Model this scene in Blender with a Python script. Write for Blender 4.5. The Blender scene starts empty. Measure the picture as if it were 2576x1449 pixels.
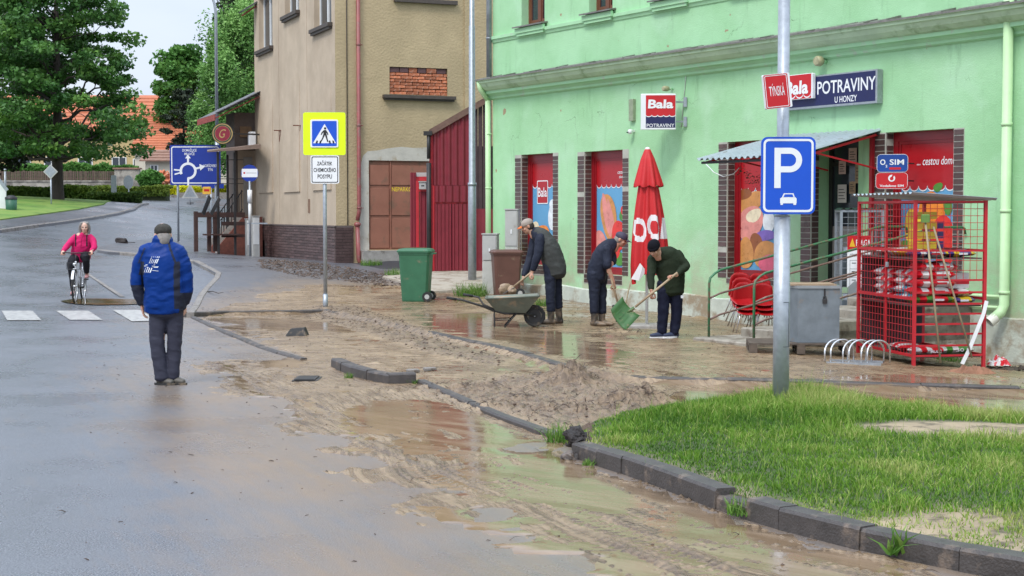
import bpy, math, random
import numpy as np
from mathutils import Vector, Matrix
random.seed(7); np.random.seed(7)
SC = bpy.context.scene
COL = SC.collection
R = math.radians
# ---------------------------------------------------------------- camera
EYE = 1.83; FOC = 3800.0; CX = 1288.0; CY = 724.5          # measured in a 2576 px wide copy of the photo
PITCH = math.atan(184.5 / FOC)
cd = bpy.data.cameras.new('camera'); cam = bpy.data.objects.new('camera', cd); COL.objects.link(cam)
cd.sensor_width = 36; cd.lens = 36 * FOC / 2576; cd.clip_end = 2000; cd.clip_start = 0.1
cam.location = (0, 0, EYE); cam.rotation_euler = (math.pi / 2 - PITCH, 0, 0)
SC.camera = cam
# ---------------------------------------------------------------- sky (overcast), sun, exposure
SUN_EL, SUN_ROT = 52, -150
W = bpy.data.worlds.new('World'); SC.world = W; W.use_nodes = True
nt = W.node_tree; nt.nodes.clear()
def N(t, ty, **kw):
    n = t.nodes.new(ty)
    for k, v in kw.items(): setattr(n, k, v)
    return n
wo = N(nt, 'ShaderNodeOutputWorld'); bg = N(nt, 'ShaderNodeBackground'); sky = N(nt, 'ShaderNodeTexSky')
sky.sky_type = 'NISHITA'; sky.sun_disc = False; sky.sun_elevation = R(SUN_EL); sky.sun_rotation = R(SUN_ROT); sky.air_density = 1.0; sky.dust_density = 2.0
tc = N(nt, 'ShaderNodeTexCoord'); mp = N(nt, 'ShaderNodeMapping'); mp.inputs['Scale'].default_value = (1.0, 1.0, 3.2)
nz = N(nt, 'ShaderNodeTexNoise'); nz.inputs['Scale'].default_value = 2.6; nz.inputs['Detail'].default_value = 5; nz.inputs['Roughness'].default_value = .5
cr = N(nt, 'ShaderNodeValToRGB'); cr.color_ramp.elements[0].position = .36; cr.color_ramp.elements[1].position = .68
cr.color_ramp.elements[0].color = (3.9, 4.5, 5.6, 1); cr.color_ramp.elements[1].color = (5.3, 5.8, 6.6, 1)
mx = N(nt, 'ShaderNodeMixRGB'); mx.inputs[0].default_value = .93
nt.links.new(tc.outputs['Generated'], mp.inputs['Vector']); nt.links.new(mp.outputs[0], nz.inputs['Vector']); nt.links.new(nz.outputs['Fac'], cr.inputs['Fac'])
nt.links.new(sky.outputs[0], mx.inputs[1]); nt.links.new(cr.outputs[0], mx.inputs[2])
# an overcast sky is brighter overhead than at the horizon (CIE overcast: 1 + 2 sin elevation)
sx = N(nt, 'ShaderNodeSeparateXYZ'); nt.links.new(tc.outputs['Generated'], sx.inputs[0]); gr = N(nt, 'ShaderNodeMapRange'); gr.inputs['From Min'].default_value = 0; gr.inputs['From Max'].default_value = 1; gr.inputs['To Min'].default_value = 1; gr.inputs['To Max'].default_value = 3; nt.links.new(sx.outputs['Z'], gr.inputs['Value'])
vm = N(nt, 'ShaderNodeVectorMath', operation='SCALE'); nt.links.new(mx.outputs[0], vm.inputs[0]); nt.links.new(gr.outputs[0], vm.inputs['Scale'])
nt.links.new(vm.outputs[0], bg.inputs['Color']); bg.inputs['Strength'].default_value = .10; nt.links.new(bg.outputs[0], wo.inputs[0])
sd = bpy.data.lights.new('sun', 'SUN'); sd.energy = 1.5; sd.angle = R(15); sd.color = (1, .97, .92)
so = bpy.data.objects.new('sun', sd); COL.objects.link(so)
a = R(SUN_ROT); sdir = Vector((math.sin(a) * math.cos(R(SUN_EL)), math.cos(a) * math.cos(R(SUN_EL)), math.sin(R(SUN_EL))))
so.rotation_euler = sdir.to_track_quat('Z', 'Y').to_euler()
SC.view_settings.view_transform = 'Standard'; SC.view_settings.look = 'None'; SC.view_settings.exposure = .5; SC.view_settings.gamma = 1
# ---------------------------------------------------------------- numpy noise
def _h(ix, iy, iz, s):
    n = (ix.astype(np.int64) * 374761393 + iy.astype(np.int64) * 668265263 + iz.astype(np.int64) * 2147483647 + s * 1274126177) & 0xffffffff
    n = ((n ^ (n >> 13)) * 1274126177) & 0xffffffff
    n = ((n ^ (n >> 15)) * 2246822519) & 0xffffffff
    return ((n ^ (n >> 16)) & 0xffff) / 65535.0
def vnoise(x, y, z=None, s=0):
    x = np.asarray(x, float); y = np.asarray(y, float); z = np.zeros_like(x) if z is None else np.asarray(z, float)
    ix, iy, iz = np.floor(x), np.floor(y), np.floor(z); fx, fy, fz = x - ix, y - iy, z - iz
    fx = fx * fx * (3 - 2 * fx); fy = fy * fy * (3 - 2 * fy); fz = fz * fz * (3 - 2 * fz)
    def c(a, b, d): return _h(ix + a, iy + b, iz + d, s)
    r0 = (c(0,0,0)*(1-fx)+c(1,0,0)*fx)*(1-fy)+(c(0,1,0)*(1-fx)+c(1,1,0)*fx)*fy
    if not np.any(fz): return r0 * 2 - 1
    r1 = (c(0,0,1)*(1-fx)+c(1,0,1)*fx)*(1-fy)+(c(0,1,1)*(1-fx)+c(1,1,1)*fx)*fy
    return (r0 * (1 - fz) + r1 * fz) * 2 - 1
def fbm(x, y, z=None, o=4, s=0):
    t = 0; a = 1; q = 0
    for i in range(o):
        k = 2.03 ** i
        t = t + a * vnoise(x * k + i * 17.3, y * k - i * 9.1, None if z is None else z * k, s + i); q += a; a *= .5
    return t / q
def sstep(a, b, x):
    t = np.clip((x - a) / (b - a), 0, 1); return t * t * (3 - 2 * t)
def inpoly(px, py, poly):
    px = np.asarray(px, float); py = np.asarray(py, float); r = np.zeros(px.shape, bool); n = len(poly)
    for i in range(n):
        x0, y0 = poly[i][:2]; x1, y1 = poly[(i + 1) % n][:2]
        if y0 == y1: continue
        r ^= ((y0 > py) != (y1 > py)) & (px < (x1 - x0) * (py - y0) / (y1 - y0) + x0)
    return r
def pdist(px, py, line, closed=False):
    """distance, arclength and side-signed distance to a polyline"""
    px = np.asarray(px, float); py = np.asarray(py, float)
    best = np.full(px.shape, 1e9); al = np.zeros(px.shape); sg = np.ones(px.shape); acc = 0
    pts = list(line) + ([line[0]] if closed else [])
    for (x0, y0), (x1, y1) in zip([p[:2] for p in pts[:-1]], [p[:2] for p in pts[1:]]):
        dx, dy = x1 - x0, y1 - y0; L2 = dx * dx + dy * dy + 1e-12; L = math.sqrt(L2)
        t = np.clip(((px - x0) * dx + (py - y0) * dy) / L2, 0, 1)
        d = np.hypot(px - x0 - t * dx, py - y0 - t * dy); m = d < best
        best = np.where(m, d, best); al = np.where(m, acc + t * L, al)
        sg = np.where(m, np.sign((px - x0) * dy - (py - y0) * dx), sg); acc += L
    return best, al, sg
# ---------------------------------------------------------------- measuring: photo pixel -> ray -> place
def ray(u, v):
    up = -(v - CY); c, s = math.cos(PITCH), math.sin(PITCH)
    return Vector((u - CX, FOC * c + up * s, -FOC * s + up * c))
def at(u, v, Y):
    r = ray(u, v); return Vector((0, 0, EYE)) + r * (Y / r.y)
CTRL = []
for (u, v, d) in [(1417,762,31.3),(1719,803,28.07),(2500,920,22.05),(2310,925,20.7),(2100,880,22.5),(1187,708,34.5),(1130,688,35.6),(868,668,41.5),(652,648,51.3),(600,642,53),
                  (250,635,43),(445,600,54),(0,585,50),(370,515,76),(145,507,66),(480,500,88),(300,505,82),(0,478,100),(310,475,100),(545,690,37),(190,765,31),(0,790,27.5),(818,785,28.7),(980,700,37)]:
    p = at(u, v, d); CTRL.append((p.x, p.y, p.z - (.08 if (u, v) in [(818, 785), (1187, 708)] else 0)))
for x in (-14, -7, 0, 5): 
    for y in (-10, 3, 9, 15, 21): CTRL.append((x, y, 0.0))
for x in (9, 14): 
    for y in (-10, 3, 9): CTRL.append((x, y, -.02))
CTRL += [(4, 14, .0), (6, 13, -.02), (-7, 27, 0), (0, 26, 0), (9, 16, -.2), (14, 18, -.35), (20, 30, .3), (-60, 120, 4.5), (40, 120, 4), (-60, 20, .8), (60, 20, 0), (-80, 250, 7), (80, 250, 7), (0, 300, 8), (-60, -30, 0), (60, -30, 0)]
CP = np.array(CTRL)
def _tps(r2): return .5 * r2 * np.log(r2 + 1e-9)
n_ = len(CP); K = _tps((CP[:, None, 0] - CP[None, :, 0]) ** 2 + (CP[:, None, 1] - CP[None, :, 1]) ** 2) + np.eye(n_) * 4.0
Pm = np.c_[np.ones(n_), CP[:, :2]]
Wt = np.linalg.solve(np.block([[K, Pm], [Pm.T, np.zeros((3, 3))]]), np.r_[CP[:, 2], 0, 0, 0])
def terr(x, y):
    x = np.asarray(x, float); y = np.asarray(y, float); z = Wt[-3] + Wt[-2] * x + Wt[-1] * y
    for i in range(n_): z = z + Wt[i] * _tps((x - CP[i, 0]) ** 2 + (y - CP[i, 1]) ** 2)
    return z
def hit(u, v, fn, extra=0.0):
    r = ray(u, v); Y = 20.0; lo, hi = 4.0, 260.0
    f = lambda Y: (EYE + r.z / r.y * Y) - float(fn(r.x / r.y * Y, Y)) - extra
    y0 = lo; prev = f(lo); Y = lo
    while Y < hi:
        Y2 = Y * 1.03; c = f(Y2)
        if c <= 0:
            a, b = Y, Y2
            for _ in range(24):
                m = (a + b) / 2
                if f(m) > 0: a = m
                else: b = m
            return Vector((r.x / r.y * b, b, EYE + r.z / r.y * b))
        Y = Y2
    return Vector((r.x / r.y * hi, hi, EYE + r.z / r.y * hi))
def g0(u, v): return hit(u, v, terr)
def G2(pts): return [tuple(g0(u, v)[:2]) for u, v in pts]
# kerb lines
E1 = G2([(468,798),(536,795),(811,788),(1000,830),(1111,858),(1184,873),(1301,901),(1430,943),(1499,964),(1695,968),(1950,975),(2250,985),(2576,995)])
E0 = G2([(620,602),(530,597),(440,593),(300,614),(255,625),(245,635),(270,640),(330,643),(400,650),(480,661),(548,697),(500,745),(468,798)])
E2a = G2([(478,800),(560,838),(660,880),(755,907)])
E2b = G2([(833,925),(885,948),(940,963),(1000,972),(1048,966)])
E2c = G2([(1048,966),(1130,1003),(1215,1042),(1320,1086),(1425,1114)])
ISL = G2([(1420,1143),(1437,1150),(1500,1172),(1562,1192),(1675,1233),(1800,1282),(1876,1308),(1958,1333),(2162,1385),(2412,1438),(2700,1490)])
PAV = E0 + E1[1:] + [(16, 17.5), (16, 22), (6, 40), (-3, 46), (-7, 52)]
GRASS = ISL + [(9, 8), (9, 12.0)] + G2([(2576,1075),(2300,1050),(2060,1012),(1900,1020),(1700,1040),(1560,1062),(1500,1085),(1440,1120)])
def surf(x, y):
    x = np.asarray(x, float); y = np.asarray(y, float)
    z = terr(x, y) + .07 * inpoly(x, y, PAV)
    gi = inpoly(x, y, GRASS); d = pdist(x, y, GRASS, True)[0]
    return z + np.where(gi, .095 + .05 * sstep(0, 1.2, d), 0)
def gs(u, v): return hit(u, v, surf)
def ppm(p): return FOC / p.y
# ---------------------------------------------------------------- mesh builder
class MB:
    def __init__(s): s.v = []; s.f = []; s.m = []; s.s = []
    def add(s, vs, fs, m=0, sm=False):
        o = len(s.v); s.v += [tuple(p) for p in vs]
        for f in fs: s.f.append(tuple(i + o for i in f)); s.m.append(m); s.s.append(sm)
        return s
    def box(s, x0, x1, y0, y1, z0, z1, m=0):
        v = [(x0,y0,z0),(x1,y0,z0),(x1,y1,z0),(x0,y1,z0),(x0,y0,z1),(x1,y0,z1),(x1,y1,z1),(x0,y1,z1)]
        return s.add(v, [(0,3,2,1),(4,5,6,7),(0,1,5,4),(1,2,6,5),(2,3,7,6),(3,0,4,7)], m)
    def cbox(s, x0, x1, y0, y1, z0, z1, c=.01, m=0):
        """box with chamfered vertical and top edges"""
        def ring(z, i): return [(x0+c+i,y0+i,z),(x1-c-i,y0+i,z),(x1-i,y0+c+i,z),(x1-i,y1-c-i,z),(x1-c-i,y1-i,z),(x0+c+i,y1-i,z),(x0+i,y1-c-i,z),(x0+i,y0+c+i,z)]
        v = ring(z0, 0) + ring(z1 - c, 0) + ring(z1, c); f = [tuple(range(7, -1, -1)), tuple(range(16, 24))]
        for k in (0, 8):
            for i in range(8): j = (i + 1) % 8; f.append((k+i, k+j, k+8+j, k+8+i))
        return s.add(v, f, m)
    def frame(s, P, X, Y, Z, hx, hy, hz, m=0):
        v = []
        for z in (-hz, hz):
            for x, y in ((-hx,-hy),(hx,-hy),(hx,hy),(-hx,hy)): v.append(P + X * x + Y * y + Z * z)
        return s.add(v, [(0,3,2,1),(4,5,6,7),(0,1,5,4),(1,2,6,5),(2,3,7,6),(3,0,4,7)], m)
    def bar(s, p0, p1, w, h, up=(0,0,1), m=0):
        p0, p1 = Vector(p0), Vector(p1); Z = (p1 - p0); L = Z.length; Z.normalize(); up = Vector(up)
        if abs(Z.dot(up)) > .98: up = Vector((0, 1, 0))
        X = up.cross(Z).normalized(); Y = Z.cross(X)
        return s.frame((p0 + p1) / 2, X, Y, Z, w / 2, h / 2, L / 2, m)
    def tube(s, pts, r, n=8, m=0, caps=True, sm=True):
        pts = [Vector(p) for p in pts]; rr = r if isinstance(r, (list, tuple)) else [r] * len(pts); v = []; prev = None
        for i, p in enumerate(pts):
            t = (pts[min(i+1, len(pts)-1)] - pts[max(i-1, 0)]).normalized()
            if prev is None: a = Vector((0,0,1)) if abs(t.z) < .9 else Vector((1,0,0)); X = a.cross(t).normalized()
            else: X = (prev - t * prev.dot(t)).normalized()
            prev = X; Y = t.cross(X)
            for k in range(n):
                q = 2 * math.pi * k / n; v.append(p + (X * math.cos(q) + Y * math.sin(q)) * rr[i])
        f = []
        for i in range(len(pts) - 1):
            for k in range(n): j = (k + 1) % n; f.append((i*n+k, i*n+j, (i+1)*n+j, (i+1)*n+k))
        s.add(v, f, m, sm)
        if caps:
            o = len(s.v) - len(v); L = (len(pts) - 1) * n
            s.f.append(tuple(o + k for k in range(n - 1, -1, -1))); s.m.append(m); s.s.append(False)
            s.f.append(tuple(o + L + k for k in range(n))); s.m.append(m); s.s.append(False)
        return s
    def lathe(s, prof, n=16, c=(0,0,0), m=0, sm=True):
        v = [(c[0] + r*math.cos(2*math.pi*k/n), c[1] + r*math.sin(2*math.pi*k/n), c[2] + z) for r, z in prof for k in range(n)]; f = []
        for i in range(len(prof) - 1):
            for k in range(n): j = (k+1) % n; f.append((i*n+k, i*n+j, (i+1)*n+j, (i+1)*n+k))
        return s.add(v, f, m, sm)
    def prism(s, poly, y0, y1, m=0):
        """polygon in XZ (counter-clockwise seen from -Y) extruded from y0 (front) to y1"""
        n = len(poly); v = [(x, y0, z) for x, z in poly] + [(x, y1, z) for x, z in poly]
        f = [tuple(range(n)), tuple(range(2*n-1, n-1, -1))] + [(i, n+i, n+(i+1) % n, (i+1) % n) for i in range(n)]
        return s.add(v, f, m)
    def sheet(s, poly, y, m=0): return s.add([(x, y, z) for x, z in poly], [tuple(range(len(poly)))], m)
    def mesh(s, name, mats):
        me = bpy.data.meshes.new(name); me.from_pydata(s.v, [], s.f)
        for x in (mats if isinstance(mats, (list, tuple)) else [mats]): me.materials.append(x)
        if s.f:
            me.polygons.foreach_set('material_index', s.m); me.polygons.foreach_set('use_smooth', s.s)
        me.update(); return me
def link(name, me, parent=None):
    o = bpy.data.objects.new(name, me); COL.objects.link(o)
    if parent is not None: o.parent = parent
    return o
def part(name, mb, mats, parent, label=None):
    o = link(name, mb.mesh(name, mats), parent)
    if label: o['label'] = label
    return o
def tag(o, label=None, cat=None, group=None, kind=None):
    for k, v in (('label', label), ('category', cat), ('group', group), ('kind', kind)):
        if v: o[k] = v
    return o
def thing(name, label, cat, loc=(0,0,0), rz=0, group=None):
    o = bpy.data.objects.new(name, None); COL.objects.link(o); o.location = loc; o.rotation_euler = (0, 0, rz); o.empty_display_size = .2
    return tag(o, label, cat, group)
def dup(root, loc, rz, label=None, scale=1):
    r = root.copy(); COL.objects.link(r); r.location = loc; r.rotation_euler = (0, 0, rz)
    if scale != 1: r.scale = (scale,) * 3
    if label: r['label'] = label
    for ch in list(root.children):
        c = ch.copy(); COL.objects.link(c); c.parent = r
        for g in list(ch.children): d = g.copy(); COL.objects.link(d); d.parent = c
    return r
def bigmesh(name, V, F, mats, smooth=True, attrs=None, midx=None):
    """numpy mesh; F is (n,3) or (n,4)"""
    me = bpy.data.meshes.new(name); V = np.asarray(V, np.float32); F = np.asarray(F, np.int32); k = F.shape[1]
    me.vertices.add(len(V)); me.vertices.foreach_set('co', V.ravel()); me.loops.add(F.size); me.loops.foreach_set('vertex_index', F.ravel())
    me.polygons.add(len(F)); me.polygons.foreach_set('loop_start', np.arange(0, F.size, k, dtype=np.int32))
    me.polygons.foreach_set('loop_total', np.full(len(F), k, np.int32))
    for x in (mats if isinstance(mats, (list, tuple)) else [mats]): me.materials.append(x)
    if midx is not None: me.polygons.foreach_set('material_index', np.asarray(midx, np.int32))
    me.polygons.foreach_set('use_smooth', np.full(len(F), smooth, bool))
    for an, av in (attrs or {}).items():
        at_ = me.attributes.new(an, 'FLOAT', 'POINT'); at_.data.foreach_set('value', np.asarray(av, np.float32).ravel())
    me.update(calc_edges=True); me.validate(); return me
def grid(xs, ys):
    Xg, Yg = np.meshgrid(xs, ys); nx, ny = len(xs), len(ys); i = np.arange(nx * ny).reshape(ny, nx)
    return Xg, Yg, np.stack([i[:-1,:-1], i[:-1,1:], i[1:,1:], i[1:,:-1]], -1).reshape(-1, 4)
# ---------------------------------------------------------------- materials
def srgb(h):
    h = h.lstrip('#'); c = [int(h[i:i+2], 16) / 255 for i in (0, 2, 4)]
    return tuple(x / 12.92 if x <= .04045 else ((x + .055) / 1.055) ** 2.4 for x in c)
def L(nt, a, b): nt.links.new(a, b)
def mat(name, col, rough=.6, metal=0.0, var=.12, vs=5.0, bump=0.0, bs=60.0, col2=None, c2at=.62, c2w=.06, c2s=3.0, spec=.5, rnd=0.0, rvar=.1, coat=0.0, stretch=None, emit=None):
    m = bpy.data.materials.new(name); m.use_nodes = True; t = m.node_tree; b = t.nodes['Principled BSDF']
    tc = N(t, 'ShaderNodeTexCoord'); mp = N(t, 'ShaderNodeMapping'); L(t, tc.outputs['Object'], mp.inputs[0])
    if stretch: mp.inputs['Scale'].default_value = stretch
    n1 = N(t, 'ShaderNodeTexNoise'); n1.inputs['Scale'].default_value = vs; n1.inputs['Detail'].default_value = 6; n1.inputs['Roughness'].default_value = .6; L(t, mp.outputs[0], n1.inputs[0])
    hs = N(t, 'ShaderNodeHueSaturation'); hs.inputs['Color'].default_value = (*col, 1)
    mr = N(t, 'ShaderNodeMapRange'); mr.inputs['From Min'].default_value = .3; mr.inputs['From Max'].default_value = .7; mr.inputs['To Min'].default_value = 1 - var; mr.inputs['To Max'].default_value = 1 + var
    L(t, n1.outputs['Fac'], mr.inputs['Value']); val = mr.outputs[0]
    if rnd:
        oi = N(t, 'ShaderNodeObjectInfo'); m2 = N(t, 'ShaderNodeMapRange'); m2.inputs['To Min'].default_value = 1 - rnd; m2.inputs['To Max'].default_value = 1 + rnd
        L(t, oi.outputs['Random'], m2.inputs['Value']); mm = N(t, 'ShaderNodeMath', operation='MULTIPLY'); L(t, val, mm.inputs[0]); L(t, m2.outputs[0], mm.inputs[1]); val = mm.outputs[0]
    L(t, val, hs.inputs['Value']); out = hs.outputs[0]
    if col2 is not None:
        n2 = N(t, 'ShaderNodeTexNoise'); n2.inputs['Scale'].default_value = c2s; n2.inputs['Detail'].default_value = 9; n2.inputs['Roughness'].default_value = .65; L(t, mp.outputs[0], n2.inputs[0])
        r2 = N(t, 'ShaderNodeMapRange'); r2.inputs['From Min'].default_value = c2at - c2w; r2.inputs['From Max'].default_value = c2at + c2w; L(t, n2.outputs['Fac'], r2.inputs['Value'])
        mxx = N(t, 'ShaderNodeMixRGB'); L(t, r2.outputs[0], mxx.inputs[0]); L(t, out, mxx.inputs[1]); mxx.inputs[2].default_value = (*col2, 1); out = mxx.outputs[0]
    L(t, out, b.inputs['Base Color'])
    rr = N(t, 'ShaderNodeMapRange'); rr.inputs['To Min'].default_value = max(.02, rough - rvar); rr.inputs['To Max'].default_value = min(1, rough + rvar); L(t, n1.outputs['Fac'], rr.inputs['Value']); L(t, rr.outputs[0], b.inputs['Roughness'])
    b.inputs['Metallic'].default_value = metal; b.inputs['Specular IOR Level'].default_value = spec
    if coat: b.inputs['Coat Weight'].default_value = coat; b.inputs['Coat Roughness'].default_value = .15
    if bump:
        n3 = N(t, 'ShaderNodeTexNoise'); n3.inputs['Scale'].default_value = bs; n3.inputs['Detail'].default_value = 4; L(t, mp.outputs[0], n3.inputs[0])
        bp = N(t, 'ShaderNodeBump'); bp.inputs['Strength'].default_value = bump; bp.inputs['Distance'].default_value = .02; L(t, n3.outputs['Fac'], bp.inputs['Height']); L(t, bp.outputs[0], b.inputs['Normal'])
    return m
M = {}
def MM(name, *a, **k): M[name] = mat(name, *a, **k); return M[name]
MM('white_paint', (.72,.73,.72), .5, var=.06); MM('sign_white', (.78,.79,.8), .45, var=.04); MM('sign_blue', srgb('#0a4fc4'), .45, var=.05); MM('sign_darkblue', srgb('#0a2f8f'), .45, var=.06)
MM('sign_red', srgb('#c0181f'), .4, var=.05); MM('sign_navy', srgb('#1b2050'), .4, var=.05); MM('sign_yellow', (.72,.95,.0), .5, var=.04); MM('black', (.015,.015,.017), .5, var=.2)
MM('galv', (.36,.39,.42), .42, .55, var=.16, vs=14, bump=.05, bs=40); MM('darkmetal', (.03,.028,.028), .5, .2, var=.3); MM('red_paint', srgb('#b5202a'), .45, var=.12, vs=9, col2=(.16,.06,.04), c2at=.70, c2s=14)
MM('rust_red', srgb('#7d2430'), .5, var=.12); MM('rubber', (.02,.02,.02), .75, var=.3, col2=(.16,.12,.08), c2at=.6, c2s=9); MM('grey_plastic', (.42,.42,.40), .6, var=.08, col2=(.25,.2,.15), c2at=.68, c2s=6)
MM('wood', (.34,.22,.12), .6, var=.25, vs=12, stretch=(1,1,.2)); MM('concrete', (.33,.31,.28), .8, var=.18, vs=7, bump=.25, bs=50, col2=(.16,.14,.12), c2at=.6, c2s=4)
MM('glass', (.03,.04,.05), .06, var=.2, spec=.8); MM('yellow_text', srgb('#e8c630'), .5)
def ellipse(cx, cz, rx, rz, n=24): return [(cx + rx*math.cos(2*math.pi*i/n), cz + rz*math.sin(2*math.pi*i/n)) for i in range(n)]
def rrect(x0, x1, z0, z1, r, n=4):
    p = []
    for cx, cz, a0 in ((x1-r, z0+r, -90), (x1-r, z1-r, 0), (x0+r, z1-r, 90), (x0+r, z0+r, 180)):
        for i in range(n + 1): q = R(a0 + 90 * i / n); p.append((cx + r*math.cos(q), cz + r*math.sin(q)))
    return p
def arc(cx, cz, r, a0, a1, w, n=16):
    o = [(cx + r*math.cos(R(a0+(a1-a0)*i/n)), cz + r*math.sin(R(a0+(a1-a0)*i/n))) for i in range(n+1)]
    i_ = [(cx + (r-w)*math.cos(R(a0+(a1-a0)*i/n)), cz + (r-w)*math.sin(R(a0+(a1-a0)*i/n))) for i in range(n+1)]
    return o, i_
def strip(mb, o, i_, y, m=0):
    n = len(o); mb.add([(x,y,z) for x,z in o] + [(x,y,z) for x,z in i_], [(k, k+1, n+k+1, n+k) for k in range(n-1)], m)
def lettering(parent, body, cx, cz, w, h, y, mt, bold=0.0, shear=0.0, name='lettering', label=None, ext=.0015):
    c = bpy.data.curves.new('t', 'FONT'); c.body = body; c.align_x = 'CENTER'; c.offset = bold; c.extrude = 0; c.resolution_u = 3; c.shear = shear
    o = bpy.data.objects.new('t', c); COL.objects.link(o); bpy.context.view_layer.update()
    me = bpy.data.meshes.new_from_object(o.evaluated_get(bpy.context.evaluated_depsgraph_get())); COL.objects.unlink(o); bpy.data.objects.remove(o)
    v = np.empty(len(me.vertices) * 3, np.float32); me.vertices.foreach_get('co', v); v = v.reshape(-1, 3)
    x0, x1, y0, y1 = v[:,0].min(), v[:,0].max(), v[:,1].min(), v[:,1].max()
    nv = np.zeros_like(v); nv[:,0] = (v[:,0] - (x0+x1)/2) / (x1-x0) * w + cx; nv[:,2] = (v[:,1] - (y0+y1)/2) / (y1-y0) * h + cz; nv[:,1] = y
    me.vertices.foreach_set('co', nv.ravel()); me.materials.clear(); me.materials.append(mt); me.name = name; me.update()
    q = link(name, me, parent)
    if label: q['label'] = label
    return q
# ================================================================ ground, road, pavement
_a, _b = g0(1215, 1042), g0(2412, 1438); FLOWA = math.atan2(_b.y - _a.y, _b.x - _a.x)
def wet_mat(name, dark, light, brown, rlo, rhi, agg=1.0, filmscale=1.0):
    m = bpy.data.materials.new(name); m.use_nodes = True; t = m.node_tree; b = t.nodes['Principled BSDF']
    tc = N(t, 'ShaderNodeTexCoord'); P = tc.outputs['Object']
    n1 = N(t, 'ShaderNodeTexNoise'); n1.inputs['Scale'].default_value = .55; n1.inputs['Detail'].default_value = 7; n1.inputs['Roughness'].default_value = .62; L(t, P, n1.inputs[0])
    n2 = N(t, 'ShaderNodeTexNoise'); n2.inputs['Scale'].default_value = 95; n2.inputs['Detail'].default_value = 3; L(t, P, n2.inputs[0])
    c = N(t, 'ShaderNodeMixRGB'); c.inputs[1].default_value = (*dark, 1); c.inputs[2].default_value = (*light, 1); rg_ = N(t, 'ShaderNodeMapRange'); rg_.inputs['From Min'].default_value = .34; rg_.inputs['From Max'].default_value = .66; L(t, n2.outputs['Fac'], rg_.inputs['Value']); L(t, rg_.outputs[0], c.inputs[0])
    at_ = N(t, 'ShaderNodeAttribute', attribute_name='film')
    n3 = N(t, 'ShaderNodeTexNoise'); n3.inputs['Scale'].default_value = 3.2; n3.inputs['Detail'].default_value = 9; n3.inputs['Roughness'].default_value = .7
    mp = N(t, 'ShaderNodeMapping', vector_type='TEXTURE'); mp.inputs['Rotation'].default_value = (0, 0, FLOWA); mp.inputs['Scale'].default_value = (2.6, .45, 1); L(t, P, mp.inputs[0]); L(t, mp.outputs[0], n3.inputs[0])
    ad = N(t, 'ShaderNodeMath', operation='ADD'); L(t, at_.outputs['Fac'], ad.inputs[0]); L(t, n3.outputs['Fac'], ad.inputs[1])
    mr = N(t, 'ShaderNodeMapRange'); mr.inputs['From Min'].default_value = .60; mr.inputs['From Max'].default_value = 1.35; L(t, ad.outputs[0], mr.inputs['Value'])
    c2 = N(t, 'ShaderNodeMixRGB'); L(t, mr.outputs[0], c2.inputs[0]); L(t, c.outputs[0], c2.inputs[1]); c2.inputs[2].default_value = (*brown, 1)
    L(t, c2.outputs[0], b.inputs['Base Color'])
    rr = N(t, 'ShaderNodeMapRange'); rr.inputs['From Min'].default_value = .38; rr.inputs['From Max'].default_value = .62; rr.inputs['To Min'].default_value = rlo; rr.inputs['To Max'].default_value = rhi; L(t, n1.outputs['Fac'], rr.inputs['Value'])
    L(t, rr.outputs[0], b.inputs['Roughness'])
    bp = N(t, 'ShaderNodeBump'); bp.inputs['Strength'].default_value = .55 * agg; bp.inputs['Distance'].default_value = .006
    b2 = N(t, 'ShaderNodeBump'); b2.inputs['Strength'].default_value = .10; b2.inputs['Distance'].default_value = .02; n4 = N(t, 'ShaderNodeTexNoise'); n4.inputs['Scale'].default_value = 4; n4.inputs['Detail'].default_value = 6; L(t, P, n4.inputs[0])
    L(t, n4.outputs['Fac'], b2.inputs['Height']); L(t, b2.outputs[0], bp.inputs['Normal']); L(t, n2.outputs['Fac'], bp.inputs['Height']); L(t, bp.outputs[0], b.inputs['Normal'])
    b.inputs['Specular IOR Level'].default_value = .6
    return m
M['asphalt'] = wet_mat('wet_asphalt', (.045,.05,.06), (.20,.21,.23), (.22,.155,.10), .22, .42)
M['pave'] = wet_mat('pavement_asphalt', (.062,.063,.072), (.135,.136,.148), (.24,.17,.11), .26, .5)
MM('earth', (.13,.10,.06), .9, var=.3, vs=3, bump=.4, bs=20, col2=(.05,.10,.02), c2at=.5, c2s=1.2)
MM('lawn', (.10,.20,.025), .85, var=.35, vs=1.2, bump=.9, bs=14, col2=(.16,.24,.04), c2at=.5, c2s=.8)
MM('kerbstone', (.058,.050,.046), .5, var=.3, vs=9, bump=.35, bs=70, col2=(.17,.13,.10), c2at=.60, c2s=5)
MM('kerb_pale', (.22,.20,.18), .6, var=.25, vs=9, bump=.3, bs=60, col2=(.10,.08,.06), c2at=.58, c2s=6)
xs = np.linspace(-160, 160, 90); ys = np.r_[np.linspace(-40, 100, 60), np.linspace(105, 900, 50)]
Xg, Yg, F = grid(xs, ys); Z = np.where(Yg > 260, 8 + (Yg - 260) * .01, terr(Xg, np.minimum(Yg, 260)))
cover = (np.abs(Xg) < 36) & (Yg < 125) & (Yg > -6)
Z = np.clip(Z, -4, 14) - np.where(cover, .22, .02)
g = link('ground', bigmesh('ground', np.c_[Xg.ravel(), Yg.ravel(), Z.ravel()], F, M['earth'])); tag(g, kind='structure')
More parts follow.
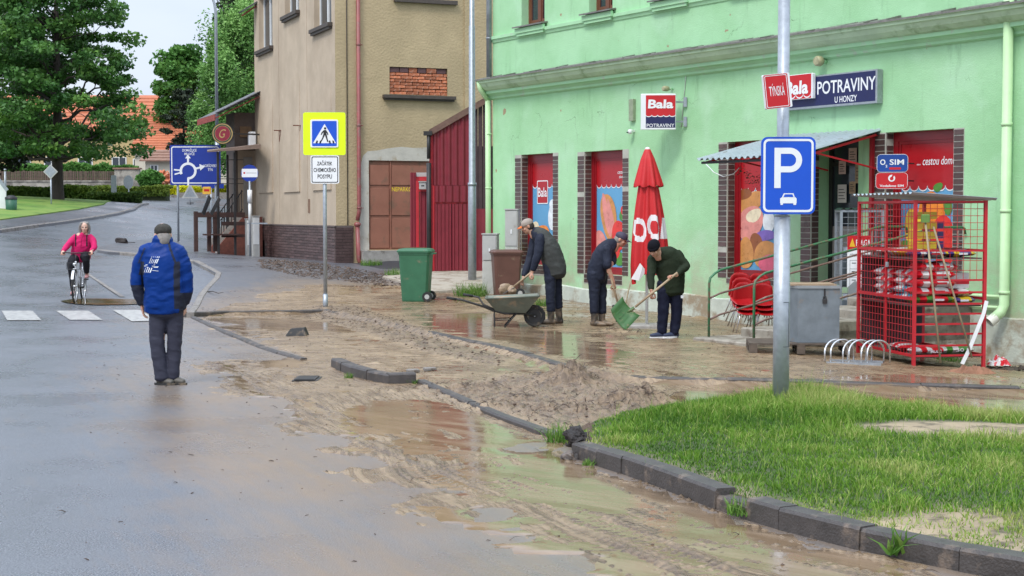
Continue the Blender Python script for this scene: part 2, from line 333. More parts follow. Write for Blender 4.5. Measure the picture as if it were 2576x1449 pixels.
MUD = G2([(480,800),(520,820),(620,868),(700,905),(600,905),(480,912),(470,935),(520,965),(600,1003),(690,1075),(760,1130),(900,1215),(1060,1300),(1250,1390),(1360,1449),(1500,1520),(2900,1560),(2640,1415),(2412,1400),(2162,1347),(1958,1297),(1800,1250),(1675,1203),(1562,1164),(1500,1148),(1445,1130),(1450,1105),(1500,1075),(1560,1050),(1700,1030),(1900,1012),(2060,1004),(2300,1040),(2640,1075)]) \
    + [(15, 13), (15, 22)] + G2([(2640,940),(2500,912),(2200,872),(1719,798),(1417,757),(1240,740),(1110,742),(1010,728),(900,722),(760,722),(700,742),(560,770),(470,792)])
FILM = G2([(380,1010),(560,1000),(640,1110),(760,1230),(900,1330),(1120,1449),(1400,1520),(700,1560),(560,1449),(430,1250),(330,1120)])
def film_of(x, y):
    d1 = pdist(x, y, MUD, True)[0]; i1 = inpoly(x, y, MUD); sd1 = np.where(i1, d1, -d1)
    f = sstep(-1.9, .1, sd1 + fbm(x * 1.2, y * 1.2, s=4) * .5) * .85 * sstep(48, 36, y)
    d2 = pdist(x, y, FILM, True)[0]; i2 = inpoly(x, y, FILM); sd2 = np.where(i2, d2, -d2)
    return np.clip(f * .60 + .30 * sstep(-.6, .7, sd2 + fbm(x, y, s=9) * .7) + .05, 0, 1)
ys = [1.5]
while ys[-1] < 118: ys.append(ys[-1] + max(.12, ys[-1] * .012))
xs = np.r_[np.linspace(-34, -8, 60), np.linspace(-7.8, 12, 150), np.linspace(12.5, 30, 20)]
Xg, Yg, F = grid(xs, np.array(ys)); Z = terr(Xg, Yg)
o = link('road', bigmesh('road', np.c_[Xg.ravel(), Yg.ravel(), Z.ravel()], F, M['asphalt'], attrs={'film': film_of(Xg.ravel(), Yg.ravel())})); tag(o, kind='structure')
def region_sheet(name, poly, dz, mt, step, kind='structure', fn=None, filmf=True, skirt=True):
    """terrain-following sheet clipped to a polygon, edge snapped to the outline"""
    import bmesh
    P = np.array(poly); bm = bmesh.new(); vs = [bm.verts.new((p[0], p[1], 0)) for p in P]
    f = bm.faces.new(vs); bmesh.ops.triangulate(bm, faces=[f])
    x0, y0 = P.min(0); x1, y1 = P.max(0)
    X = x0 + step
    while X < x1: bmesh.ops.bisect_plane(bm, geom=bm.verts[:] + bm.edges[:] + bm.faces[:], plane_co=(X, 0, 0), plane_no=(1, 0, 0)); X += step
    Y = y0 + step
    while Y < y1: bmesh.ops.bisect_plane(bm, geom=bm.verts[:] + bm.edges[:] + bm.faces[:], plane_co=(0, Y, 0), plane_no=(0, 1, 0)); Y += step
    co = np.array([v.co[:] for v in bm.verts]); z = (fn or terr)(co[:, 0], co[:, 1]) + dz
    for v, q in zip(bm.verts, z): v.co.z = q
    for fc in bm.faces: 
        if fc.normal.z < 0: fc.normal_flip()
    if skirt:
        be = [e for e in bm.edges if len(e.link_faces) == 1]; r = bmesh.ops.extrude_edge_only(bm, edges=be)
        for v in [q for q in r['geom'] if isinstance(q, bmesh.types.BMVert)]: v.co.z -= .3
    me = bpy.data.meshes.new(name); bm.to_mesh(me); bm.free(); me.materials.append(mt)
    if filmf:
        co = np.empty(len(me.vertices) * 3, np.float32); me.vertices.foreach_get('co', co); co = co.reshape(-1, 3)
        a_ = me.attributes.new('film', 'FLOAT', 'POINT'); a_.data.foreach_set('value', film_of(co[:, 0], co[:, 1]).astype(np.float32))
    ob = link(name, me); tag(ob, kind=kind); return ob
region_sheet('pavement', PAV, .07, M['pave'], .5)
FARK = G2([(-260,606),(0,586),(80,574),(160,564),(240,552),(300,541),(340,530),(375,516),(340,510)])
LAWN = G2([(-260,575),(0,560),(110,545),(200,532),(262,520),(285,511),(200,497),(0,487),(-300,487)])
region_sheet('far_pavement', FARK[:8] + G2([(340,508),(300,507)]) + LAWN[::-1][3:9][::1] if False else FARK[:8] + G2([(345,509),(290,511)]) + LAWN[4::-1], .08, M['pave'], 2.0, filmf=True)
region_sheet('lawn', LAWN, .12, M['lawn'], 2.0, filmf=False)
# kerbs: each stone is a part
def kerb(name, pts, h, w, side, mt, lens=None, dz=None, step=1.0, base=terr):
    root = bpy.data.objects.new(name, None); COL.objects.link(root); root['kind'] = 'structure'
    P = [Vector((p[0], p[1], 0)) for p in pts]
    if lens is None:
        Q = [P[0]]; acc = 0
        for a, b in zip(P[:-1], P[1:]):
            Ls = (b - a).length; t = step - acc
            while t <= Ls: Q.append(a + (b - a) * (t / Ls)); t += step
            acc = (acc + Ls) % step
        if (Q[-1] - P[-1]).length > .15: Q.append(P[-1])
    else: Q = P
    for i, (a, b) in enumerate(zip(Q[:-1], Q[1:])):
        t = (b - a).normalized(); n = Vector((-t.y, t.x, 0)) * side; hh = h + (dz[i] if dz else random.uniform(-.006, .006)); g_ = .004; c = .018
        mb = MB(); vs = []
        jit = random.uniform(-.006, .006)
        for q in (a + t * g_, b - t * g_):
            zb = float(base(q.x, q.y))
            for (o_, z_) in ((0, -.12), (0.004, hh - c), (c, hh), (w - c*.5, hh), (w, hh - c*.5), (w, -.12)): p = q + n * (o_ + jit); vs.append((p.x, p.y, zb + z_))
        fs = [(0,1,2,3,4,5), (11,10,9,8,7,6)] + [(k, k+6, (k+1) % 6 + 6, (k+1) % 6) for k in range(6)]
        if side > 0: fs = [f[::-1] for f in fs]
        mb.add(vs, fs); part('kerb_stone', mb, mt, root)
    return root
kerb('island_kerb', ISL[1:], .125, .15, 1, M['kerbstone'], lens=1, dz=[-.01, 0, .004, .006, -.035, .008, .004, -.004, 0])
kerb('short_kerb', E2b, .115, .14, 1, M['kerbstone'], step=.5)
kerb('bay_kerb', E2a, .03, .10, 1, M['kerbstone'])
kerb('bay_kerb', E2c, .05, .10, 1, M['kerbstone'])
kerb('pavement_kerb', E1, .085, .12, 1, M['kerbstone'])
kerb('pavement_kerb', E0[5:13], .085, .14, 1, M['kerb_pale'], step=1.2)
kerb('far_kerb', FARK[:8], .11, .16, 1, M['kerb_pale'], step=3.0)
# zebra crossing
MM('road_paint', (.42,.41,.385), .4, var=.2, vs=9, col2=(.16,.15,.15), c2at=.58, c2w=.08, c2s=7)
for q in ([(4,783),(82,783),(104,807),(18,807)], [(140,783),(222,783),(258,806),(176,806)], [(283,781),(352,781),(398,808),(332,810)], [(-130,783),(-55,783),(-40,807),(-125,807)]):
    pts = [g0(*p) for p in q]; mb = MB(); mb.add([(p.x, p.y, float(terr(p.x, p.y)) + .012) for p in pts], [(3,2,1,0)])
    o = part('crossing_stripe', mb, M['road_paint'], None); tag(o, kind='structure')
for q in ([(214,688),(222,688),(315,748),(302,748)],):
    pts = [g0(*p) for p in q]; mb = MB(); mb.add([(p.x, p.y, float(terr(p.x, p.y)) + .012) for p in pts], [(3,2,1,0)])
    o = part('gutter_line', mb, M['kerb_pale'], None); tag(o, kind='structure')
# ================================================================ mud and standing water
def smud(x, y):
    d = pdist(x, y, PAV, True)[0]; s = np.where(inpoly(x, y, PAV), d, -d); return terr(x, y) + .07 * sstep(-.10, .04, s)
FL = G2([(300,810),(478,800),(560,838),(660,880),(755,907),(833,925),(940,963),(1048,966),(1215,1042),(1425,1114),(1500,1172),(1675,1233),(1876,1308),(2162,1385),(2700,1490)])
TRACKS = [G2(t) for t in ([(470,905),(572,935),(649,998),(708,1030),(818,1070),(980,1110),(1130,1160),(1350,1260),(1600,1360),(1800,1449)],
    [(530,903),(640,950),(720,1005),(860,1058),(1110,1045),(1300,1035)], [(1165,1110),(1190,1160),(1250,1195),(1400,1248),(1640,1315),(2000,1400),(2250,1449)],
    [(700,1060),(900,1130),(1080,1200),(1290,1290),(1500,1375),(1650,1449)], [(1500,1180),(1700,1270),(1950,1370),(2250,1435)], [(1150,1180),(1300,1240),(1560,1330),(1850,1420)])]
HEAPS = [((1425,968),.30,.26),((1475,975),.22,.12),((1600,1018),.36,.20),((1545,1030),.25,.07),((1160,985),.22,.09),((1230,985),.20,.06),((1090,975),.18,.08),((1230,1028),.3,.07),((1390,1045),.3,.07),((1300,1010),.3,.05),((1450,1040),.3,.05),
    ((1545,848),.28,.09),((1600,852),.2,.05),((1700,845),.25,.03),((1765,812),.2,.05),((1255,742),.2,.05),((1000,845),.35,.05),((930,818),.35,.05),((870,800),.35,.05),((1060,868),.3,.04),((1180,905),.4,.03),((940,918),.14,.04),((1460,1130),.12,.0)]
HEAPS = [(g0(*c)[:2], r, h) for c, r, h in HEAPS]
ROUGH = G2([(1010,985),(1100,985),(1280,945),(1500,940),(1680,985),(1680,1035),(1480,1085),(1330,1075),(1200,1030)])
DEBR = G2([(780,780),(900,780),(1120,860),(1300,905),(1240,930),(1060,885),(900,835),(800,805)])
WATER = [G2(p) for p in ([(520,806),(620,800),(830,812),(905,835),(700,832),(560,822)], [(640,908),(700,893),(790,905),(800,925),(700,925)],
    [(1040,975),(1130,1010),(1215,1050),(1330,1110),(1420,1160),(1500,1200),(1640,1250),(1500,1290),(1300,1220),(1180,1130),(1080,1060)],
    [(1690,985),(1950,985),(2280,965),(2600,975),(2600,1040),(2250,1010),(2000,1000),(1700,1020)], [(1240,800),(1420,860),(1600,900),(1500,940),(1330,880),(1120,840),(1050,800)],
    [(1000,1020),(1120,1090),(1150,1150),(1000,1100),(860,1040)], [(900,1290),(1200,1290),(1500,1400),(1500,1449),(1200,1449)], [(1700,1290),(1850,1330),(2100,1400),(2000,1430),(1700,1340)])]
def mudh(x, y):
    base = smud(x, y); d = pdist(x, y, MUD, True)[0]; sd = np.where(inpoly(x, y, MUD), d, -d)
    fd, fa, _ = pdist(x, y, FL)
    edge = sstep(-.30, .22, sd + fbm(x * 1.7, y * 1.7, s=2, o=5) * .75 + fbm(fa * 1.2, fd * 8, s=3, o=3) * .25 - .10)
    big = fbm(x * .55, y * .55, s=11, o=3)
    flow = (fbm(fa * .8, fd * 7.0, s=21, o=4) + .5 * fbm(fa * 1.6, fd * 19.0, s=22, o=2)) * sstep(24, 17, y) + (fbm(x * .9, y * 4.2, s=23, o=4) + .4 * fbm(x * 1.8, y * 9, s=24, o=2)) * sstep(17, 24, y)
    fine = fbm(x * 8, y * 8, s=31, o=4); rid = 1 - np.abs(fbm(x * 6, y * 6, s=41, o=4)) * 2.6
    h = .004 + big * .007 + flow * .010 + fine * .006 + np.maximum(rid - .5, 0) * .012
    rg = sstep(-.25, .35, np.where(inpoly(x, y, ROUGH), 1, -1) * pdist(x, y, ROUGH, True)[0]); cl = fbm(x * 4.5, y * 4.5, s=51, o=5)
    cr_ = 1 - np.abs(fbm(x * 7 + cl, y * 9, s=52, o=5)) * 2.4; cr2 = 1 - np.abs(fbm(x * 16 + cl * 2, y * 18, s=53, o=3)) * 2.4
    h = h + rg * (.002 + np.maximum(cl, 0) * .050 + np.maximum(cr_, 0) ** 1.5 * .026 * (cl > -.25) + np.maximum(cr2, 0) * .010)
    dg = sstep(-.15, .2, np.where(inpoly(x, y, DEBR), 1, -1) * pdist(x, y, DEBR, True)[0]); h = h + dg * (.001 + np.maximum(fbm(x * 5, y * 6, s=61, o=4), 0) * .03 + np.maximum(cr_, 0) * .018 + np.maximum(cr2, 0) * .012)
    for (hx, hy), r, hh in HEAPS:
        q = np.exp(-((x - hx) ** 2 + (y - hy) ** 2) / (r * r * .6)); h = h + q * hh * .80 * (.25 + .5 * np.maximum(cr_, 0) + .55 * np.maximum(cl + .15, 0) + .22 * np.maximum(cr2, 0))
    wat = np.zeros_like(x)
    for p in WATER:
        q = pdist(x, y, p, True)[0]; wat = np.maximum(wat, sstep(-.35, .25, np.where(inpoly(x, y, p), q, -q) + fbm(x * 1.5, y * 3, s=81) * .35))
    h = h - wat * (.0105 + .004 * big)
    near = sstep(26, 18, y); trk = np.zeros_like(x)
    for i, T in enumerate(TRACKS):
        td, ta, _ = pdist(x, y, T); wob = fbm(ta * .7, ta * 0 + i, s=90) * .04; q = np.abs(td + wob)
        k = np.exp(-((q - .12) / .018) ** 2) * .011 + np.exp(-((q - .045) / .014) ** 2) * .006 - sstep(.125, .10, q) * .008
        k = k + sstep(.115, .10, q) * .005 * np.sin(ta * 2 * math.pi / .085 + q * 40) * sstep(20, 12, y)
        trk = np.maximum(trk, near * (1 - rg) * (sstep(.03, .018, np.abs(q - .09)) * (.5 + .5 * np.sign(np.sin(ta * 2 * math.pi / .07))) * .9 + sstep(.022, .012, np.abs(q - .135)) * .6) * sstep(-.4, .1, vnoise(ta * .8, ta * 0 + i * 3, s=95)))
        h = h + k * near * (.3 + .8 * sstep(-.3, .3, vnoise(ta * .6, ta * 0 + i * 7, s=93))) * (1 - .7 * rg)
    GI = np.where(inpoly(x, y, GRASS), 1, -1) * pdist(x, y, GRASS, True)[0]; ising = sstep(-.02, .12, GI)
    z = base - .03 + edge * (.032 + h) - ising * .12
    wl = base + .0030 + .0042 * wat - .02 * (1 - sstep(-.1, .15, sd)) - .010 * rg
    return z, wl, edge, ising, rg, dg, trk, fa, fd
ys = [6.6]
while ys[-1] < 38: ys.append(ys[-1] + ys[-1] * .0024)
ys = np.array(ys); xs = np.arange(-5.6, 10.2, .036)
Xg, Yg, F = grid(xs, ys); x = Xg.ravel(); y = Yg.ravel()
z, wl, edge, ising, rg, dg, trk, fa, fd = mudh(x, y); rel = z - wl
o = link('mud', bigmesh('mud', np.c_[x, y, z], F, None or [], attrs={'rel': np.clip(rel / .03, -1, 1), 'lump': np.clip(rg + dg, 0, 1), 'trk': trk, 'fa': fa, 'fd': fd})); tag(o, kind='stuff')
RP = np.array(ROUGH); x0_, y0_ = RP.min(0) - .4; x1_, y1_ = RP.max(0) + .4; px_s = np.arange(x0_, x1_, .013); py_s = np.arange(y0_, y1_, .02)
Xp, Yp, Fp = grid(px_s, py_s); xp_, yp_ = Xp.ravel(), Yp.ravel(); zp, wlp, _, _, rgp, dgp, trp, fap, fdp = mudh(xp_, yp_)
bor = np.minimum.reduce([xp_ - x0_, x1_ - xp_, yp_ - y0_, y1_ - yp_]); zp = zp + .006 * rgp - .05 * (rgp < .35) - .05 * (bor < .03)
o2_ = link('mud_heaps', bigmesh('mud_heaps', np.c_[xp_, yp_, zp], Fp, [], attrs={'rel': np.clip((zp - wlp) / .03, -1, 1), 'lump': rgp, 'trk': trp, 'fa': fap, 'fd': fdp})); tag(o2_, kind='stuff')
m = bpy.data.materials.new('mud'); m.use_nodes = True; t = m.node_tree; b = t.nodes['Principled BSDF']; o.data.materials.append(m); o2_.data.materials.append(m)
A_ = lambda nm: N(t, 'ShaderNodeAttribute', attribute_name=nm).outputs['Fac']
def NZ(vec, sc, d=6, r=.6): n_1 = N(t, 'ShaderNodeTexNoise'); n_1.inputs['Scale'].default_value = sc; n_1.inputs['Detail'].default_value = d; n_1.inputs['Roughness'].default_value = r; L(t, vec, n_1.inputs[0]); return n_1.outputs['Fac']
def MT(op, a_, b_=None):
    n_1 = N(t, 'ShaderNodeMath', operation=op)
    for i_, v_ in enumerate((a_, b_)):
        if v_ is None: continue
        if hasattr(v_, 'links'): L(t, v_, n_1.inputs[i_])
        else: n_1.inputs[i_].default_value = v_
    return n_1.outputs[0]
def MR(v_, a_, b_, c_=0, d_=1): n_1 = N(t, 'ShaderNodeMapRange'); [setattr(n_1.inputs[k_], 'default_value', q_) for k_, q_ in (('From Min', a_), ('From Max', b_), ('To Min', c_), ('To Max', d_))]; L(t, v_, n_1.inputs['Value']); return n_1.outputs[0]
def MX(f_, a_, b_):
    n_1 = N(t, 'ShaderNodeMixRGB'); L(t, f_, n_1.inputs[0])
    for i_, v_ in ((1, a_), (2, b_)):
        if hasattr(v_, 'links'): L(t, v_, n_1.inputs[i_])
        else: n_1.inputs[i_].default_value = (*v_, 1)
    return n_1.outputs[0]
tcn = N(t, 'ShaderNodeTexCoord'); P_ = tcn.outputs['Object']; rel_ = A_('rel'); lump_ = A_('lump'); trk_ = A_('trk')
cmb = N(t, 'ShaderNodeCombineXYZ'); L(t, MT('MULTIPLY', A_('fa'), 1.3), cmb.inputs[0]); L(t, MT('MULTIPLY', A_('fd'), 13.0), cmb.inputs[1])
mp = N(t, 'ShaderNodeMapping'); mp.inputs['Scale'].default_value = (1.3, 9, 1); L(t, P_, mp.inputs[0]); sp_ = N(t, 'ShaderNodeSeparateXYZ'); L(t, P_, sp_.inputs[0])
wB = MR(sp_.outputs['Y'], 15, 19)
streak = MX(wB, (0,0,0), (0,0,0)); sA_, sB_ = NZ(cmb.outputs[0], 1.6, 8, .65), NZ(mp.outputs[0], 1.5, 8, .65); n_m = N(t, 'ShaderNodeMixRGB'); L(t, wB, n_m.inputs[0]); L(t, sA_, n_m.inputs[1]); L(t, sB_, n_m.inputs[2]); streak = n_m.outputs[0]
big_ = NZ(P_, 1.1, 8, .65); mid_ = NZ(P_, 9, 8, .7)
sel = MT('ADD', MT('MULTIPLY', big_, .35), MT('MULTIPLY', streak, .65)); sel = MT('ADD', sel, MT('MULTIPLY', rel_, .14))
crr = N(t, 'ShaderNodeValToRGB'); e = crr.color_ramp.elements; e[0].position = .38; e[0].color = (.105,.066,.040,1); e[1].position = .70; e[1].color = (.40,.288,.172,1); q = crr.color_ramp.elements.new(.52); q.color = (.225,.152,.085,1); q = crr.color_ramp.elements.new(.60); q.color = (.325,.229,.135,1); L(t, sel, crr.inputs['Fac'])
lumpc = N(t, 'ShaderNodeValToRGB'); e = lumpc.color_ramp.elements; e[0].position = .40; e[0].color = (.085,.054,.033,1); e[1].position = .62; e[1].color = (.27,.188,.112,1); L(t, mid_, lumpc.inputs['Fac'])
c_1 = MX(MR(MT('ADD', lump_, MT('MULTIPLY', big_, .5)), .45, 1.2, 0, .85), crr.outputs[0], lumpc.outputs[0])
c_1 = MX(MR(mid_, .56, .66, 0, .55), c_1, (.12, .078, .05)); c_1 = MX(MT('MULTIPLY', trk_, .8), c_1, (.075, .048, .032))
L(t, c_1, b.inputs['Base Color']); b.inputs['Specular IOR Level'].default_value = .6
L(t, MT('ADD', MR(streak, .40, .62, .12, .44), MT('MULTIPLY', MR(rel_, 0, .8), .10)), b.inputs['Roughness'])
hgt_ = MT('ADD', MT('MULTIPLY', streak, 1.0), MT('MULTIPLY', mid_, .9)); bp = N(t, 'ShaderNodeBump'); bp.inputs['Strength'].default_value = .9; bp.inputs['Distance'].default_value = .03; L(t, hgt_, bp.inputs['Height'])
bp2 = N(t, 'ShaderNodeBump'); bp2.inputs['Strength'].default_value = .6; bp2.inputs['Distance'].default_value = .012; L(t, NZ(P_, 45, 4, .6), bp2.inputs['Height']); L(t, bp.outputs[0], bp2.inputs['Normal']); L(t, bp2.outputs[0], b.inputs['Normal'])
# water lying in the hollows
xw = xs[::4]; yw = ys[::4]; Xw, Yw, Fw_ = grid(xw, yw); i_ = np.ix_(range(0, len(ys), 4), range(0, len(xs), 4))
Zw = (wl - ising * .12 - .06 * sstep(.85, .45, edge)).reshape(len(ys), len(xs))[i_]
Zr = z.reshape(len(ys), len(xs))[i_]
o = link('muddy_water', bigmesh('muddy_water', np.c_[Xw.ravel(), Yw.ravel(), Zw.ravel()], Fw_, [])); tag(o, kind='structure')
m = bpy.data.materials.new('muddy_water'); m.use_nodes = True; t = m.node_tree; b = t.nodes['Principled BSDF']; o.data.materials.append(m)
b.inputs['Specular IOR Level'].default_value = .55
tcn = N(t, 'ShaderNodeTexCoord'); P_ = tcn.outputs['Object']; mp = N(t, 'ShaderNodeMapping', vector_type='TEXTURE'); mp.inputs['Rotation'].default_value = (0, 0, FLOWA * .6); mp.inputs['Scale'].default_value = (1.6, .22, 1); L(t, P_, mp.inputs[0])
st_ = NZ(mp.outputs[0], 1.2, 8, .65); L(t, MX(MR(st_, .42, .62), (.185, .122, .068), (.27, .19, .12)), b.inputs['Base Color']); L(t, MR(st_, .40, .66, .05, .22), b.inputs['Roughness'])
bp = N(t, 'ShaderNodeBump'); bp.inputs['Strength'].default_value = .22; bp.inputs['Distance'].default_value = .01; L(t, NZ(P_, 6, 5), bp.inputs['Height']); L(t, bp.outputs[0], b.inputs['Normal'])
# the brown puddle the cyclist rides through
mb = MB(); ctr = g0(250, 761); pts = [g0(u, v) for u, v in [(152,759),(175,755),(210,753),(260,753),(310,754),(350,755),(352,766),(310,768),(250,769),(200,767),(165,763)]]
mb.add([(p.x, p.y, float(terr(p.x, p.y)) + .018) for p in pts], [tuple(range(len(pts)))]); o = part('puddle', mb, mat('puddle', (.07,.052,.025), .10, var=.2), None); tag(o, kind='structure')
if o.data.polygons[0].normal.z < 0: o.data.flip_normals()
# twigs, straw and clods lying in the mud
MM('twig', (.06,.04,.028), .8, var=.4, rnd=.0); MM('clod', (.10,.065,.045), .75, var=.3)
mb = MB(); mc = MB()
def scatter(poly, n, fn):
    P = np.array(poly); lo = P.min(0); hi = P.max(0); k = 0; out = []
    while len(out) < n and k < 60:
        X = np.random.uniform(lo[0], hi[0], n * 3); Y = np.random.uniform(lo[1], hi[1], n * 3); ok = inpoly(X, Y, poly); out += list(zip(X[ok], Y[ok])); k += 1
    for x_, y_ in out[:n]: fn(x_, y_)
zg = z.reshape(len(ys), len(xs))
def zm(x_, y_):
    j = int((x_ - xs[0]) / .036); i = int(np.searchsorted(ys, y_)); i = min(max(i, 0), len(ys) - 1); j = min(max(j, 0), len(xs) - 1)
    return max(float(zg[i, j]), float(surf(x_, y_)) - .004)
def twig(x_, y_, l=(.03, .16), w=.004, up=.3):
    a_ = random.uniform(0, 6.28); q = random.uniform(*l); zz = zm(x_, y_); t_ = random.uniform(-.2, up)
    p0 = Vector((x_, y_, zz + .004)); p1 = p0 + Vector((math.cos(a_) * q, math.sin(a_) * q, q * t_)); pm = (p0 + p1) / 2 + Vector((random.uniform(-.1,.1)*q, random.uniform(-.1,.1)*q, q * .1))
    s_ = w * random.uniform(.6, 1.5); sd_ = Vector((-math.sin(a_), math.cos(a_), 0)) * s_; upv = Vector((0, 0, s_ * 1.4))
    mb.add([p0 - sd_, p0 + sd_, p0 + upv, pm - sd_, pm + sd_, pm + upv, p1], [(0,1,4,3),(1,2,5,4),(2,0,3,5),(3,4,6),(4,5,6),(5,3,6)])
def clod(x_, y_, r=(.006, .022)):
    q = random.uniform(*r); zz = zm(x_, y_) + q * .2; v_ = [(x_ + q * random.uniform(.6, 1.4) * a, y_ + q * random.uniform(.6, 1.4) * b_, zz + q * random.uniform(.5, .9) * c) for a, b_, c in ((1,0,0),(0,1,0),(-1,0,0),(0,-1,0),(0,0,1),(0,0,-1))]
    mc.add(v_, [(0,1,4),(1,2,4),(2,3,4),(3,0,4),(1,0,5),(2,1,5),(3,2,5),(0,3,5)])
for (hx, hy), r, hh in HEAPS[:13]:
    for _ in range(int((420 if hh > .15 else 130) * r)):
        q = random.gauss(0, r * .5); q2 = random.gauss(0, r * .5); twig(hx + q, hy + q2, (.03, .13), .003, .5)
scatter(ROUGH, 260, lambda a, b_: twig(a, b_, (.03, .10), .003)); scatter(DEBR, 260, lambda a, b_: twig(a, b_, (.04, .12), .0035)); scatter(ROUGH, 120, clod); scatter(DEBR, 260, lambda a, b_: clod(a, b_, (.006, .022)))
WD = G2([(650,660),(760,665),(880,680),(980,700),(1080,735),(950,728),(840,712),(740,700),(650,680)])
scatter(WD, 700, lambda a, b_: clod(a, b_, (.015, .045))); scatter(WD, 600, lambda a, b_: twig(a, b_, (.05, .25), .008))
scatter(MUD, 700, lambda a, b_: twig(a, b_, (.02, .1), .003)); scatter(MUD, 700, lambda a, b_: clod(a, b_, (.004, .014)))
RD = G2([(200,830),(480,820),(700,1000),(1000,1300),(1100,1449),(100,1449)]); scatter(RD, 160, lambda a, b_: clod(a, b_, (.004, .012))); scatter(RD, 60, lambda a, b_: twig(a, b_, (.02, .06), .003))
scatter(G2([(1430,1095),(1492,1095),(1485,1140),(1435,1138)]), 300, lambda a, b_: clod(a, b_, (.012, .03)))
tag(part('twigs_and_straw', mb, M['twig'], None), kind='stuff'); tag(part('mud_clods', mc, M['clod'], None), kind='stuff')
# ================================================================ the grass island
MM('island_soil', (.30,.235,.15), .85, var=.25, vs=4, bump=.6, bs=30, col2=(.10,.08,.05), c2at=.56, c2s=5)
ISOIL = ISL[2:] + [(9, 8), (9, 12.0)] + G2([(2576,1075),(2300,1050),(2060,1012),(1900,1020),(1700,1040),(1560,1062),(1500,1085),(1440,1120)])
def inset(pts, d):
    out = []
    for i, p in enumerate(pts):
        a_ = pts[max(i-1, 0)]; b_ = pts[min(i+1, len(pts)-1)]; t_ = Vector((b_[0]-a_[0], b_[1]-a_[1])).normalized(); out.append((p[0] - t_.y * d, p[1] + t_.x * d))
    return out
o = region_sheet('island_soil', inset(ISL, .13) + GRASS[len(ISL):], 0, M['island_soil'], .16, fn=surf, filmf=False)
BARE = G2([(2140,1118),(2260,1105),(2450,1104),(2640,1112),(2640,1150),(2450,1143),(2250,1138)]); FRONT = G2([(1850,1240),(2000,1300),(2200,1340),(2576,1350),(2640,1480),(2412,1436),(2162,1383),(1958,1331)])
co = np.empty(len(o.data.vertices) * 3, np.float32); o.data.vertices.foreach_get('co', co); co = co.reshape(-1, 3).astype(float)
def insd(P_, x_, y_): return np.where(inpoly(x_, y_, P_), 1, -1) * pdist(x_, y_, P_, True)[0]
bare = np.maximum(sstep(-.12, .1, insd(BARE, co[:,0], co[:,1])), sstep(-.2, .25, insd(FRONT, co[:,0], co[:,1]) + fbm(co[:,0]*2.2, co[:,1]*2.2, s=101, o=4) * -.8)); bare = np.maximum(bare, .8 * sstep(.35, .10, pdist(co[:,0], co[:,1], ISL)[0]))
a_ = o.data.attributes.new('bare', 'FLOAT', 'POINT'); a_.data.foreach_set('value', bare.astype(np.float32))
t = M['island_soil'].node_tree; bs_ = t.nodes['Principled BSDF']; old = bs_.inputs['Base Color'].links[0].from_socket; an = N(t, 'ShaderNodeAttribute', attribute_name='bare'); mxn = N(t, 'ShaderNodeMixRGB'); L(t, an.outputs['Fac'], mxn.inputs[0]); mxn.inputs[1].default_value = (.055, .075, .025, 1); L(t, old, mxn.inputs[2]); L(t, mxn.outputs[0], bs_.inputs['Base Color'])
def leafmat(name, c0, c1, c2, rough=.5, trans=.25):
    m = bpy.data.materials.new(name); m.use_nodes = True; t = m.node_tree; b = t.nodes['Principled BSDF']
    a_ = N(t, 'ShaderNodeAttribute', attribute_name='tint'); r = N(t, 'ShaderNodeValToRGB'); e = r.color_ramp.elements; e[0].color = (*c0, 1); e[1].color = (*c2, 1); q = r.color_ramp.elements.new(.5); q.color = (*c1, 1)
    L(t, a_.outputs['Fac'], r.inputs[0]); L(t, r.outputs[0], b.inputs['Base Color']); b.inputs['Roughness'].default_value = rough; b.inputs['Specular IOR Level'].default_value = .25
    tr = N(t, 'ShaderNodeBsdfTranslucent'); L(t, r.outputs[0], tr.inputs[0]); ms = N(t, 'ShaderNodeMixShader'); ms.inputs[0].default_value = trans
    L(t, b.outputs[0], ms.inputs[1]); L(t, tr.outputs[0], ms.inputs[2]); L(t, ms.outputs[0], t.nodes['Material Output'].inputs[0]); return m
M['blade'] = leafmat('grass_blade', (.045,.125,.012), (.155,.30,.028), (.42,.43,.15), .6, .25)
def blades(name, x, y, zb, H, Wd, tint, mt, lean=.35, curl=.5):
    n = len(x); a = np.random.uniform(0, 2*np.pi, n); ln = np.abs(np.random.normal(0, lean, n)) + .12; la = np.random.uniform(0, 2*np.pi, n)
    dx, dy = np.cos(la) * ln * H, np.sin(la) * ln * H; wx, wy = np.cos(a) * Wd, np.sin(a) * Wd
    lv = [(0, 1.0), (.55, .75), (1.0, 0.0)]; V = []
    for tt, ww in lv:
        cx, cy, cz = x + dx * (tt ** (1 + curl)), y + dy * (tt ** (1 + curl)), zb + H * (tt - .22 * ln * tt * tt)
        if ww: V += [np.c_[cx - wx*ww, cy - wy*ww, cz], np.c_[cx + wx*ww, cy + wy*ww, cz]]
        else: V.append(np.c_[cx, cy, cz])
    V = np.stack(V, 1).reshape(-1, 3); i = np.arange(n) * 5
    Ft = np.concatenate([np.c_[i, i+1, i+3], np.c_[i, i+3, i+2], np.c_[i+2, i+3, i+4]]); T = np.repeat(tint, 5)
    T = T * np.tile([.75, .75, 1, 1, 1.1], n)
    return bigmesh(name, V, Ft, mt, True, {'tint': np.clip(T, 0, 1)})
n = 260000; X = np.random.uniform(.3, 9, n); Y = np.random.uniform(7.2, 14.8, n); gd = pdist(X, Y, GRASS, True)[0]; gi = inpoly(X, Y, GRASS)
BARE = G2([(2140,1118),(2260,1105),(2450,1104),(2640,1112),(2640,1150),(2450,1143),(2250,1138)]); FRONT = G2([(1850,1240),(2000,1300),(2200,1340),(2576,1350),(2640,1480),(2412,1436),(2162,1383),(1958,1331)])
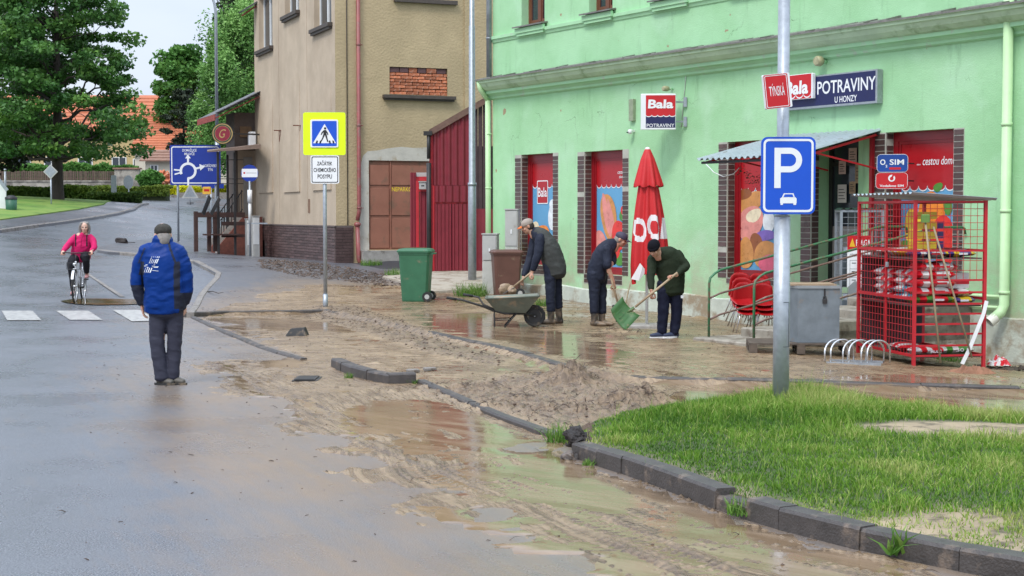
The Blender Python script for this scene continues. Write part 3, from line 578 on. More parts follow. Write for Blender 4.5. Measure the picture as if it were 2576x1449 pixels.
bd = pdist(X, Y, BARE, True)[0]; bi = inpoly(X, Y, BARE); fi = inpoly(X, Y, FRONT); nn = fbm(X * 2.2, Y * 2.2, s=101, o=4)
keep = gi & (gd > .02 + .10 * (nn + .3) ) & ~(bi & (bd > -.1)) & ((nn > -.05) | ~fi | (np.random.rand(n) < .25))
keep &= ((gd > .3) | (np.random.rand(n) < .6)) & ~(~bi & (bd < .12) & (np.random.rand(n) < .6))
X, Y, gd, nn, fi = X[keep], Y[keep], gd[keep], nn[keep], fi[keep]
clump = fbm(X * 3.1, Y * 3.1, s=111, o=3); patch = fbm(X * .7, Y * .9, s=112, o=3)
Hh = .86 * (.050 + .065 * sstep(10.8, 13.5, Y) + .075 * np.maximum(clump, 0) + .035 * patch) * np.random.uniform(.6, 1.35, len(X)) * np.where(fi, .7, 1) * sstep(-.05, .35, gd) 
pole = g0(1963, 1012); Hh *= 1 + 1.1 * np.exp(-((X - pole.x - .15) ** 2 + (Y - pole.y) ** 2) / .5)
Hh = np.maximum(Hh, .03)
tint = .56 + .60 * patch + .35 * clump + np.random.normal(0, .16, len(X)) + .12 * fi + (np.random.rand(len(X)) < .07) * .5
o = link('grass', blades('grass', X, Y, surf(X, Y) - .005, Hh, np.random.uniform(.002, .005, len(X)), tint, M['blade'], .6)); tag(o, kind='stuff')
# seed stalks
k = 1500; idx = np.random.choice(len(X), k); o = link('grass_stalks', blades('grass_stalks', X[idx], Y[idx], surf(X[idx], Y[idx]), np.maximum(Hh[idx] * 1.9, .16), np.full(k, .0018), np.random.uniform(.6, 1, k), M['blade'], .25)); tag(o, kind='stuff')
# ================================================================ green corner building (local X along the facade, -Y out to the street)
A0 = at(1240, 201.5, 33.67); A1 = at(2550, 16, 21.75)
EX = Vector((A1.x - A0.x, A1.y - A0.y, 0)).normalized(); ANG = math.atan2(EX.y, EX.x); EY = Vector((-EX.y, EX.x, 0))
ORI = Vector((A0.x, A0.y, 0))
def fac(u, v, out=0.0):
    r = ray(u, v); o = ORI - EY * out; k = (o - Vector((0, 0, EYE))).dot(EY) / r.dot(EY); p = Vector((0, 0, EYE)) + r * k
    return (p - ORI).dot(EX), p.z
def fw(s, z, out=0.0): return ORI + EX * s - EY * out + Vector((0, 0, z))
GB = thing('green_building', 'pale green rendered corner building with the food shop on its ground floor', 'building', ORI, ANG)
# plaster with stains, flaking and splash dirt near the ground
def plaster(name, c, cdark, clight, patch):
    m = bpy.data.materials.new(name); m.use_nodes = True; t = m.node_tree; b = t.nodes['Principled BSDF']; tc = N(t, 'ShaderNodeTexCoord'); P = tc.outputs['Object']
    def noise(s, d=6, r=.6, vec=P): n = N(t, 'ShaderNodeTexNoise'); n.inputs['Scale'].default_value = s; n.inputs['Detail'].default_value = d; n.inputs['Roughness'].default_value = r; L(t, vec, n.inputs[0]); return n.outputs['Fac']
    def rmp(v, a, b_, o0=0, o1=1): n = N(t, 'ShaderNodeMapRange'); n.inputs['From Min'].default_value = a; n.inputs['From Max'].default_value = b_; n.inputs['To Min'].default_value = o0; n.inputs['To Max'].default_value = o1; L(t, v, n.inputs['Value']); return n.outputs[0]
    def mix(f, a, b_): n = N(t, 'ShaderNodeMixRGB'); L(t, f, n.inputs[0]); (L(t, a, n.inputs[1]) if hasattr(a, 'links') else n.inputs[1].__setattr__('default_value', (*a, 1))); n.inputs[2].default_value = (*b_, 1); return n.outputs[0]
    def mul(a, b_): n = N(t, 'ShaderNodeMath', operation='MULTIPLY'); L(t, a, n.inputs[0]); L(t, b_, n.inputs[1]); return n.outputs[0]
    base = mix(rmp(noise(.6, 8, .6), .42, .66), c, cdark); base = mix(rmp(noise(.9, 5, .5), .55, .75), base, clight)
    mp = N(t, 'ShaderNodeMapping'); mp.inputs['Scale'].default_value = (2.4, 2.4, .35); L(t, P, mp.inputs[0])
    base = mix(rmp(noise(1.6, 8, .7, mp.outputs[0]), .56, .71, 0, .55), base, tuple(q * .62 for q in cdark))
    sx = N(t, 'ShaderNodeSeparateXYZ'); L(t, P, sx.inputs[0])
    low = rmp(sx.outputs['Z'], 1.7, .15); base = mix(mul(low, rmp(noise(2.3, 8, .7), .36, .56)), base, patch)
    base = mix(rmp(noise(3.1, 3, .45), .728, .74), base, (.36, .27, .17))
    vo = N(t, 'ShaderNodeTexVoronoi', feature='DISTANCE_TO_EDGE'); vo.inputs['Scale'].default_value = .8; wn = N(t, 'ShaderNodeTexNoise'); wn.inputs['Scale'].default_value = 2.5; wn.inputs['Detail'].default_value = 7; L(t, P, wn.inputs[0]); vx = N(t, 'ShaderNodeVectorMath', operation='MULTIPLY_ADD'); L(t, wn.outputs['Color'], vx.inputs[0]); vx.inputs[1].default_value = (.9, .9, .9); L(t, P, vx.inputs[2]); L(t, vx.outputs[0], vo.inputs['Vector'])
    base = mix(mul(rmp(vo.outputs['Distance'], .006, .002), rmp(noise(.7, 3), .57, .62, 0, .6)), base, (.10, .17, .08))
    L(t, base, b.inputs['Base Color']); b.inputs['Roughness'].default_value = .8; b.inputs['Specular IOR Level'].default_value = .25
    bp = N(t, 'ShaderNodeBump'); bp.inputs['Strength'].default_value = .5; bp.inputs['Distance'].default_value = .012
    b2 = N(t, 'ShaderNodeBump'); b2.inputs['Strength'].default_value = .45; b2.inputs['Distance'].default_value = .05; L(t, noise(1.6, 6, .55), b2.inputs['Height']); L(t, b2.outputs[0], bp.inputs['Normal']); L(t, noise(45, 3, .6), bp.inputs['Height']); L(t, bp.outputs[0], b.inputs['Normal'])
    return m
M['green'] = plaster('green_render', (.39,.66,.385), (.31,.57,.30), (.45,.69,.46), (.40,.41,.28))
MM('green_trim', (.37,.64,.37), .7, var=.08, vs=3, bump=.15, bs=40, col2=(.45,.52,.40), c2at=.64, c2s=4)
MM('cornice', (.46,.60,.40), .7, var=.12, vs=2.5, bump=.2, bs=25, col2=(.30,.42,.24), c2at=.6, c2s=3); MM('flash', (.20,.19,.17), .5, .3, var=.3, vs=10)
MM('plinth', (.50,.54,.46), .8, var=.15, vs=3, bump=.4, bs=25, col2=(.30,.24,.16), c2at=.53, c2s=1.8); MM('brown_frame', (.16,.055,.028), .45, var=.15)
MM('frame_red', srgb('#8e101a'), .35, var=.12, coat=.3); MM('tile', (.085,.05,.045), .3, var=.25, rnd=.3, coat=.2); MM('joint', (.42,.42,.36), .8, var=.15)
MM('poster_red', srgb('#aa0e1a'), .3, var=.06, coat=.4); MM('poster_blue', srgb('#5e9cc4'), .3, var=.05, vs=1.5, coat=.4); MM('curtain', (.45,.50,.46), .7, var=.15, stretch=(14,1,1), vs=3)
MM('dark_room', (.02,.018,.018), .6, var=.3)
TOP = 8.6; SL, SR = fac(1240, 400)[0], 19.0
def rng(u0, u1, vt, vb, um=None):
    um = um or (u0 + u1) / 2; s0, s1 = fac(u0, 540)[0], fac(u1, 540)[0]; return s0, s1, fac(um, vb)[1], fac(um, vt)[1]
W1 = rng(1311, 1391, 387, 667); W2 = rng(1470, 1566, 379, 691); W3 = rng(1829, 1948, 356, 700, 1850); DR = rng(2040, 2158, 345, 716, 2100); W4 = rng(2226, 2397, 325, 640, 2397)
W4 = (W4[0], W4[1], .62, fac(2397, 323)[1]); sil = fac(1370, 55)[1]
U1 = (fac(1312, 0)[0], fac(1370, 0)[0], sil, sil + 1.7); wU = U1[1] - U1[0]; U2 = (fac(1482, 0)[0], fac(1541, 0)[0], sil, sil + 1.7); gap = U2[0] - U1[0]
UPS = [U1, U2] + [(U2[0] + gap * k, U2[0] + gap * k + wU, sil, sil + 1.7) for k in range(1, 6)]
UPS[2] = (fac(1655, 0)[0], fac(1655, 0)[0] + wU, sil, sil + 1.7); g3 = UPS[2][0] - U2[0]
for k in range(3, 7): UPS[k] = (UPS[2][0] + g3 * (k - 2), UPS[2][0] + g3 * (k - 2) + wU, sil, sil + 1.7)
PLZ = fac(1560, 731)[1]
def wallgrid(mb, s0, s1, z0, z1, holes, y, m=0, st=1.2):
    S = sorted({s0, s1} | {h[0] for h in holes} | {h[1] for h in holes}); Zs = sorted({z0, z1} | {h[2] for h in holes} | {h[3] for h in holes})
    S = [q for q in S if s0 <= q <= s1]; Zs = [q for q in Zs if z0 <= q <= z1]
    for a, b in zip(S[:-1], S[1:]):
        for c, d in zip(Zs[:-1], Zs[1:]):
            mx_, mz = (a + b) / 2, (c + d) / 2
            if any(h[0] < mx_ < h[1] and h[2] < mz < h[3] for h in holes): continue
            mb.add([(a, y, c), (b, y, c), (b, y, d), (a, y, d)], [(0, 1, 2, 3)], m)
DEPTH = .24
mb = MB(); holes = [W1, W2, W3, DR, W4] + UPS
wallgrid(mb, SL, SR, -1.0, TOP, holes, 0)
mb.box(SL, SR, .5, 7.0, TOP - .02, TOP + .2)         # roof slab
mb.add([(SL,0,-1),(SL,7,-1),(SL,7,TOP),(SL,0,TOP)], [(0,3,2,1)[::-1]][::1]); mb.add([(SR,0,-1),(SR,7,-1),(SR,7,TOP),(SR,0,TOP)], [(0,1,2,3)]); mb.add([(SL,7,-1),(SR,7,-1),(SR,7,TOP),(SL,7,TOP)], [(3,2,1,0)])
for h in UPS: 
    a, b, c, d = h
    mb.add([(a,0,c),(a,DEPTH,c),(a,DEPTH,d),(a,0,d)], [(0,1,2,3)]); mb.add([(b,0,c),(b,DEPTH,c),(b,DEPTH,d),(b,0,d)], [(3,2,1,0)]); mb.add([(a,0,c),(b,0,c),(b,DEPTH,c),(a,DEPTH,c)], [(0,1,2,3)])
for h in (W1, W2, W3, DR, W4):
    a, b, c, d = h; dd = DEPTH if h is not DR else .45
    mb.add([(a,0,c),(a,dd,c),(a,dd,d),(a,0,d)], [(0,1,2,3)]); mb.add([(b,0,c),(b,dd,c),(b,dd,d),(b,0,d)], [(3,2,1,0)]); mb.add([(a,0,d),(b,0,d),(b,dd,d),(a,dd,d)], [(3,2,1,0)]); mb.add([(a,0,c),(b,0,c),(b,dd,c),(a,dd,c)], [(0,1,2,3)])
part('wall', mb, M['green'], GB)
# plinth, slightly proud
mb = MB()
n = 60; S_ = np.linspace(SL - .02, SR, n); top_ = PLZ + .02 * np.sin(S_ * 3) + .03 * fbm(S_ * 2, S_ * 0, s=5)
DRs = (DR[0] - .5, DR[1] + .35)
for i in range(n - 1):
    a, b = S_[i], S_[i+1]; za, zb = float(top_[i]), float(top_[i+1]); fz = -1.2
    mb.add([(a,-.045,fz),(b,-.045,fz),(b,-.045,zb),(a,-.045,za),(a,0.0,za+.02),(b,0.0,zb+.02)], [(0,1,2,3),(3,2,5,4)])
part('plinth', mb, M['plinth'], GB)
# cornice profile between the storeys
zc = [fac(u, v)[1] for u, v in ((1900, 110), (1900, 108))]
ZT = fac(2300, 51)[1] + .0; 
prof = [(0, ZT + .07), (-.03, ZT + .055), (-.40, ZT + .0), (-.40, ZT - .03), (-.36, ZT - .035), (-.36, ZT - .085), (-.33, ZT - .10), (-.29, ZT - .17), (-.22, ZT - .23), (-.17, ZT - .25), (-.17, ZT - .31), (-.11, ZT - .325), (-.06, ZT - .37), (-.06, ZT - .41), (-.025, ZT - .43), (0, ZT - .44)]
def sweep(prof, s0, s1, mts, seg=1, jit=0.0):
    mb = MB(); S = np.linspace(s0, s1, seg + 1)
    for i in range(seg):
        for k in range(len(prof) - 1):
            (y0, z0), (y1, z1) = prof[k], prof[k+1]; mb.add([(S[i], y0, z0), (S[i+1], y0, z0), (S[i+1], y1, z1), (S[i], y1, z1)], [(3,2,1,0)], mts(k) if callable(mts) else mts)
    mb.add([(s0, y, z) for y, z in prof], [tuple(range(len(prof)))[::-1]], 1); mb.add([(s1, y, z) for y, z in prof], [tuple(range(len(prof)))], 1)
    return mb
cor = part('cornice', sweep(prof, SL - .12, SR, lambda k: 0 if k < 3 else (1 if k < 9 else 2), 1), [M['flash'], M['cornice'], M['green_trim']], GB)
mb = MB()
for i in range(26):
    s = SL + .1 + i * (SR - SL) / 26 + random.uniform(-.2, .2); w = random.uniform(.2, .9); mb.add([(s,-.02,ZT+.085),(s,-.33,ZT+.025),(s+w,-.33,ZT+.027),(s+w,-.02,ZT+.087+random.uniform(0,.02)),(s,-.02,ZT+.05),(s,-.34,ZT+.006),(s+w,-.34,ZT+.006),(s+w,-.02,ZT+.05)], [(0,1,2,3),(1,5,6,2),(0,4,5,1),(3,2,6,7)])
tag(part('roof_felt', mb, mat('felt', (.16,.17,.14), .7, var=.4, vs=7), cor), kind='stuff')
# string course under the upper windows
zs = fac(1400, 73)[1]; pr2 = [(0, zs + .10), (-.06, zs + .085), (-.06, zs + .02), (-.035, zs + .0), (-.02, zs - .05), (0, zs - .06)]
part('string_course', sweep(pr2, SL, SR, 1), [M['green_trim']] * 2, GB)
def upper_window(h):
    a, b, c, d = h; f = MB(); y = DEPTH - .06; w = .07
    f.box(a, a + w, y, y + .06, c, d); f.box(b - w, b, y, y + .06, c, d); f.box(a + w, b - w, y, y + .06, c, c + w); f.box(a + w, b - w, y, y + .06, d - w, d); m_ = (a + b) / 2; f.box(m_ - .05, m_ + .05, y - .01, y + .05, c + w, d - w)
    for x0, x1 in ((a + w, m_ - .05), (m_ + .05, b - w)): f.box(x0, x0 + .04, y + .005, y + .05, c + w, d - w); f.box(x1 - .04, x1, y + .005, y + .05, c + w, d - w); f.box(x0 + .04, x1 - .04, y + .005, y + .05, c + w, c + w + .05)
    win = part('window', f, M['brown_frame'], GB)
    p = MB(); p.add([(a + w, y + .03, c + w), (b - w, y + .03, c + w), (b - w, y + .03, d - w), (a + w, y + .03, d - w)], [(0,1,2,3)]); part('pane', p, M['glass'], win)
    for k, x0 in ((0, a + .12), (1, m_ + .08)):
        cu = MB(); n = 10; cu.add([(x0 + .3 * i / n, y + .10 + .02 * (i % 2), z) for z in (c, d) for i in range(n + 1)], [(i, i+1, n+2+i, n+1+i) for i in range(n)], 0, True); part('curtain', cu, M['curtain'], win)
    s = MB(); s.add([(a - .12,-.17,c - .02),(b + .12,-.17,c - .02),(b + .12,.12,c + .03),(a - .12,.12,c + .03),(a - .12,-.17,c - .05),(b + .12,-.17,c - .05),(b + .12,0,c - .02),(a - .12,0,c - .02)], [(0,1,2,3),(4,5,1,0),(7,6,5,4),(0,3,7,4),(2,1,5,6)]); part('sill', s, M['flash'], win)
    s = MB(); s.box(a - .10, b + .10, -.115, -.0605, c - .16, c - .055); s.box(a - .06, b + .06, -.09, -.0605, c - .22, c - .16); part('sill_moulding', s, M['green_trim'], win)
M['glass_upper'] = mat('glass_upper', (.10,.12,.11), .05, var=.2, spec=.8)
for h in UPS: upper_window(h)
# ---- shop windows: red frames, printed film on the glass, brown tiles in the jambs
PX = {'orange': srgb('#e8852a'), 'bread': srgb('#c98a4a'), 'tomato': srgb('#d8332a'), 'meat': srgb('#d98a80'), 'leaf': srgb('#4f8a35'), 'cream': srgb('#e8d9b8'), 'purple': srgb('#7a5fb0'), 'yellow': srgb('#e9c93a'), 'pink': srgb('#e0607a'), 'darkbread': srgb('#8e4f25'), 'milk': srgb('#dfe3e6')}
for k, c in PX.items(): MM('print_' + k, c, .3, var=.18, vs=8, coat=.4, stretch=(1, 1, 1))
def blob(mb, cx, cz, rx, rz, rot, y, m=0, n=26, wob=.05):
    p = []; ph = random.uniform(0, 6)
    for i in range(n):
        q = 2*math.pi*i/n; rr = 1 + wob * math.sin(3*q + ph) ; x, z = rx*math.cos(q)*rr, rz*math.sin(q)*rr; c, s = math.cos(rot), math.sin(rot); p.append((cx + x*c - z*s, cz + x*s + z*c))
    mb.sheet(p, y, m)
def shop_window(h, kind):
    a, b, c, d = h; y = DEPTH - .07; f = MB(); w = .10
    f.box(a, a + w, y, y + .06, c, d); f.box(b - w, b, y, y + .06, c, d); f.box(a + w, b - w, y, y + .06, c, c + w); f.box(a + w, b - w, y, y + .06, d - .14, d)
    x0, x1, z0, z1 = a + w + .0, b - w, c + w, d - .14
    f.box(x0, x0 + .05, y + .015, y + .05, z0, z1); f.box(x1 - .05, x1, y + .015, y + .05, z0, z1); f.box(x0 + .05, x1 - .05, y + .015, y + .05, z1 - .05, z1); f.box(x0 + .05, x1 - .05, y + .015, y + .05, z0, z0 + .05)
    win = part('window', f, M['frame_red'], GB, {'bala': 'narrow red framed window with a red shop badge printed on its film', 'meat': 'red framed window printed with ham and sausage', 'bread': 'red framed window printed with bread rolls', 'veg': 'wide red framed window printed with orange and tomato'}[kind])
    x0 += .05; x1 -= .05; z0 += .05; z1 -= .05; yy = y + .035; p = MB(); zr = z1 - (z1 - z0) * {'bala': .22, 'meat': .22, 'bread': .30, 'veg': .30}[kind]
    p.add([(x0, yy, z0), (x1, yy, z0), (x1, yy, z1), (x0, yy, z1)], [(0,1,2,3)]); part('pane', p, M['poster_blue'], win)
    r = MB(); n = 10; wv = .17; pts = [(x1, z1), (x0, z1)]; x = x0; arcs = []
    k = max(3, round((x1 - x0) / wv)); wv = (x1 - x0) / k
    low = []
    for i in range(k):
        for j in range(7): q = math.pi * j / 6; low.append((x0 + wv*(i + .5) - wv/2*math.cos(q), zr - wv*.42*math.sin(q)))
    r.sheet([(x0, z1)] + low + [(x1, z1)], yy - .004); part('awning_print', r, M['poster_red'], win)
    e = MB(); strip(e, [(x, z) for x, z in low], [(x, z - .018) for x, z in low], yy - .006); part('print_edge', e, M['sign_white'], win)
    W_ = x1 - x0; H_ = zr - z0; order = list(PX); mts = [M['print_' + q] for q in order]; ix = {q: i for i, q in enumerate(order)}; P = MB(); yv = [yy - .008]
    def bl(c_, fx, fz, rx, rz, rot=0, wob=.05): yv[0] -= .0006; blob(P, x0 + fx*W_, z0 + fz*H_, rx*W_, rz*W_, rot, yv[0], ix[c_], wob=wob)
    if kind == 'bala':
        bl('milk', .82, .55, .17, .30, 0, .02); bl('milk', .82, .72, .12, .12, 0, .02); bl('orange', .42, .33, .28, .20); bl('cream', .12, .38, .16, .2); bl('darkbread', .7, .22, .2, .1); bl('yellow', .3, .12, .3, .14); bl('tomato', .7, .08, .2, .16)
        lb = MB(); bw, bh = .42, .50; cx, cz = x0 + .42*W_, z1 - .62
        lb.sheet(rrect(cx - bw/2, cx + bw/2, cz - bh/2, cz + bh/2, .03), yy - .010, 1); lb.sheet(rrect(cx - bw/2 + .02, cx + bw/2 - .02, cz - bh/2 + .02, cz + bh/2 - .02, .02), yy - .011, 0); part('badge', lb, [M['poster_red'], M['sign_white']], win)
        lettering(win, 'Bala', cx, cz + .0, .34, .2, yy - .013, M['sign_white'], .012)
    elif kind == 'meat':
        bl('meat', .12, .15, .25, .5); bl('bread', .42, .60, .26, .50, .25); bl('meat', .35, .62, .10, .46, .3); bl('meat', .52, .56, .08, .44, .3); bl('tomato', .78, .38, .26, .3); bl('leaf', .9, .62, .12, .12); bl('tomato', .95, .68, .12, .12); bl('pink', .25, .1, .3, .2); bl('leaf', .8, .10, .16, .14); bl('tomato', .6, .2, .2, .2)
        lettering(win, 'cestou', x1 - .16, z1 - .245, .24, .06, yy - .008, M['sign_white'], .004, .2); lettering(win, 'domů', x1 - .14, z1 - .325, .18, .07, yy - .008, M['sign_white'], .004, .2)
    elif kind == 'bread':
        bl('bread', .25, .82, .42, .17, .3); bl('darkbread', .1, .92, .2, .1, .2); bl('cream', .8, .86, .22, .24); bl('meat', .30, .60, .34, .28, .1); bl('cream', .36, .66, .22, .12, .3); bl('milk', .78, .60, .16, .22); bl('meat', .25, .45, .26, .2); bl('purple', .68, .42, .3, .1, .1); bl('darkbread', .45, .28, .18, .28, .2); bl('bread', .15, .2, .22, .3); bl('bread', .7, .2, .34, .24, .3); bl('pink', .82, .08, .3, .18)
    else:
        bl('orange', .58, .74, .25, .27); bl('leaf', .70, .98, .09, .06, .4); bl('leaf', .88, .80, .08, .15, .2); bl('tomato', .80, .44, .24, .36, .1); bl('yellow', .24, .58, .17, .26); bl('orange', .42, .38, .18, .2); bl('leaf', .12, .30, .18, .2); bl('tomato', .35, .12, .3, .2); bl('leaf', .8, .1, .2, .14)
        lettering(win, '... cestou domů', x1 - .36, z1 - .26, .78, .15, yy - .008, M['sign_white'], .004, .25)
    part('food_print', P, mts, win)
for h, k in ((W1, 'bala'), (W2, 'meat'), (W3, 'bread'), (W4, 'veg')): shop_window(h, k)
# jamb tiles
tm = MB(); tm.cbox(-.5, .5, -.006, .006, -.5, .5, .004); 
def tile_mesh(w, h):
    key = (round(w, 3), round(h, 3))
    if key not in TM: t_ = MB(); t_.add([(-w/2,0,-h/2),(w/2,0,-h/2),(w/2,0,h/2),(-w/2,0,h/2),(-w/2+.004,-.008,-h/2+.004),(w/2-.004,-.008,-h/2+.004),(w/2-.004,-.008,h/2-.004),(-w/2+.004,-.008,h/2-.004)], [(4,5,6,7),(0,1,5,4),(1,2,6,5),(2,3,7,6),(3,0,4,7)]); TM[key] = t_.mesh('tile', M['tile'])
    return TM[key]
TM = {}; TCOUNT = [0]; REST = MB(); BED = MB()
def put_tile(x, y, z, w, h, side):
    """side 0 = on the facade, 1 = on the left jamb facing right (+X)"""
    if random.random() < .03: return
    TCOUNT[0] += 1
    if TCOUNT[0] <= 296:
        o = link('tile', tile_mesh(w, h), GB); o.location = (x, y, z); o.rotation_euler = (random.uniform(-.02, .02), random.uniform(-.01, .01), (math.pi / 2 if side == 1 else 0) + random.uniform(-.02, .02))
    else:
        if side == 0: REST.box(x - w/2, x + w/2, y - .008, y, z - h/2, z + h/2)
        else: REST.box(x, x + .008, y - w/2, y + w/2, z - h/2, z + h/2)
def tiles(h, sill=.0, right=True, strip_w=.24, zb=None, left=True):
    a, b, c, d = h; p = .092; zb = c if zb is None else zb; nrow = int((d - zb) / p)
    if left: BED.box(a - strip_w, a, -.004, 0.02, zb, d + .0); BED.box(a, a + .003, .0, DEPTH - .07, zb, d)
    if right: BED.box(b, b + strip_w - .04, -.004, .02, zb, d)
    for r in range(nrow):
        z = zb + p * (r + .5)
        if left:
            off = .03 * (r % 2); put_tile(a - strip_w / 2, -.006, z, strip_w - .02, p - .014, 0); put_tile(a + .003, (DEPTH - .07) / 2 + .005, z, DEPTH - .095, p - .014, 1)
        if right: put_tile(b + (strip_w - .04) / 2, -.006, z, strip_w - .06, p - .014, 0)
    if sill:
        BED.box(a, b, -.004, .02, c - sill, c); n = max(4, int((b - a) / .24)); w = (b - a) / n
        for r in range(int(sill / p)):
            for i in range(n): put_tile(a + w * (i + .5), -.006, c - p * (r + .5), w - .014, p - .014, 0)
tiles(W2, .20); tiles(W1, .22); tiles(W4, 0, zb=.62); tiles(W3, .10, right=False); tiles(DR, 0, right=False, zb=.7)
tag(part('tile_bedding', BED, M['joint'], GB), kind='stuff'); tag(part('tiling', REST, M['tile'], GB), kind='stuff')
# ---- door
a, b, c, d = DR; D = MB(); y = .40
D.box(a, a + .08, y, y + .05, c, d); D.box(b - .08, b, y, y + .05, c, d); D.box(a + .08, b - .08, y, y + .05, d - .08, d); D.box(a + .08, b - .08, y, y + .05, c + 1.95, c + 2.02)
dr = part('door', D, M['darkmetal'], GB, 'dark framed shop door hung with paper notices')
q = MB(); q.box(a + .08, b - .08, y + .02, y + .04, c, c + .95); part('door_panel', q, mat('door_panel', (.30,.27,.25), .4, var=.1), dr)
q = MB(); q.add([(a + .08, y + .03, c + .95), (b - .08, y + .03, c + .95), (b - .08, y + .03, d - .08), (a + .08, y + .03, d - .08)], [(0,1,2,3)]); part('pane', q, M['glass'], dr)
MM('paper', (.62,.60,.55), .6, var=.1)
MM('paper_pink', (.62,.45,.40), .6, var=.1); MM('paper_tan', (.42,.30,.18), .6, var=.15)
for i, (fx, fz, w, h, mt) in enumerate([(.30,.62,.20,.30,'paper'), (.30,.80,.16,.22,'paper_pink'), (.52,.88,.18,.24,'paper_pink'), (.66,.76,.18,.34,'paper_tan'), (.86,.62,.14,.22,'paper'), (.52,.66,.14,.2,'paper_tan')]):
    q = MB(); x0 = a + fx * (b - a) - w/2; z0 = c + fz * (d - c) - h/2; q.box(x0, x0 + w, y - .012, y - .008, z0, z0 + h); 
    for k in range(4): q.box(x0 + .02, x0 + w - .03 * (1 + k % 2), y - .0135, y - .012, z0 + h * (.2 + .17 * k), z0 + h * (.2 + .17 * k) + .012, 1)
    part('notice', q, [M[mt], M['black']], dr)
# inside of rooms: dark backing so glass reads as glass
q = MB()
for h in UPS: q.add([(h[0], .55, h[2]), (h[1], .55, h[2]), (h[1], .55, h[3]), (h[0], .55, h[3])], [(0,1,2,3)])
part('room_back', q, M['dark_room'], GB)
# ---- downspouts belong to the building
MM('pipe_green', (.50,.72,.40), .5, var=.08, vs=3); MM('pipe_zinc', (.24,.26,.28), .45, .4, var=.2)
s0, zt = fac(1232, 215); q = MB(); q.tube([(SL - .05, -.10, ZT - .45), (SL - .05, -.09, .25)], .06, 10)
for z in (1.2, 2.4, 3.6): q.tube([(SL - .05, -.09, z), (SL - .05, -.09, z + .04)], .068, 10)
q.tube([(SL - .05, -.33, ZT - .04), (SL - .05, -.30, ZT - .2), (SL - .05, -.10, ZT - .45)], .055, 10)
part('downspout', q, M['pipe_green'], GB, 'pale green downpipe at the left corner below the cornice')
q = MB(); q.tube([(SL - .03, -.08, ZT + .05), (SL - .03, -.08, TOP)], .06, 10)
for z in (ZT + .9, ZT + 2.0): q.tube([(SL - .03, -.08, z), (SL - .03, -.08, z + .04)], .068, 10)
part('downspout', q, M['pipe_zinc'], GB, 'grey zinc downpipe above the cornice')
sp = fac(2547, 400)[0]; q = MB(); zb = fac(2540, 785, .1)[1]; q.tube([(sp, -.13, ZT + .15), (sp, -.13, zb + .10), (sp - .02, -.17, zb + .0), (sp - .08, -.30, zb - .12)], .072, 14)
for z in (fac(2547, 318)[1], fac(2547, 535)[1], fac(2547, 740)[1]): q.tube([(sp, -.13, z), (sp, -.13, z + .05)], .08, 14)
part('downspout', q, M['pipe_green'], GB, 'pale green downpipe near the right edge with an angled spout'); 
q = MB(); q.tube([(sp - .055, -.24, zb - .075), (sp - .095, -.33, zb - .15)], .078, 14, caps=False); q.tube([(sp - .083, -.305, zb - .124), (sp - .084, -.306, zb - .125)], .066, 14, m=1); part('spout_end', q, [mat('pvc', (.7,.68,.6), .5, var=.08), M['black']], GB)
z = fac(2500, 745)[1]
for dz in (0, -.16): q = MB(); q.tube([(sp - .9, -.06, z + dz), (sp - .1, -.06, z + dz)], .025, 8); part('wall_pipe', q, M['pipe_green'], GB)
# ---- fittings on the wall (each its own thing)
def wthing(name, label, cat, s, z, out=0.0, group=None): return thing(name, label, cat, fw(s, z, out), ANG, group)
# projecting box sign
s_, z_ = fac(1655, 280); 
c0 = fac(1700, 235)[0]
SG = thing('projecting_sign', 'square red and navy light box sign sticking out over the parasol', 'sign', at(1656, 281, fw(*fac(1700, 281), .45).y - .1), R(-5))
PP = FOC / SG.location.y; hw, hh = 44 / PP, 44.5 / PP
q = MB(); q.cbox(-hw, hw, -.05, .11, -hh, hh, .01); q.box(-hw - .10, -hw, .0, .14, -hh, hh)
q = MB(); q.cbox(-hw, hw, -.05, .14, -hh, hh, .012); q.add([(-hw, -.045, -hh + .01), (-hw, -.045, hh - .01), (-hw - .0, .13, hh - .01), (-hw, .13, -hh + .01)], [(0,1,2,3)])
part('case', q, M['sign_white'], SG)
# left flank seen as a white band, the printed face sits to its right
q = MB(); x0, x1 = -hw + .095, hw - .012; zz = -.12 * hh
q.sheet([(x0, -hh + .03), (x1, -hh + .03), (x1, zz), (x0, zz)], -.052, 1)
low = []
for i in range(5):
    wv = (x1 - x0) / 5
    for j in range(7): t_ = math.pi * j / 6; low.append((x0 + wv*(i+.5) - wv/2*math.cos(t_), zz - .02 - wv*.25*math.sin(t_)))
q.sheet([(x0, hh - .03)] + low + [(x1, hh - .03)], -.054, 0); strip(q, low, [(x, z - .015) for x, z in low], -.055, 2)
part('face', q, [M['sign_red'], M['sign_navy'], M['sign_white']], SG)
lettering(SG, 'Bala', (x0 + x1) / 2, .42 * hh, (x1 - x0) * .86, .50 * hh, -.058, M['sign_white'], .035, .05); lettering(SG, 'POTRAVINY', (x0 + x1) / 2, -.78 * hh, (x1 - x0) * .94, .20 * hh, -.056, M['sign_white'], .008)
for z in (.55, -.55): q = MB(); q.bar((hw, .05, z * hh), (hw + .20, .12, z * hh), .03, .03); q.box(hw + .14, hw + .20, .08, .13, z * hh - .09, z * hh + .09); part('bracket', q, M['galv'], SG)
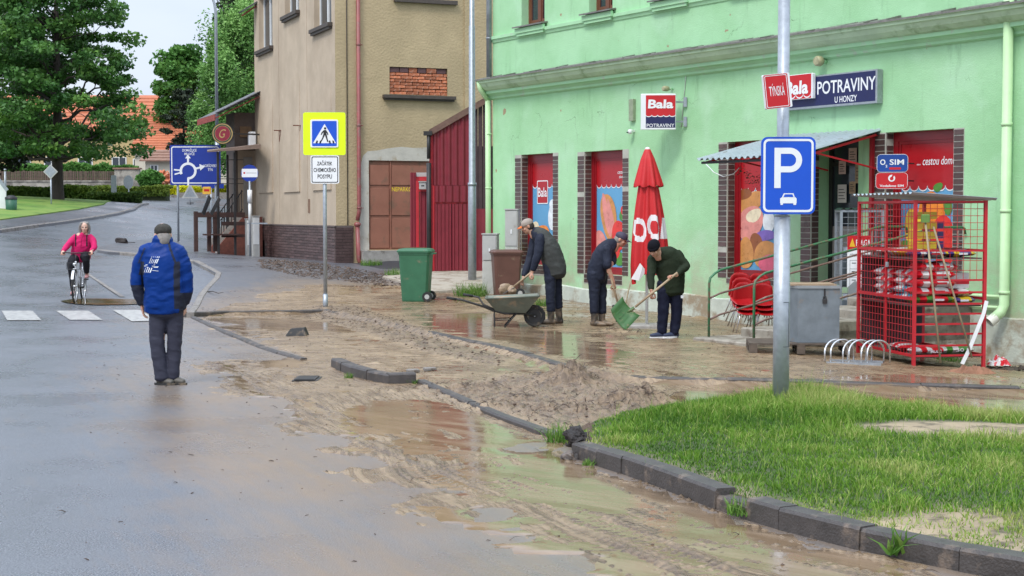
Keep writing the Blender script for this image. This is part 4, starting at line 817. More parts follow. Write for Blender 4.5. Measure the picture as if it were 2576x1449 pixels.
# cable from the cornice to the sign
s1, z1 = fac(1728, 180); s2, z2 = fac(1715, 320); s3, z3 = fac(1945, 155); cb = wthing('wall_cable', 'thin pale cable running under the cornice and down beside the box sign', 'cable', s1, z1)
q = MB(); q.tube([(s3 - s1, -.012, z3 - z1), (0, -.012, 0), (s2 - s1, -.012, z2 - z1)], .009, 5); part('cable', q, M['white_paint'], cb)
s, z = fac(1594, 277); b_ = wthing('junction_box', 'narrow grey metal box on the wall left of the box sign', 'box', s, z); q = MB(); q.cbox(-.07, .07, -.07, 0, -.21, .21, .006); part('case', q, mat('oldbox', (.28,.33,.22), .6, var=.2, vs=12), b_)
s, z = fac(1596, 332); b_ = wthing('security_camera', 'small white ball camera under the narrow box', 'camera', s, z); q = MB(); q.lathe([(0,.05),(.035,.045),(.05,.015),(.05,-.01),(.035,-.04),(0,-.05)], 12, (0,-.10,0)); q.box(-.02,.02,-.06,0,.0,.04); part('body', q, M['white_paint'], b_); q = MB(); q.lathe([(0,-.02),(.025,-.02),(.028,.0),(0,.0)], 10, (-.02,-.145,0)); part('lens', q, M['black'], b_)
def rlamp(u, v, lab, r):
    s, z = fac(u, v); b_ = wthing('round_wall_lamp', lab, 'lamp', s, z); q = MB(); v_ = []
    q.tube([(0, -.0, 0), (0, -.10, 0)], [r * .45, r * .4], 12); part('bracket', q, M['green_trim'], b_); q = MB(); q.tube([(0,-.10,0),(0,-.13,0),(0,-.20,0),(0,-.23,0)], [r*.8, r, r, r*.75], 16); part('head', q, mat('lamp_head', (.36,.34,.2), .5, var=.3, vs=14), b_)
rlamp(2078, 155, 'round weathered lamp on the wall above the long navy shop sign', .085); rlamp(1692, 224, 'small round lamp on the wall above the projecting box sign', .05)
# long wall sign
S0 = fac(1975, 200)[0]; S1 = fac(2222, 200)[0]; zt = fac(2222, 172, .1)[1]; zb = fac(2222, 258, .1)[1]
LS = thing('wall_sign', 'long navy shop sign with a red badge fixed to the wall above the awning', 'sign', fw(S0, zb), ANG); Wd, H = S1 - S0, zt - zb
q = MB(); q.cbox(0, Wd, -.14, 0, 0, H, .01); part('case', q, M['galv'], LS); q = MB(); q.sheet([(.02,.035),(Wd-.03,.035),(Wd-.03,H-.025),(.02,H-.025)], -.1415); part('face', q, M['sign_navy'], LS)
k = fac(2040, 200)[0] - S0
pL, pR = fac(2056, 200, .145)[0] - S0, fac(2203, 200, .145)[0] - S0
lettering(LS, 'POTRAVINY', (pL + pR) / 2, H * .60, pR - pL, H * .40, -.144, M['sign_white'], .012); lettering(LS, 'U HONZY', (pL + pR) / 2, H * .20, (pR - pL) * .38, H * .19, -.144, M['sign_white'], .012)
kL, kR = fac(1946, 200, .23)[0] - S0, fac(2043, 200, .23)[0] - S0; tL, tR = fac(1976, 200, .235)[0] - S0, fac(2033, 200, .235)[0] - S0
q = MB(); q.cbox(kL, kR, -.23, -.142, .16, H + .04, .015); bd = part('badge', q, M['sign_white'], LS)
q = MB(); low = []
for i in range(5):
    wv = (kR - .02 - kL) / 5
    for j in range(7): t_ = math.pi * j / 6; low.append((kL + wv*(i+.5) - wv/2*math.cos(t_), .26 - wv*.4*math.sin(t_)))
q.sheet([(kL,.165),(kR-.02,.165),(kR-.02,H+.03),(kL,H+.03)], -.2315, 0); strip(q, low, [(x, z - .02) for x, z in low], -.233, 1); part('badge_face', q, [M['sign_red'], M['sign_white']], bd)
lettering(bd, 'Bala', (tL + tR) / 2, H * .66, tR - tL, H * .42, -.235, M['sign_white'], .035, .05)
# SIM signs standing off the wall left of the big window (blade signs facing the street)
def blade_sign(u0, u1, v0, v1, lab, fn):
    s, z = fac((u0 + u1) / 2, (v0 + v1) / 2, .35); P = fw(s, z, .35); o = thing('sim_card_sign', lab, 'sign', P, R(-12), 'phone card signs beside the big shop window'); k = ppm(P); w, h = (u1 - u0) / k / 2, (v1 - v0) / k / 2
    q = MB(); q.prism(rrect(-w, w, -h, h, .06), 0, .02); part('panel', q, M['sign_white'], o); fn(o, w, h)
    q = MB(); q.bar((w - .03, .02, 0), (w + .1, .3, 0), .02, .02); part('bracket', q, M['darkmetal'], o); return o
def o2(o, w, h):
    q = MB(); q.sheet(rrect(-w + .006, w - .006, -h + .006, h - .006, .05), -.002); q.sheet([(-w*.2,-h*.72),(w*.55,-h*.72),(w*.55,-h*.46),(-w*.2,-h*.46)], -.0035, 1); part('face', q, [mat('sim_blue', srgb('#14428f'), .35, var=.25, vs=1.4), M['sign_red']], o)
    lettering(o, 'O', -w * .62, h * .12, w * .34, h * .62, -.005, M['sign_white'], .02); lettering(o, '2', -w * .38, -h * .32, w * .12, h * .28, -.005, M['sign_white'], .02); lettering(o, 'SIM', w * .28, h * .12, w * .92, h * .62, -.005, M['sign_white'], .015)
def vf(o, w, h):
    q = MB(); q.sheet(rrect(-w + .006, w - .006, -h + .006, h - .006, .05), -.002); part('face', q, M['sign_red'], o)
    q = MB(); strip(q, *arc(0, h * .30, h * .42, 0, 360, h * .42, 24), -.004); q.sheet(ellipse(0, h * .26, h * .22, h * .22), -.0055, 1); q.sheet([(-h*.02, h*.44), (h*.12, h*.30), (h*.3, h*.66), (h*.2, h*.72), (h*.05, h*.66)], -.0065, 1); part('emblem', q, [M['sign_white'], M['sign_red']], o)
    lettering(o, 'Vodafone SIM', 0, -h * .62, w * 1.5, h * .28, -.005, M['sign_white'], .02)
blade_sign(2207, 2283, 388, 433, 'blue phone card sign above the red one by the big shop window', o2); blade_sign(2204, 2282, 434, 475, 'red phone card sign with white droplet emblem under the blue one', vf)
# ---- awning of corrugated sheet
ZA = fac(2216, 325)[1]; sA1 = fac(2216, 325)[0]; AD = 1.85
zf = None
def facn(u, v, out): return fac(u, v, out)
sA0, zf = facn(1752, 400, AD); zf = facn(1900, 394, AD)[1]; sA1 = min(sA1, 99)
AW = thing('awning', 'grey corrugated metal canopy over the shop steps on thin red arms', 'awning', fw(sA0, zf, 0), ANG); La = sA1 - sA0; rise = ZA - zf
def corrugated(L_, D_, rise_, pitch, amp, th=.006):
    q = MB(); n = int(L_ / pitch * 8); V = []
    for i in range(n + 1):
        x = L_ * i / n; w = amp * math.cos(2 * math.pi * x / pitch); w = max(-amp*.8, min(amp*.8, w * 1.4))
        for t_ in (0, 1): V += [(x, -D_ * (1 - t_), rise_ * t_ + w), (x, -D_ * (1 - t_), rise_ * t_ + w - th)]
    Fs = []
    for i in range(n): a_ = i*4; Fs += [(a_, a_+4, a_+6, a_+2), (a_+1, a_+3, a_+7, a_+5), (a_, a_+1, a_+5, a_+4)]
    Fs += [(0, 2, 3, 1), (n*4, n*4+1, n*4+3, n*4+2)]; q.add(V, Fs, 0, False); return q
MM('sheet_metal', (.40,.46,.50), .4, .25, var=.12, vs=5, bump=.05, col2=(.28,.30,.30), c2at=.6, c2s=5)
part('sheet', corrugated(La, AD, rise, .14, .022), M['sheet_metal'], AW)
q = MB(); q.box(.05, La - .02, -AD + .06, -AD + .10, -.075, -.035); q.box(.05, La - .02, -.05, -.002, rise - .09, rise - .04); part('purlin', q, M['darkmetal'], AW)
for x in (.10, La * .5, La - .06):
    q = MB(); q.bar((x, -AD + .08, -.06), (x, -.02, rise - .08), .035, .035); q.bar((x, -AD * .75, rise * .25 - .06), (x, -.02, rise - .62), .025, .025); part('arm', q, M['red_paint'], AW)
q = MB(); xx = fac(2198, 400)[0] - sA0; q.box(xx - .03, xx + .03, -.07, -.002, -1.75, rise - .1); part('wall_post', q, M['frame_red'], AW)
# artificial garland under the awning
g1 = fw(*fac(1830, 420, 1.2), 1.2); GL = thing('garland', 'dark green artificial garland hanging under the left end of the awning', 'garland', g1, ANG); q = MB()
for i in range(260):
    t_ = random.random(); p = Vector((t_ * .9 + .3, random.gauss(0, .05), -.25 * math.sin(math.pi * t_) + random.gauss(0, .06))); a_ = random.uniform(0, 6.28); e = Vector((math.cos(a_), math.sin(a_), random.uniform(-.7, .7))) * .045; f_ = Vector((-math.sin(a_), math.cos(a_), .3)) * .012; q.add([p - f_, p + f_, p + e], [(0,1,2)])
part('leaves', q, mat('garland_leaf', (.02,.045,.02), .6, var=.4), GL); q = MB(); q.tube([(-.55,0,.06),(-.35,0,-.08),(-.1,0,-.16),(.15,0,-.12),(.3,0,-.02)], .008, 5); part('cord', q, M['white_paint'], GL)
# ================================================================ beige building on the corner behind the signs
def frame_at(o, ang):
    ex = Vector((math.cos(ang), math.sin(ang), 0)); ey = Vector((-ex.y, ex.x, 0)); o = Vector((o.x, o.y, 0))
    def onY(u, v, y=0.0):            # plane Y=y -> (x, z)
        r = ray(u, v); k = (o + ey * y - Vector((0, 0, EYE))).dot(ey) / r.dot(ey); p = Vector((0, 0, EYE)) + r * k; return (p - o).dot(ex), p.z
    def onX(u, v, x=0.0):            # plane X=x -> (y, z)
        r = ray(u, v); k = (o + ex * x - Vector((0, 0, EYE))).dot(ex) / r.dot(ex); p = Vector((0, 0, EYE)) + r * k; return (p - o).dot(ey), p.z
    def w(x, y, z=0): return o + ex * x + ey * y + Vector((0, 0, z))
    return ex, ey, onY, onX, w
BO = at(846, 668, 41.5); BANG = math.atan2(.407, 1); bx, by, ff, lf, bw = frame_at(BO, BANG)
BB = thing('beige_building', 'tall beige rendered building with a dark tiled base between the road and the red gate', 'building', (BO.x, BO.y, 0), BANG)
def render_mat(name, c, c2, bumpy, bs):
    return mat(name, c, .85, var=.10, vs=1.1, bump=bumpy, bs=bs, col2=c2, c2at=.56, c2w=.12, c2s=.7, spec=.2)
M['beige_smooth'] = render_mat('beige_smooth_render', (.50,.405,.30), (.42,.335,.245), .25, 22); M['beige_rough'] = render_mat('ochre_rough_render', (.46,.36,.215), (.39,.305,.18), .8, 16)
MM('bare_plaster', (.50,.47,.40), .85, var=.12, vs=3, bump=.3, bs=14, col2=(.36,.29,.19), c2at=.60, c2s=2.2); MM('dark_sill', (.07,.055,.045), .6, var=.2, bump=.1)
MM('brown_tile', (.10,.062,.058), .38, var=.25, rnd=.32, vs=7); MM('tile_joint', (.13,.10,.09), .85)
MM('red_brick', (.46,.15,.07), .8, var=.25, rnd=.35, vs=14, bump=.5, bs=30, col2=(.55,.42,.34), c2at=.62, c2s=6); MM('brick_bed', (.20,.12,.08), .95)
MM('pipe_red', (.27,.07,.065), .45, var=.2, vs=4, col2=(.20,.12,.10), c2at=.6, c2s=5); MM('garage', (.30,.125,.08), .5, var=.12, vs=2.2, col2=(.20,.11,.07), c2at=.60, c2s=2.6)
TL = lf(642, 400)[0]; FR = ff(1235, 400)[0]; HT = 12.0
pz = lf(750, 565)[1]
wins = []
for (u0, u1, um, vb) in ((653, 687, 670, 122), (719, 754, 736, 34), (792, 835, 813, 66)):
    y1, y0 = lf(u0, 300)[0], lf(u1, 300)[0]; z = lf(um, vb)[1]; wins.append((y0, y1, z, z + 1.75))
mb = MB()
# left face: wall at X=0 seen from -X; holes need depth
def grid2(mb, a0, a1, z0, z1, holes, put, m=0):
    S = sorted({a0, a1} | {q for h in holes for q in h[:2] if a0 < q < a1}); Zs = sorted({z0, z1} | {q for h in holes for q in h[2:4] if z0 < q < z1})
    for a, b in zip(S[:-1], S[1:]):
        for c, d in zip(Zs[:-1], Zs[1:]):
            if any(h[0] < (a+b)/2 < h[1] and h[2] < (c+d)/2 < h[3] for h in holes): continue
            put(a, b, c, d, m)
grooves = [lf(u, 400)[0] for u in (703, 773.5)]
cellar = (lf(668, 600)[0], lf(652, 600)[0], .3, lf(660, 604)[1])
gh = [(g_ - .02, g_ + .02, pz, HT) for g_ in grooves]
def putL(a, b, c, d, m): mb.add([(0,a,c),(0,b,c),(0,b,d),(0,a,d)], [(3,2,1,0)], m)
grid2(mb, 0, TL, -1, HT, wins + gh + [cellar], putL)
for a, b, c, d in wins + gh + [cellar]:
    dp = .22 if (b - a) > .1 else .03
    mb.add([(0,a,c),(dp,a,c),(dp,a,d),(0,a,d)], [(0,1,2,3)]); mb.add([(0,b,c),(dp,b,c),(dp,b,d),(0,b,d)], [(3,2,1,0)]); mb.add([(0,a,c),(0,b,c),(dp,b,c),(dp,a,c)], [(0,1,2,3)]); mb.add([(0,a,d),(0,b,d),(dp,b,d),(dp,a,d)], [(3,2,1,0)])
    if dp < .1: mb.add([(dp,a,c),(dp,b,c),(dp,b,d),(dp,a,d)], [(3,2,1,0)])
mb.add([(0,TL,-1),(10,TL,-1),(10,TL,HT),(0,TL,HT)], [(3,2,1,0)]); mb.add([(0,0,HT),(10,0,HT),(10,TL,HT),(0,TL,HT)], [(0,1,2,3)])
part('side_wall', mb, M['beige_smooth'], BB)
rec = ff(980, 238)[0], ff(1126, 238)[0], ff(1050, 239)[1], ff(1050, 170)[1]
gar = ff(928, 500)[0], ff(1085, 500)[0], ff(980, 628)[1], ff(980, 404)[1]
mb = MB()
def putF(a, b, c, d, m): mb.add([(a,0,c),(b,0,c),(b,0,d),(a,0,d)], [(0,1,2,3)], m)
grid2(mb, 0, FR + 4, -1, HT, [rec, gar], putF)
for (a, b, c, d), dp in ((rec, .12), (gar, .10)):
    mb.add([(a,0,c),(a,dp,c),(a,dp,d),(a,0,d)], [(0,1,2,3)]); mb.add([(b,0,c),(b,dp,c),(b,dp,d),(b,0,d)], [(3,2,1,0)]); mb.add([(a,0,d),(b,0,d),(b,dp,d),(a,dp,d)], [(3,2,1,0)]); mb.add([(a,0,c),(b,0,c),(b,dp,c),(a,dp,c)], [(0,1,2,3)])
part('front_wall', mb, M['beige_rough'], BB)
# proud strip at the right and the raised panels of the side wall
mb = MB(); mb.box(ff(1168, 200)[0], FR + 4, -.05, -.002, -1, HT); part('pilaster', mb, M['beige_rough'], BB)
for (u0, u1, vt, vb) in ((651, 687, 255, 485), (715, 755, 200, 483), (788, 834, 222, 478)):
    y1, y0 = lf(u0, 400)[0], lf(u1, 400)[0]; um = (u0 + u1) / 2; mb = MB(); z0, z1 = lf(um, vb)[1], lf(um, vt)[1]
    mb.add([(-.0,y0,z0),(-.0,y1,z0),(-.0,y1,z1),(-.0,y0,z1),(-.045,y0,z0),(-.045,y1,z0),(-.005,y1,z1),(-.005,y0,z1)], [(7,6,5,4),(0,4,5,1),(4,0,3,7),(1,5,6,2),(3,2,6,7)]); part('raised_panel', mb, M['beige_smooth'], BB)
for (a, b, c, d), i in zip(wins, range(3)):
    q = MB(); x = .16; w = .07
    q.box(x, x+.05, a, a+w, c, d); q.box(x, x+.05, b-w, b, c, d); q.box(x, x+.05, a+w, b-w, c, c+w); q.box(x, x+.05, a+w, b-w, d-w, d); m_ = (a+b)/2; q.box(x-.01, x+.04, m_-.05, m_+.05, c+w, d-w)
    wn = part('window', q, M['white_paint'], BB); q = MB(); q.add([(x+.03,a+w,c+w),(x+.03,b-w,c+w),(x+.03,b-w,d-w),(x+.03,a+w,d-w)], [(3,2,1,0)]); part('pane', q, M['glass'], wn)
    q = MB(); q.add([(x+.1+.02*(k%2), a + .1 + (b-a-.2)*k/20, z) for z in (c, d) for k in range(21)], [(k+1,k,21+k,22+k) for k in range(20) if k not in (9, 10)], 0, True); part('curtain', q, M['curtain'], wn)
    q = MB(); q.box(-.14, .05, a-.12, b+.12, c-.10, c-.0); q.box(-.10, -.002, a-.08, b+.08, c-.17, c-.10); part('sill', q, M['dark_sill'], wn)
# brown tile base, tile by tile on the side wall and the short return
def bed(mb_, *a): mb_.box(*a)
q = MB(); q.box(-.03, -.001, cellar[1], TL, -1, pz); q.box(-.03, -.001, -.03, cellar[0], -1, pz); q.box(-.03, -.001, cellar[0], cellar[1], cellar[3], pz); b1 = ff(888, 600)[0]; q.box(-.03, b1, -.03, -.001, -1, pz); q.box(-.06, -.031, -.06, TL, pz - .04, pz); tag(part('tile_bedding', q, M['tile_joint'], BB), kind='stuff')
q = MB(); q.box(.05, .20, cellar[0], cellar[1], -.5, cellar[3]); part('cellar_opening', q, M['black'], BB)
tme = {}
def btile(w, h):
    k_ = (round(w, 2), round(h, 3))
    if k_ not in tme: t_ = MB(); t_.add([(-w/2,0,-h/2),(w/2,0,-h/2),(w/2,0,h/2),(-w/2,0,h/2),(-w/2+.005,-.014,-h/2+.005),(w/2-.005,-.014,-h/2+.005),(w/2-.005,-.014,h/2-.005),(-w/2+.005,-.014,h/2-.005)], [(4,5,6,7),(0,1,5,4),(1,2,6,5),(2,3,7,6),(3,0,4,7)]); tme[k_] = t_.mesh('tile', M['brown_tile'])
    return tme[k_]
rows = 14; rp = (pz - .05 - .33) / rows; nt_ = 0
for r in range(rows):
    z = .33 + rp * (r + .5); off = (r % 2) * .26; y = .02 - off
    while y < TL:
        w = .50; a, b = max(y, 0.0), min(y + w, TL); y += w + .012
        if b - a < .08 or (a < cellar[1] and b > cellar[0] and z < cellar[3] + .02): continue
        if nt_ >= 286: continue
        o = link('tile', btile(b - a, rp - .014), BB); o.location = (-.031, (a + b) / 2, z); o.rotation_euler = (0, 0, -math.pi / 2); nt_ += 1
q = MB()
for r in range(rows):
    z = .33 + rp * (r + .5); x = -.03 - (r % 2) * .2
    while x < b1 - .05: a, b = max(x, -.03), min(x + .40, b1); q.box(a, b, -.044, -.03, z - rp/2 + .007, z + rp/2 - .007) if b - a > .05 else None; x += .412
tag(part('return_tiles', q, M['brown_tile'], BB), kind='stuff')
# bricked up opening, brick by brick, and its sill
q = MB(); q.box(rec[0], rec[1], .10, .12, rec[2], rec[3]); part('brick_bedding', q, M['brick_bed'], BB)
cw = (rec[1] - rec[0]); ch = rec[3] - rec[2]; nrow = 8; MM('dark_brick', (.10,.05,.05), .8, var=.3)
for r in range(nrow):
    hgt = ch * (.20 if r == nrow - 1 else .8 / (nrow - 1)); z = rec[2] + (ch * .8 if r == nrow - 1 else ch * .8 / (nrow - 1) * r); n = 6 if r == nrow - 1 else 5; x = rec[0] - (0 if r % 2 or r == nrow - 1 else cw / n * .5)
    while x < rec[1] - .02:
        w = cw / n * random.uniform(.9, 1.1); a, b = max(x, rec[0]), min(x + w, rec[1]); x += w
        if b - a < .03: continue
        t_ = MB(); dy = random.uniform(-.02, .01); g_ = .009; t_.cbox(-(b-a)/2 + g_, (b-a)/2 - g_, -.02, .05, -hgt/2 + g_, hgt/2 - g_, .008)
        o = part('brick', t_, M['dark_brick'] if r == nrow - 1 and random.random() < .4 else M['red_brick'], BB); o.location = ((a+b)/2, .05 + dy, z + hgt/2); o.rotation_euler = (0, random.uniform(-.02, .02), random.uniform(-.03, .03))
s0, z0 = ff(962, 249); s1, z1 = ff(1143, 240); q = MB(); q.box(s0, s1, -.16, -.002, z0 + .03, z0 + .12); q.box(s0 + .03, s1 - .03, -.10, -.002, z0 - .02, z0 + .03); part('sill', q, M['dark_sill'], BB)
s0, z0 = ff(990, 2); s1, _ = ff(1148, 2); q = MB(); q.box(s0, s1, -.12, -.002, z0 - .03, z0 + .08); part('sill', q, M['dark_sill'], BB)
# bare plaster patch with ragged edge round the garage door
q = MB(); pts = [ff(u, v) for u, v in [(903,640),(905,480),(908,410),(913,392),(925,382),(950,378),(975,372),(1010,370),(1040,374),(1088,371),(1088,420)]]
top_ = [(x, z + random.uniform(-.03, .03)) for x, z in pts]; inner = [(gar[0], gar[2]), (gar[0], gar[2] + 1), (gar[0], gar[3]), (gar[0], gar[3]), (gar[0], gar[3]), (gar[0] + .2, gar[3]), (gar[0] + .5, gar[3]), (gar[0] + .8, gar[3]), (gar[0] + 1.1, gar[3]), (gar[1], gar[3]), (gar[1], gar[3])]
q.add([(x, -.006, z) for x, z in top_] + [(x, -.006, z) for x, z in inner], [(k, 11 + k, 12 + k, k + 1) for k in range(10)]); part('bare_plaster', q, M['bare_plaster'], BB)
a, b, c, d = gar; q = MB(); q.box(a, b, .07, .10, c, d)
gd_ = part('garage_door', q, M['garage'], BB)
for x0, x1 in ((a + .02, a + .62), (a + .66, b)):
    for z0, z1 in ((c + .03, c + ch * .0 + (d - c) * .36), (c + (d - c) * .38, c + (d - c) * .70), (c + (d - c) * .72, d - .1)):
        q = MB(); q.cbox(x0 + .02, x1 - .02, .045, .07, z0 + .02, z1 - .02, .01); q2 = part('door_panel', q, M['garage'], gd_)
q = MB(); q.box(a + .625, a + .655, .035, .07, c, d); part('rail', q, M['garage'], gd_)
l = lettering(gd_, 'NEPARKOVAT', ff(987, 476)[0] + .42, ff(1010, 476)[1], .84, .12, .043, M['yellow_text'], .008)
q = MB(); q.box(903 and ff(905, 600)[0], gar[1], -.35, .0, c - .8, c - .02); part('threshold', q, M['concrete'], BB)
# red drain pipe on the front wall
px_ = ff(900, 300)[0]; q = MB(); zb = ff(900, 545)[1]; q.tube([(px_, -.09, HT), (px_, -.09, zb + .15), (px_ - .06, -.12, zb - .1)], .055, 10)
for v in (115, 318, 525): z = ff(900, v)[1]; q.tube([(px_, -.09, z), (px_, -.09, z + .04)], .066, 10); q.bar((px_, 0, z + .02), (px_ + .12, -.09, z + .02), .02, .02)
part('drainpipe', q, M['pipe_red'], BB); q = MB(); z0 = ff(897, 568)[1]; q.tube([(px_ - .06, -.12, z0), (px_ - .03, -.12, .6), (px_ + .04, -.18, .42)], .06, 10); q.lathe([(.06, -.03), (.1, .02), (.1, .06), (.05, .1)], 10, (px_ - .06, -.12, z0)); part('drain_boot', q, M['pipe_red'], BB)
q = MB(); xc = ff(873, 300)[0]; q.tube([(xc, -.02, HT), (xc, -.02, 1.3)], .012, 5); part('lightning_cable', q, M['darkmetal'], BB)
for u, v in ((705, 338), (754, 326)):
    y, z = lf(u, v); b_ = thing('rusty_bracket', 'rusty triangular bracket on the beige side wall, %s of the two' % ('left' if u < 720 else 'right'), 'bracket', bw(0, y, z), BANG, 'rusty wall brackets'); q = MB(); q.bar((0,-.12,.12), (0,.16,.12), .03, .03); q.bar((0,.14,.12), (0,.10,-.22), .03, .03); q.bar((0,-.12,.12), (0,.10,-.22), .02, .02); q.bar((-.01,0,.12),(-.2,0,.12),.03,.03); part('bracket_arm', q, mat('rust', (.16,.055,.03), .8, var=.3), b_)
y, z = lf(778, 518); q = MB(); q.box(-.012, -.001, y - .1, y + .1, z - .2, z + .2); part('rusty_plate', q, mat('rust_plate', (.22,.13,.08), .8, var=.3), BB)
# ================================================================ red corrugated shed, gate and fence panel
GO = at(1083, 690, 36.3); gx, gy, gf, gl, gw = frame_at(GO, 0)
def corr_panel(x0, x1, zb, ztop, pitch, amp, y, th=.01):
    """vertical ridges; ztop is a function of x"""
    q = MB(); n = max(2, int((x1 - x0) / pitch * 4)); V = []
    for i in range(n + 1):
        x = x0 + (x1 - x0) * i / n; k_ = i % 4; yy = y - (amp if k_ in (1, 2) else 0); V += [(x, yy, zb), (x, yy, ztop(x))]
    q.add(V, [(2*i, 2*i+2, 2*i+3, 2*i+1) for i in range(n)]); return q
SH = thing('red_shed', 'dark red corrugated metal shed wall with a sloping top between the two buildings', 'shed', (GO.x, GO.y, 0)); 
xa, xb = 0.0, gf(1180, 500)[0]; zt0, zt1 = gf(1083, 336)[1], gf(1222, 250)[1]; xr = gf(1222, 400)[0]; slope = (zt1 - zt0) / xr; topf = lambda x: zt0 + slope * x
zA, zB, zC = gf(1130, 467)[1], gf(1130, 509)[1], gf(1130, 686)[1]
part('upper_sheet', corr_panel(.05, xb, zA + .005, topf, .165, .03, 0), M['rust_red'], SH); part('middle_sheet', corr_panel(.10, xb, zB + .01, lambda x: zA, .165, .03, -.04), M['rust_red'], SH)
q = MB(); q.bar((0, -.06, zt0 + .02), (xr + .1, -.06, zt1 + .03), .14, .05, (0, 1, 0)); part('roof_edge', q, mat('old_wood', (.16,.09,.07), .8, var=.3, vs=8), SH)
q = MB(); q.box(-.02, .06, -.03, .02, zC, zt0 - .02); q.box(.06, .10, -.05, .0, zC, zA); q.box(.1, xb, -.02, .02, zB - .03, zB + .01); part('frame', q, M['red_paint'], SH)
MM('dark_boards', (.065,.035,.04), .7, var=.25)
xd = gf(1190, 400)[0]; zD = gf(1200, 525)[1]
for i in range(5):
    w = (xr + .15 - xb) / 5; q = MB(); x0 = xb + i * w; q.prism([(x0, zD), (x0 + w - .012, zD), (x0 + w - .012, topf(x0 + w)), (x0, topf(x0))], .02, .045); part('board', q, M['dark_boards'], SH)
q = corr_panel(xb, xr + .2, gf(1200, 690)[1], lambda x: zD, .3, .02, .01); part('lower_sheet', q, M['rust_red'], SH)
q = MB(); q.box(.0, xr + .2, .06, 3.0, zC - .1, zt0 - .3); part('back_wall', q, M['dark_boards'], SH)
q = MB(); q.tube([(-.03, -.1, zt0 - .02), (-.03, -.1, gf(1080, 400)[1])], .045, 8); q.tube([(-.03, -.1, gf(1080, 410)[1]), (-.03, -.1, .3)], .055, 8); q.box(-.15, .05, -.16, -.02, zt0 - .05, zt0 + .05); part('gutter_pipe', q, M['darkmetal'], SH)
GT = thing('red_gate', 'double gate of dark red ribbed sheet below the shed wall', 'gate', (GO.x, GO.y, 0)); xm = (xb + .1) / 2
for x0, x1 in ((.11, xm - .01), (xm + .01, xb)):
    part('leaf', corr_panel(x0, x1, zC + .05, lambda x: zB - .04, .09, .02, -.06), M['rust_red'], GT)
    q = MB(); q.box(x0, x0 + .035, -.05, -.02, zC, zB - .035); q.box(x1 - .035, x1, -.05, -.02, zC, zB - .035); q.box(x0 + .035, x1 - .035, -.05, -.02, zC, zC + .05); part('leaf_frame', q, M['red_paint'], GT)
FO = at(1078, 640, 37.0); fxx, fyy, fpf, fpl, fpw = frame_at(FO, R(-3)); FP = thing('red_fence_panel', 'narrow red metal fence door with a letter box left of the shed', 'fence', (FO.x, FO.y, 0), R(-3))
x0 = fpf(1032, 500)[0]; x1 = fpf(1047, 500)[0]; x2 = fpf(1076, 500)[0]; zt = fpf(1050, 434)[1]; zb = fpf(1050, 622)[1]; zm = fpf(1050, 482)[1]
part('side_sheet', corr_panel(x0, x1, zb, lambda x: zt, .07, .02, 0), M['rust_red'], FP); part('lower_sheet', corr_panel(x1 + .08, x2, zb, lambda x: zm, .09, .02, 0), M['rust_red'], FP)
q = MB(); q.box(x1, x1 + .07, -.04, .02, zb, zt - .1); q.box(x1, x2 + .05, -.04, .02, zt - .2, zt - .1); q.box(x1 + .07, x2, -.03, .01, zm, zm + .05); part('frame', q, M['red_paint'], FP)
q = MB(); q.box(x1 - .05, x2, .03, .06, zt - .1, zt); part('top_panel', q, M['grey_plastic'], FP)
q = MB(); q.cbox(x1 + .09, x2 - .02, -.14, .0, zm + .06, zt - .24, .01); q.box(x1 + .07, x2, -.16, .02, zt - .24, zt - .22); mbx = part('letter_box', q, M['grey_plastic'], FP); q = MB(); q.box(x1 + .14, x2 - .07, -.143, -.14, zt - .34, zt - .31); part('slot', q, M['black'], mbx)
# asphalt hump and pale slab in front
q = MB(); n = 12
for j in range(n + 1):
    for i in range(n + 1):
        x = ff(905, 600)[0] - .3 + i / n * 3.2; y = -.30 - j / n * 2.8; p = bw(x, y); zz = float(surf(p.x, p.y)); hgt = (gar[2] - .30 - zz) * (1 - j / n) ** 1.5 * min(1, 3 * i / n, 3.5 * (n - i) / n)
        q.v.append((p.x, p.y, zz + .0 + max(hgt, -.02 if i in (0, n) or j == n else .004)))
for j in range(n):
    for i in range(n): q.f.append((j*(n+1)+i, (j+1)*(n+1)+i, (j+1)*(n+1)+i+1, j*(n+1)+i+1)); q.m.append(0); q.s.append(True)
tag(part('asphalt_ramp', q, mat('ramp_asphalt', (.028,.028,.032), .7, var=.3, bump=.6, bs=40, vs=4), None), kind='structure')
region_sheet('gate_slab', G2([(962,708),(990,694),(1080,684),(1215,684),(1225,730),(1190,741),(1085,745),(1060,735)]), .11, mat('slab', (.40,.35,.28), .75, var=.2, vs=3, bump=.3, bs=20, col2=(.24,.19,.14), c2at=.55, c2s=3), .6, fn=terr, filmf=False)
